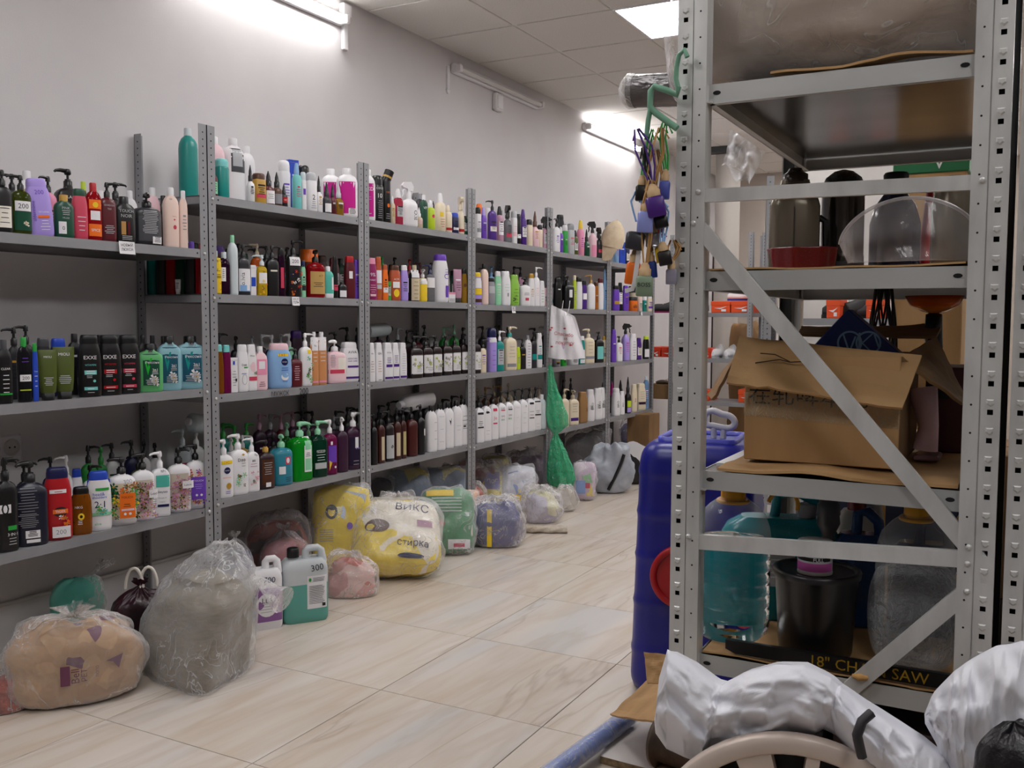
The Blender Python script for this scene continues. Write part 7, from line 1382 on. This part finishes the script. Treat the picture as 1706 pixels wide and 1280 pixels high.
# white mailing sacks lying over the wheel
sackm = noisy('white_sack_plastic', '#d6d7e0', '#dfdfe6', 5, .5, 0, .2, 18)
def polyline(P, u):
    n = len(P)-1; x = min(max(u*n, 0), n-1e-6); i = int(x); f = x-i; f = f*f*(3-2*f)*.5+f*.5
    return (P[i][0]+(P[i+1][0]-P[i][0])*f, P[i][1]+(P[i+1][1]-P[i][1])*f)
def draped(label, top, bot, y, bulge, seed, thick=.09, amp=.024, dirs=(1.5, 5)):
    o = atY(*top[len(top)//2], y); t = thing('mailing_sack', label, 'sack', o)
    def fr(sg):
        def f(u, v):
            a, b = polyline(bot, u), polyline(top, u); px, py = a[0]+(b[0]-a[0])*v, a[1]+(b[1]-a[1])*v
            e = max(0, math.sin(PI*v))**.6*max(0, math.sin(PI*min(max(u, .0), 1)))**.4
            q = Vector((u*7+v*1.5, v*2.2-u*1.1, seed)); w_ = noise.ridged_multi_fractal(q, .9, 2.1, 4, 1.0, 2.0)-1.2; w2 = noise.noise(Vector((u*dirs[0]*3, v*dirs[1]+u*4, seed+3)))
            dd = (bulge if sg < 0 else -thick)*e+(amp*w_+amp*.9*w2)*(e*.85+.15)
            p = atY(px, py, y-dd)-o
            if sg > 0: p = atY(px, py, y)-o; p.y += thick*e
            return tuple(p)
        return f
    mb = MB(); mb.grid(fr(-1), 110, 44); mb.grid(fr(1), 40, 14); mb.obj('plastic', sackm, t)
    return t, o
T1 = [(1092, 1188), (1098, 1130), (1112, 1082), (1150, 1104), (1190, 1136), (1202, 1142), (1240, 1120), (1290, 1106), (1340, 1108), (1385, 1130), (1410, 1152), (1440, 1172)]
B1 = [(1090, 1200), (1092, 1222), (1110, 1248), (1140, 1262), (1166, 1272), (1180, 1250), (1230, 1256), (1270, 1248), (1310, 1224), (1352, 1226), (1372, 1215), (1420, 1240)]
t, o = draped('white mailing sack draped over the alloy wheel, left part', T1, B1, 1.40, .045, 4, .10, .014)
T2 = [(1375, 1150), (1400, 1142), (1440, 1172), (1490, 1205), (1540, 1235), (1575, 1262), (1600, 1300), (1620, 1350)]
B2 = [(1378, 1190), (1392, 1225), (1425, 1262), (1460, 1290), (1490, 1330), (1520, 1370), (1560, 1390), (1600, 1400)]
t, o = draped('white wrapped tubular sack running down right of wheel', T2, B2, 1.40, .055, 9, .08, .010)
mb = MB(); mb.tube([atY(1452, 1188, 1.34)-o, atY(1436, 1202, 1.328)-o, atY(1428, 1225, 1.322)-o, atY(1436, 1262, 1.326)-o], .007, 6); mb.obj('black_strap', pl('#2a272c', .5), t)
T3 = [(1540, 1190), (1552, 1160), (1588, 1120), (1620, 1096), (1660, 1076), (1700, 1068), (1750, 1072), (1800, 1090)]
B3 = [(1541, 1206), (1560, 1240), (1575, 1290), (1600, 1340), (1640, 1370), (1690, 1380), (1750, 1385), (1800, 1390)]
t, o = draped('white mailing sack at lower right corner of picture', T3, B3, 1.42, .06, 15, .1, .016)
bb = atY(1688, 1262, 1.27); t = thing('black_bundle', 'black plastic bundle lying before lower right white sack', 'bag', (bb.x, bb.y, bb.z-.1)); MB().loft(bag_rings(.052, .04, .145, 95, .6, .22, 9, None, 48, 30)).obj('plastic_bag', noisy('black_plastic', '#121013', '#242026', 9, .4, 0, .9, 30), t)
# boards, pole and cardboard on the floor
t = thing('chipboard_panel', 'white chipboard panel lying on floor by the blue pole', 'board', (0, 0, 0))
P4 = [atZ(1000, 1260, .022), atZ(1040, 1192, .022), atZ(1170, 1215, .022), atZ(1150, 1300, .022)]
top4 = [tuple(p) for p in P4]; bot4 = [(p.x, p.y, .001) for p in P4]
MB().add(top4, [(0, 1, 2, 3)]).obj('white_face', pl('#d5cfcb', .4), t); MB().loft([bot4, [(x, y, z-.0008) for x, y, z in top4]], True, True, False, 0, False).obj('core', noisy('chipboard_core', '#8f7a5c', '#6b573d', 60, .9), t)
a_, b_ = atZ(1046, 1196, .045), atZ(880, 1318, .045)
t = thing('blue_pole', 'blue pole in clear film lying on floor at bottom edge', 'pole', a_); dv = b_-a_; t.rotation_mode = 'QUATERNION'; t.rotation_quaternion = dv.to_track_quat('Z', 'Y'); L = dv.length
MB().lathe([(0, .026), (L, .026)], 24).obj('pole', pl('#3360b4', .3), t); MB().lathe([(-.02, .029), (L*.3, .0285), (L, .029)], 24, cap0=False, cap1=False).obj('film_wrap', FILM(), t)
def board(label, pts, th=.006, m=None):
    P = [Vector(p) for p in pts]; t = thing('cardboard_piece', label, 'cardboard', P[0]); c = [p-P[0] for p in P]; n = (c[1]-c[0]).cross(c[3]-c[0]).normalized()*th
    def g(o):
        def f(u, v): q = c[0].lerp(c[1], u).lerp(c[3].lerp(c[2], u), v); return tuple(q+n*(o+1.2*noise.noise(Vector((u*4, v*4, o*0+P[0].x*9)))))
        return f
    mb = MB(); mb.grid(g(0), 14, 14, smooth=False); mb.grid(g(1), 14, 14, smooth=False)
    for e in (lambda q: (q, 0), lambda q: (q, 1), lambda q: (0, q), lambda q: (1, q)): A = [g(0)(*e(i/14)) for i in range(15)]; B = [g(1)(*e(i/14)) for i in range(15)]; mb.add(A+B, [(i, i+1, 16+i, 15+i) for i in range(14)])
    mb.obj('board', m or card(), t); return t
t = board('folded brown cardboard flap lying over the blue pole', [atZ(1016, 1190, .10), atZ(1086, 1128, .16), atY(1150, 1140, 2.05), atY(1140, 1212, 1.9)])
t = board('upright brown cardboard strip before the blue drum', [atY(1080, 1140, 2.25), atY(1128, 1142, 2.25), atY(1128, 1094, 2.3), atY(1074, 1088, 2.3)])
# ------------------------------------------------------------------ far racks, shoes and goods
YF = 8.05
pm3 = angle_post(1.978, 1, 1).mesh('post', [rackgrey(), holem]); 
def far_rack(label, x0, x1, y0, y1, zs_, h=1.96):
    t = thing('metal_shelf_rack', label, 'rack', (x0, y0, 0), group='racks at the far end'); W, D_ = x1-x0, y1-y0
    for (x, y, sx, sy) in ((0, 0, -1, 1), (W, 0, 1, 1), (0, D_, -1, -1), (W, D_, 1, -1)): share('post', PM[sx, sy], t, (x, y, 0))
    for z in zs_:
        mb = MB(); mb.box(.004, .004, z-.003, W-.004, D_-.004, z); mb.box(.02, .001, z-.035, W-.02, .004, z); mb.box(.02, D_-.004, z-.035, W-.02, D_-.001, z); mb.box(.002, .004, z-.035, .004, D_-.004, z); mb.box(W-.004, .004, z-.035, W-.002, D_-.004, z)
        mb.obj('shelf', rackgrey(), t)
    return t
FZ = [1.30, .905, .53]
far_rack('grey rack of shoe boxes across the far aisle end, left one', -2.76, -2.03, YF, YF+.4, FZ)
far_rack('grey rack further right behind the near rack, far end', -1.98, -1.0, YF+.1, YF+.5, [1.9, 1.3, .9, .5])
far_rack('grey rack directly behind the open carton, mid distance', -1.2, -.25, 5.0, 5.4, [1.245, .8, .3])
BY0 = YF+.05
def shoe_box(label, px0, px1, y, z0_, c, h=.1, dep_=.28, txt=True):
    x0, x1 = atY(px0, 560, y).x, atY(px1, 560, y).x; t = thing('shoe_box', label, 'shoe box', (x0, y, z0_+.001), group='orange shoe boxes'); W = x1-x0
    MB().bbox(0, 0, 0, W, dep_, h*.7, .003).obj('box_body', pl(c, .5), t); MB().bbox(-.003, -.003, h*.62, W+.003, dep_+.003, h, .003).obj('lid', pl(c, .5), t)
    if txt:
        d = Deco(lambda x, z_, k: (x, -.0035-k, z_)); d.poly('white', [(W*.15, h*.4), (W*.5, h*.3), (W*.85, h*.55), (W*.5, h*.42)]); d.rect('white', W*.55, h*.1, W*.8, h*.3); d.done(t, 'box_print')
def shoe(label, px, y, z, c, sole='white', rz=0, L=.26):
    p = atY(px, 560, y); t = thing('sneaker', label, 'shoe', (p.x, y, z+.001), rz, 'shoes on the far rack')
    rg = []
    for i in range(15):
        u = i/14; wd = .032+.018*math.sin(PI*min(1, u*1.1))-(.02 if i in (0, 14) else 0); hh = .035+.065*(1-u)**.7*(1 if u > .05 else .8)+.008*math.sin(u*9)
        rg.append([(wd*math.cos(a), -L/2+L*u, .018+max(0, math.sin(a))*hh) for a in [2*PI*j/16 for j in range(16)]])
    MB().loft(rg).obj('upper', pl(c, .6), t)
    MB().loft([[(x*1.06, y_, z_) for x, y_ in [(.036*math.cos(a)*(1+.25*math.sin(a)), L*.52*math.sin(a)) for a in [2*PI*j/20 for j in range(20)]]] for z_ in (0, .02)]).obj('sole', pl(sole, .6), t)
    mb = MB()
    for k in range(4): mb.tube([(-.02, .0+.02*k, .085-.008*k), (0, .005+.02*k, .092-.009*k), (.02, .0+.02*k, .085-.008*k)], .003, 5)
    mb.obj('laces', pl('ivory', .8), t)
OR = '#e4511e'
shoe_box('orange shoe box on top shelf of far rack, left one', 1184, 1215, BY0, FZ[0], OR); shoe_box('orange shoe box on top shelf of far rack, right one', 1217, 1250, BY0, FZ[0], OR)
shoe_box('red-orange shoe box on middle shelf of far rack, left one', 1084, 1100, BY0, FZ[1], '#d63d1e', .09); shoe_box('red-orange shoe box on middle shelf of far rack, next to post', 1102, 1124, BY0, FZ[1], '#d63d1e', .09); shoe_box('red-orange shoe box on middle shelf beside white sneakers', 1160, 1186, BY0, FZ[1], '#d63d1e', .085)
shoe_box('orange shoe box on bottom shelf behind carton flap, left one', 1158, 1182, BY0, FZ[2], OR, .09); shoe_box('orange shoe box on bottom shelf behind carton flap, right one', 1232, 1256, BY0, FZ[2], OR, .11)
shoe('white sneaker on middle shelf of far rack, left of pair', 1195, BY0+.13, FZ[1], 'white', 'silver', PI); shoe('white sneaker on middle shelf of far rack, right of pair', 1217, BY0+.13, FZ[1], 'white', 'silver', PI)
shoe('black shoe on top shelf of far rack behind post', 1168, BY0+.13, FZ[0], 'black', 'white', PI); shoe('white blue shoe on top of right orange shoe box', 1236, BY0+.12, FZ[0]+.104, 'white', 'blue', PI/2); shoe('black and magenta shoe on top shelf beside hanging bunch', 1108, BY0+.13, FZ[0], 'black', 'magenta', PI*.6)
p = atY(1104, 650, BY0); t = thing('open_carton', 'brown carton with white paper on bottom shelf of far rack', 'box', (p.x, BY0, FZ[2])); MB().bbox(-.13, 0, 0, .1, .3, .13, .003).obj('carton_body', carddark(), t); MB().grid(lambda u, v: (-.1+.2*u, .02+.25*v, .135+.05*u+.02*math.sin(9*v+5*u)), 8, 8).obj('tissue_paper', pl('white', .8), t)
p = atY(1234, 556, 8.7); t = thing('paper_sack', 'brown paper sack on floor rack behind the shoe boxes', 'sack', (p.x, 8.95, 0)); MB().loft(bag_rings(.17, .12, 1.2, 33, .3, .08, 5, None, 40, 30)).obj('sack', carddark(), t)
for k, (px, lb) in enumerate(((1334, 'left'), (1352, 'middle'))): pass
shoe_box('orange shoe box on rack behind the open carton', 1376, 1398, 5.06, 1.245, OR, .1, .25); shoe('black shoe on rack behind the open carton, left', 1412, 5.2, 1.245, 'black', 'black', PI*.5); shoe('black shoe on rack behind the open carton, right', 1436, 5.2, 1.245, 'charcoal', 'black', PI*.5); shoe_box('orange and white shoe box right of black shoes', 1442, 1470, 5.06, 1.245, OR, .1, .25)
# white foam board standing behind the near rack
P = [atY(1283, 478, 5.62), atY(1312, 262, 5.7), atY(1560, 250, 5.7), atY(1580, 470, 5.62)]
P[0].z = P[3].z = .001
t = thing('foam_board', 'large white board leaning upright behind the near rack', 'board', (0, 0, 0)); b2 = [p+Vector((0, .03, 0)) for p in P]
MB().loft([[tuple(p) for p in P], [tuple(p) for p in b2]], True, True, True, 0, False).obj('board', noisy('foam_board_face', '#cfcac6', '#dad6d2', 4, .6, 0, .1, 20), t)
mb = MB()
for px, py in ((1330, 300), (1420, 290)): mb.box(atY(px, py, 5.6).x, 5.612, 1.3, atY(px, py, 5.6).x+.003, 5.618, 1.75)
mb.obj('crease', pl('silver'), t)
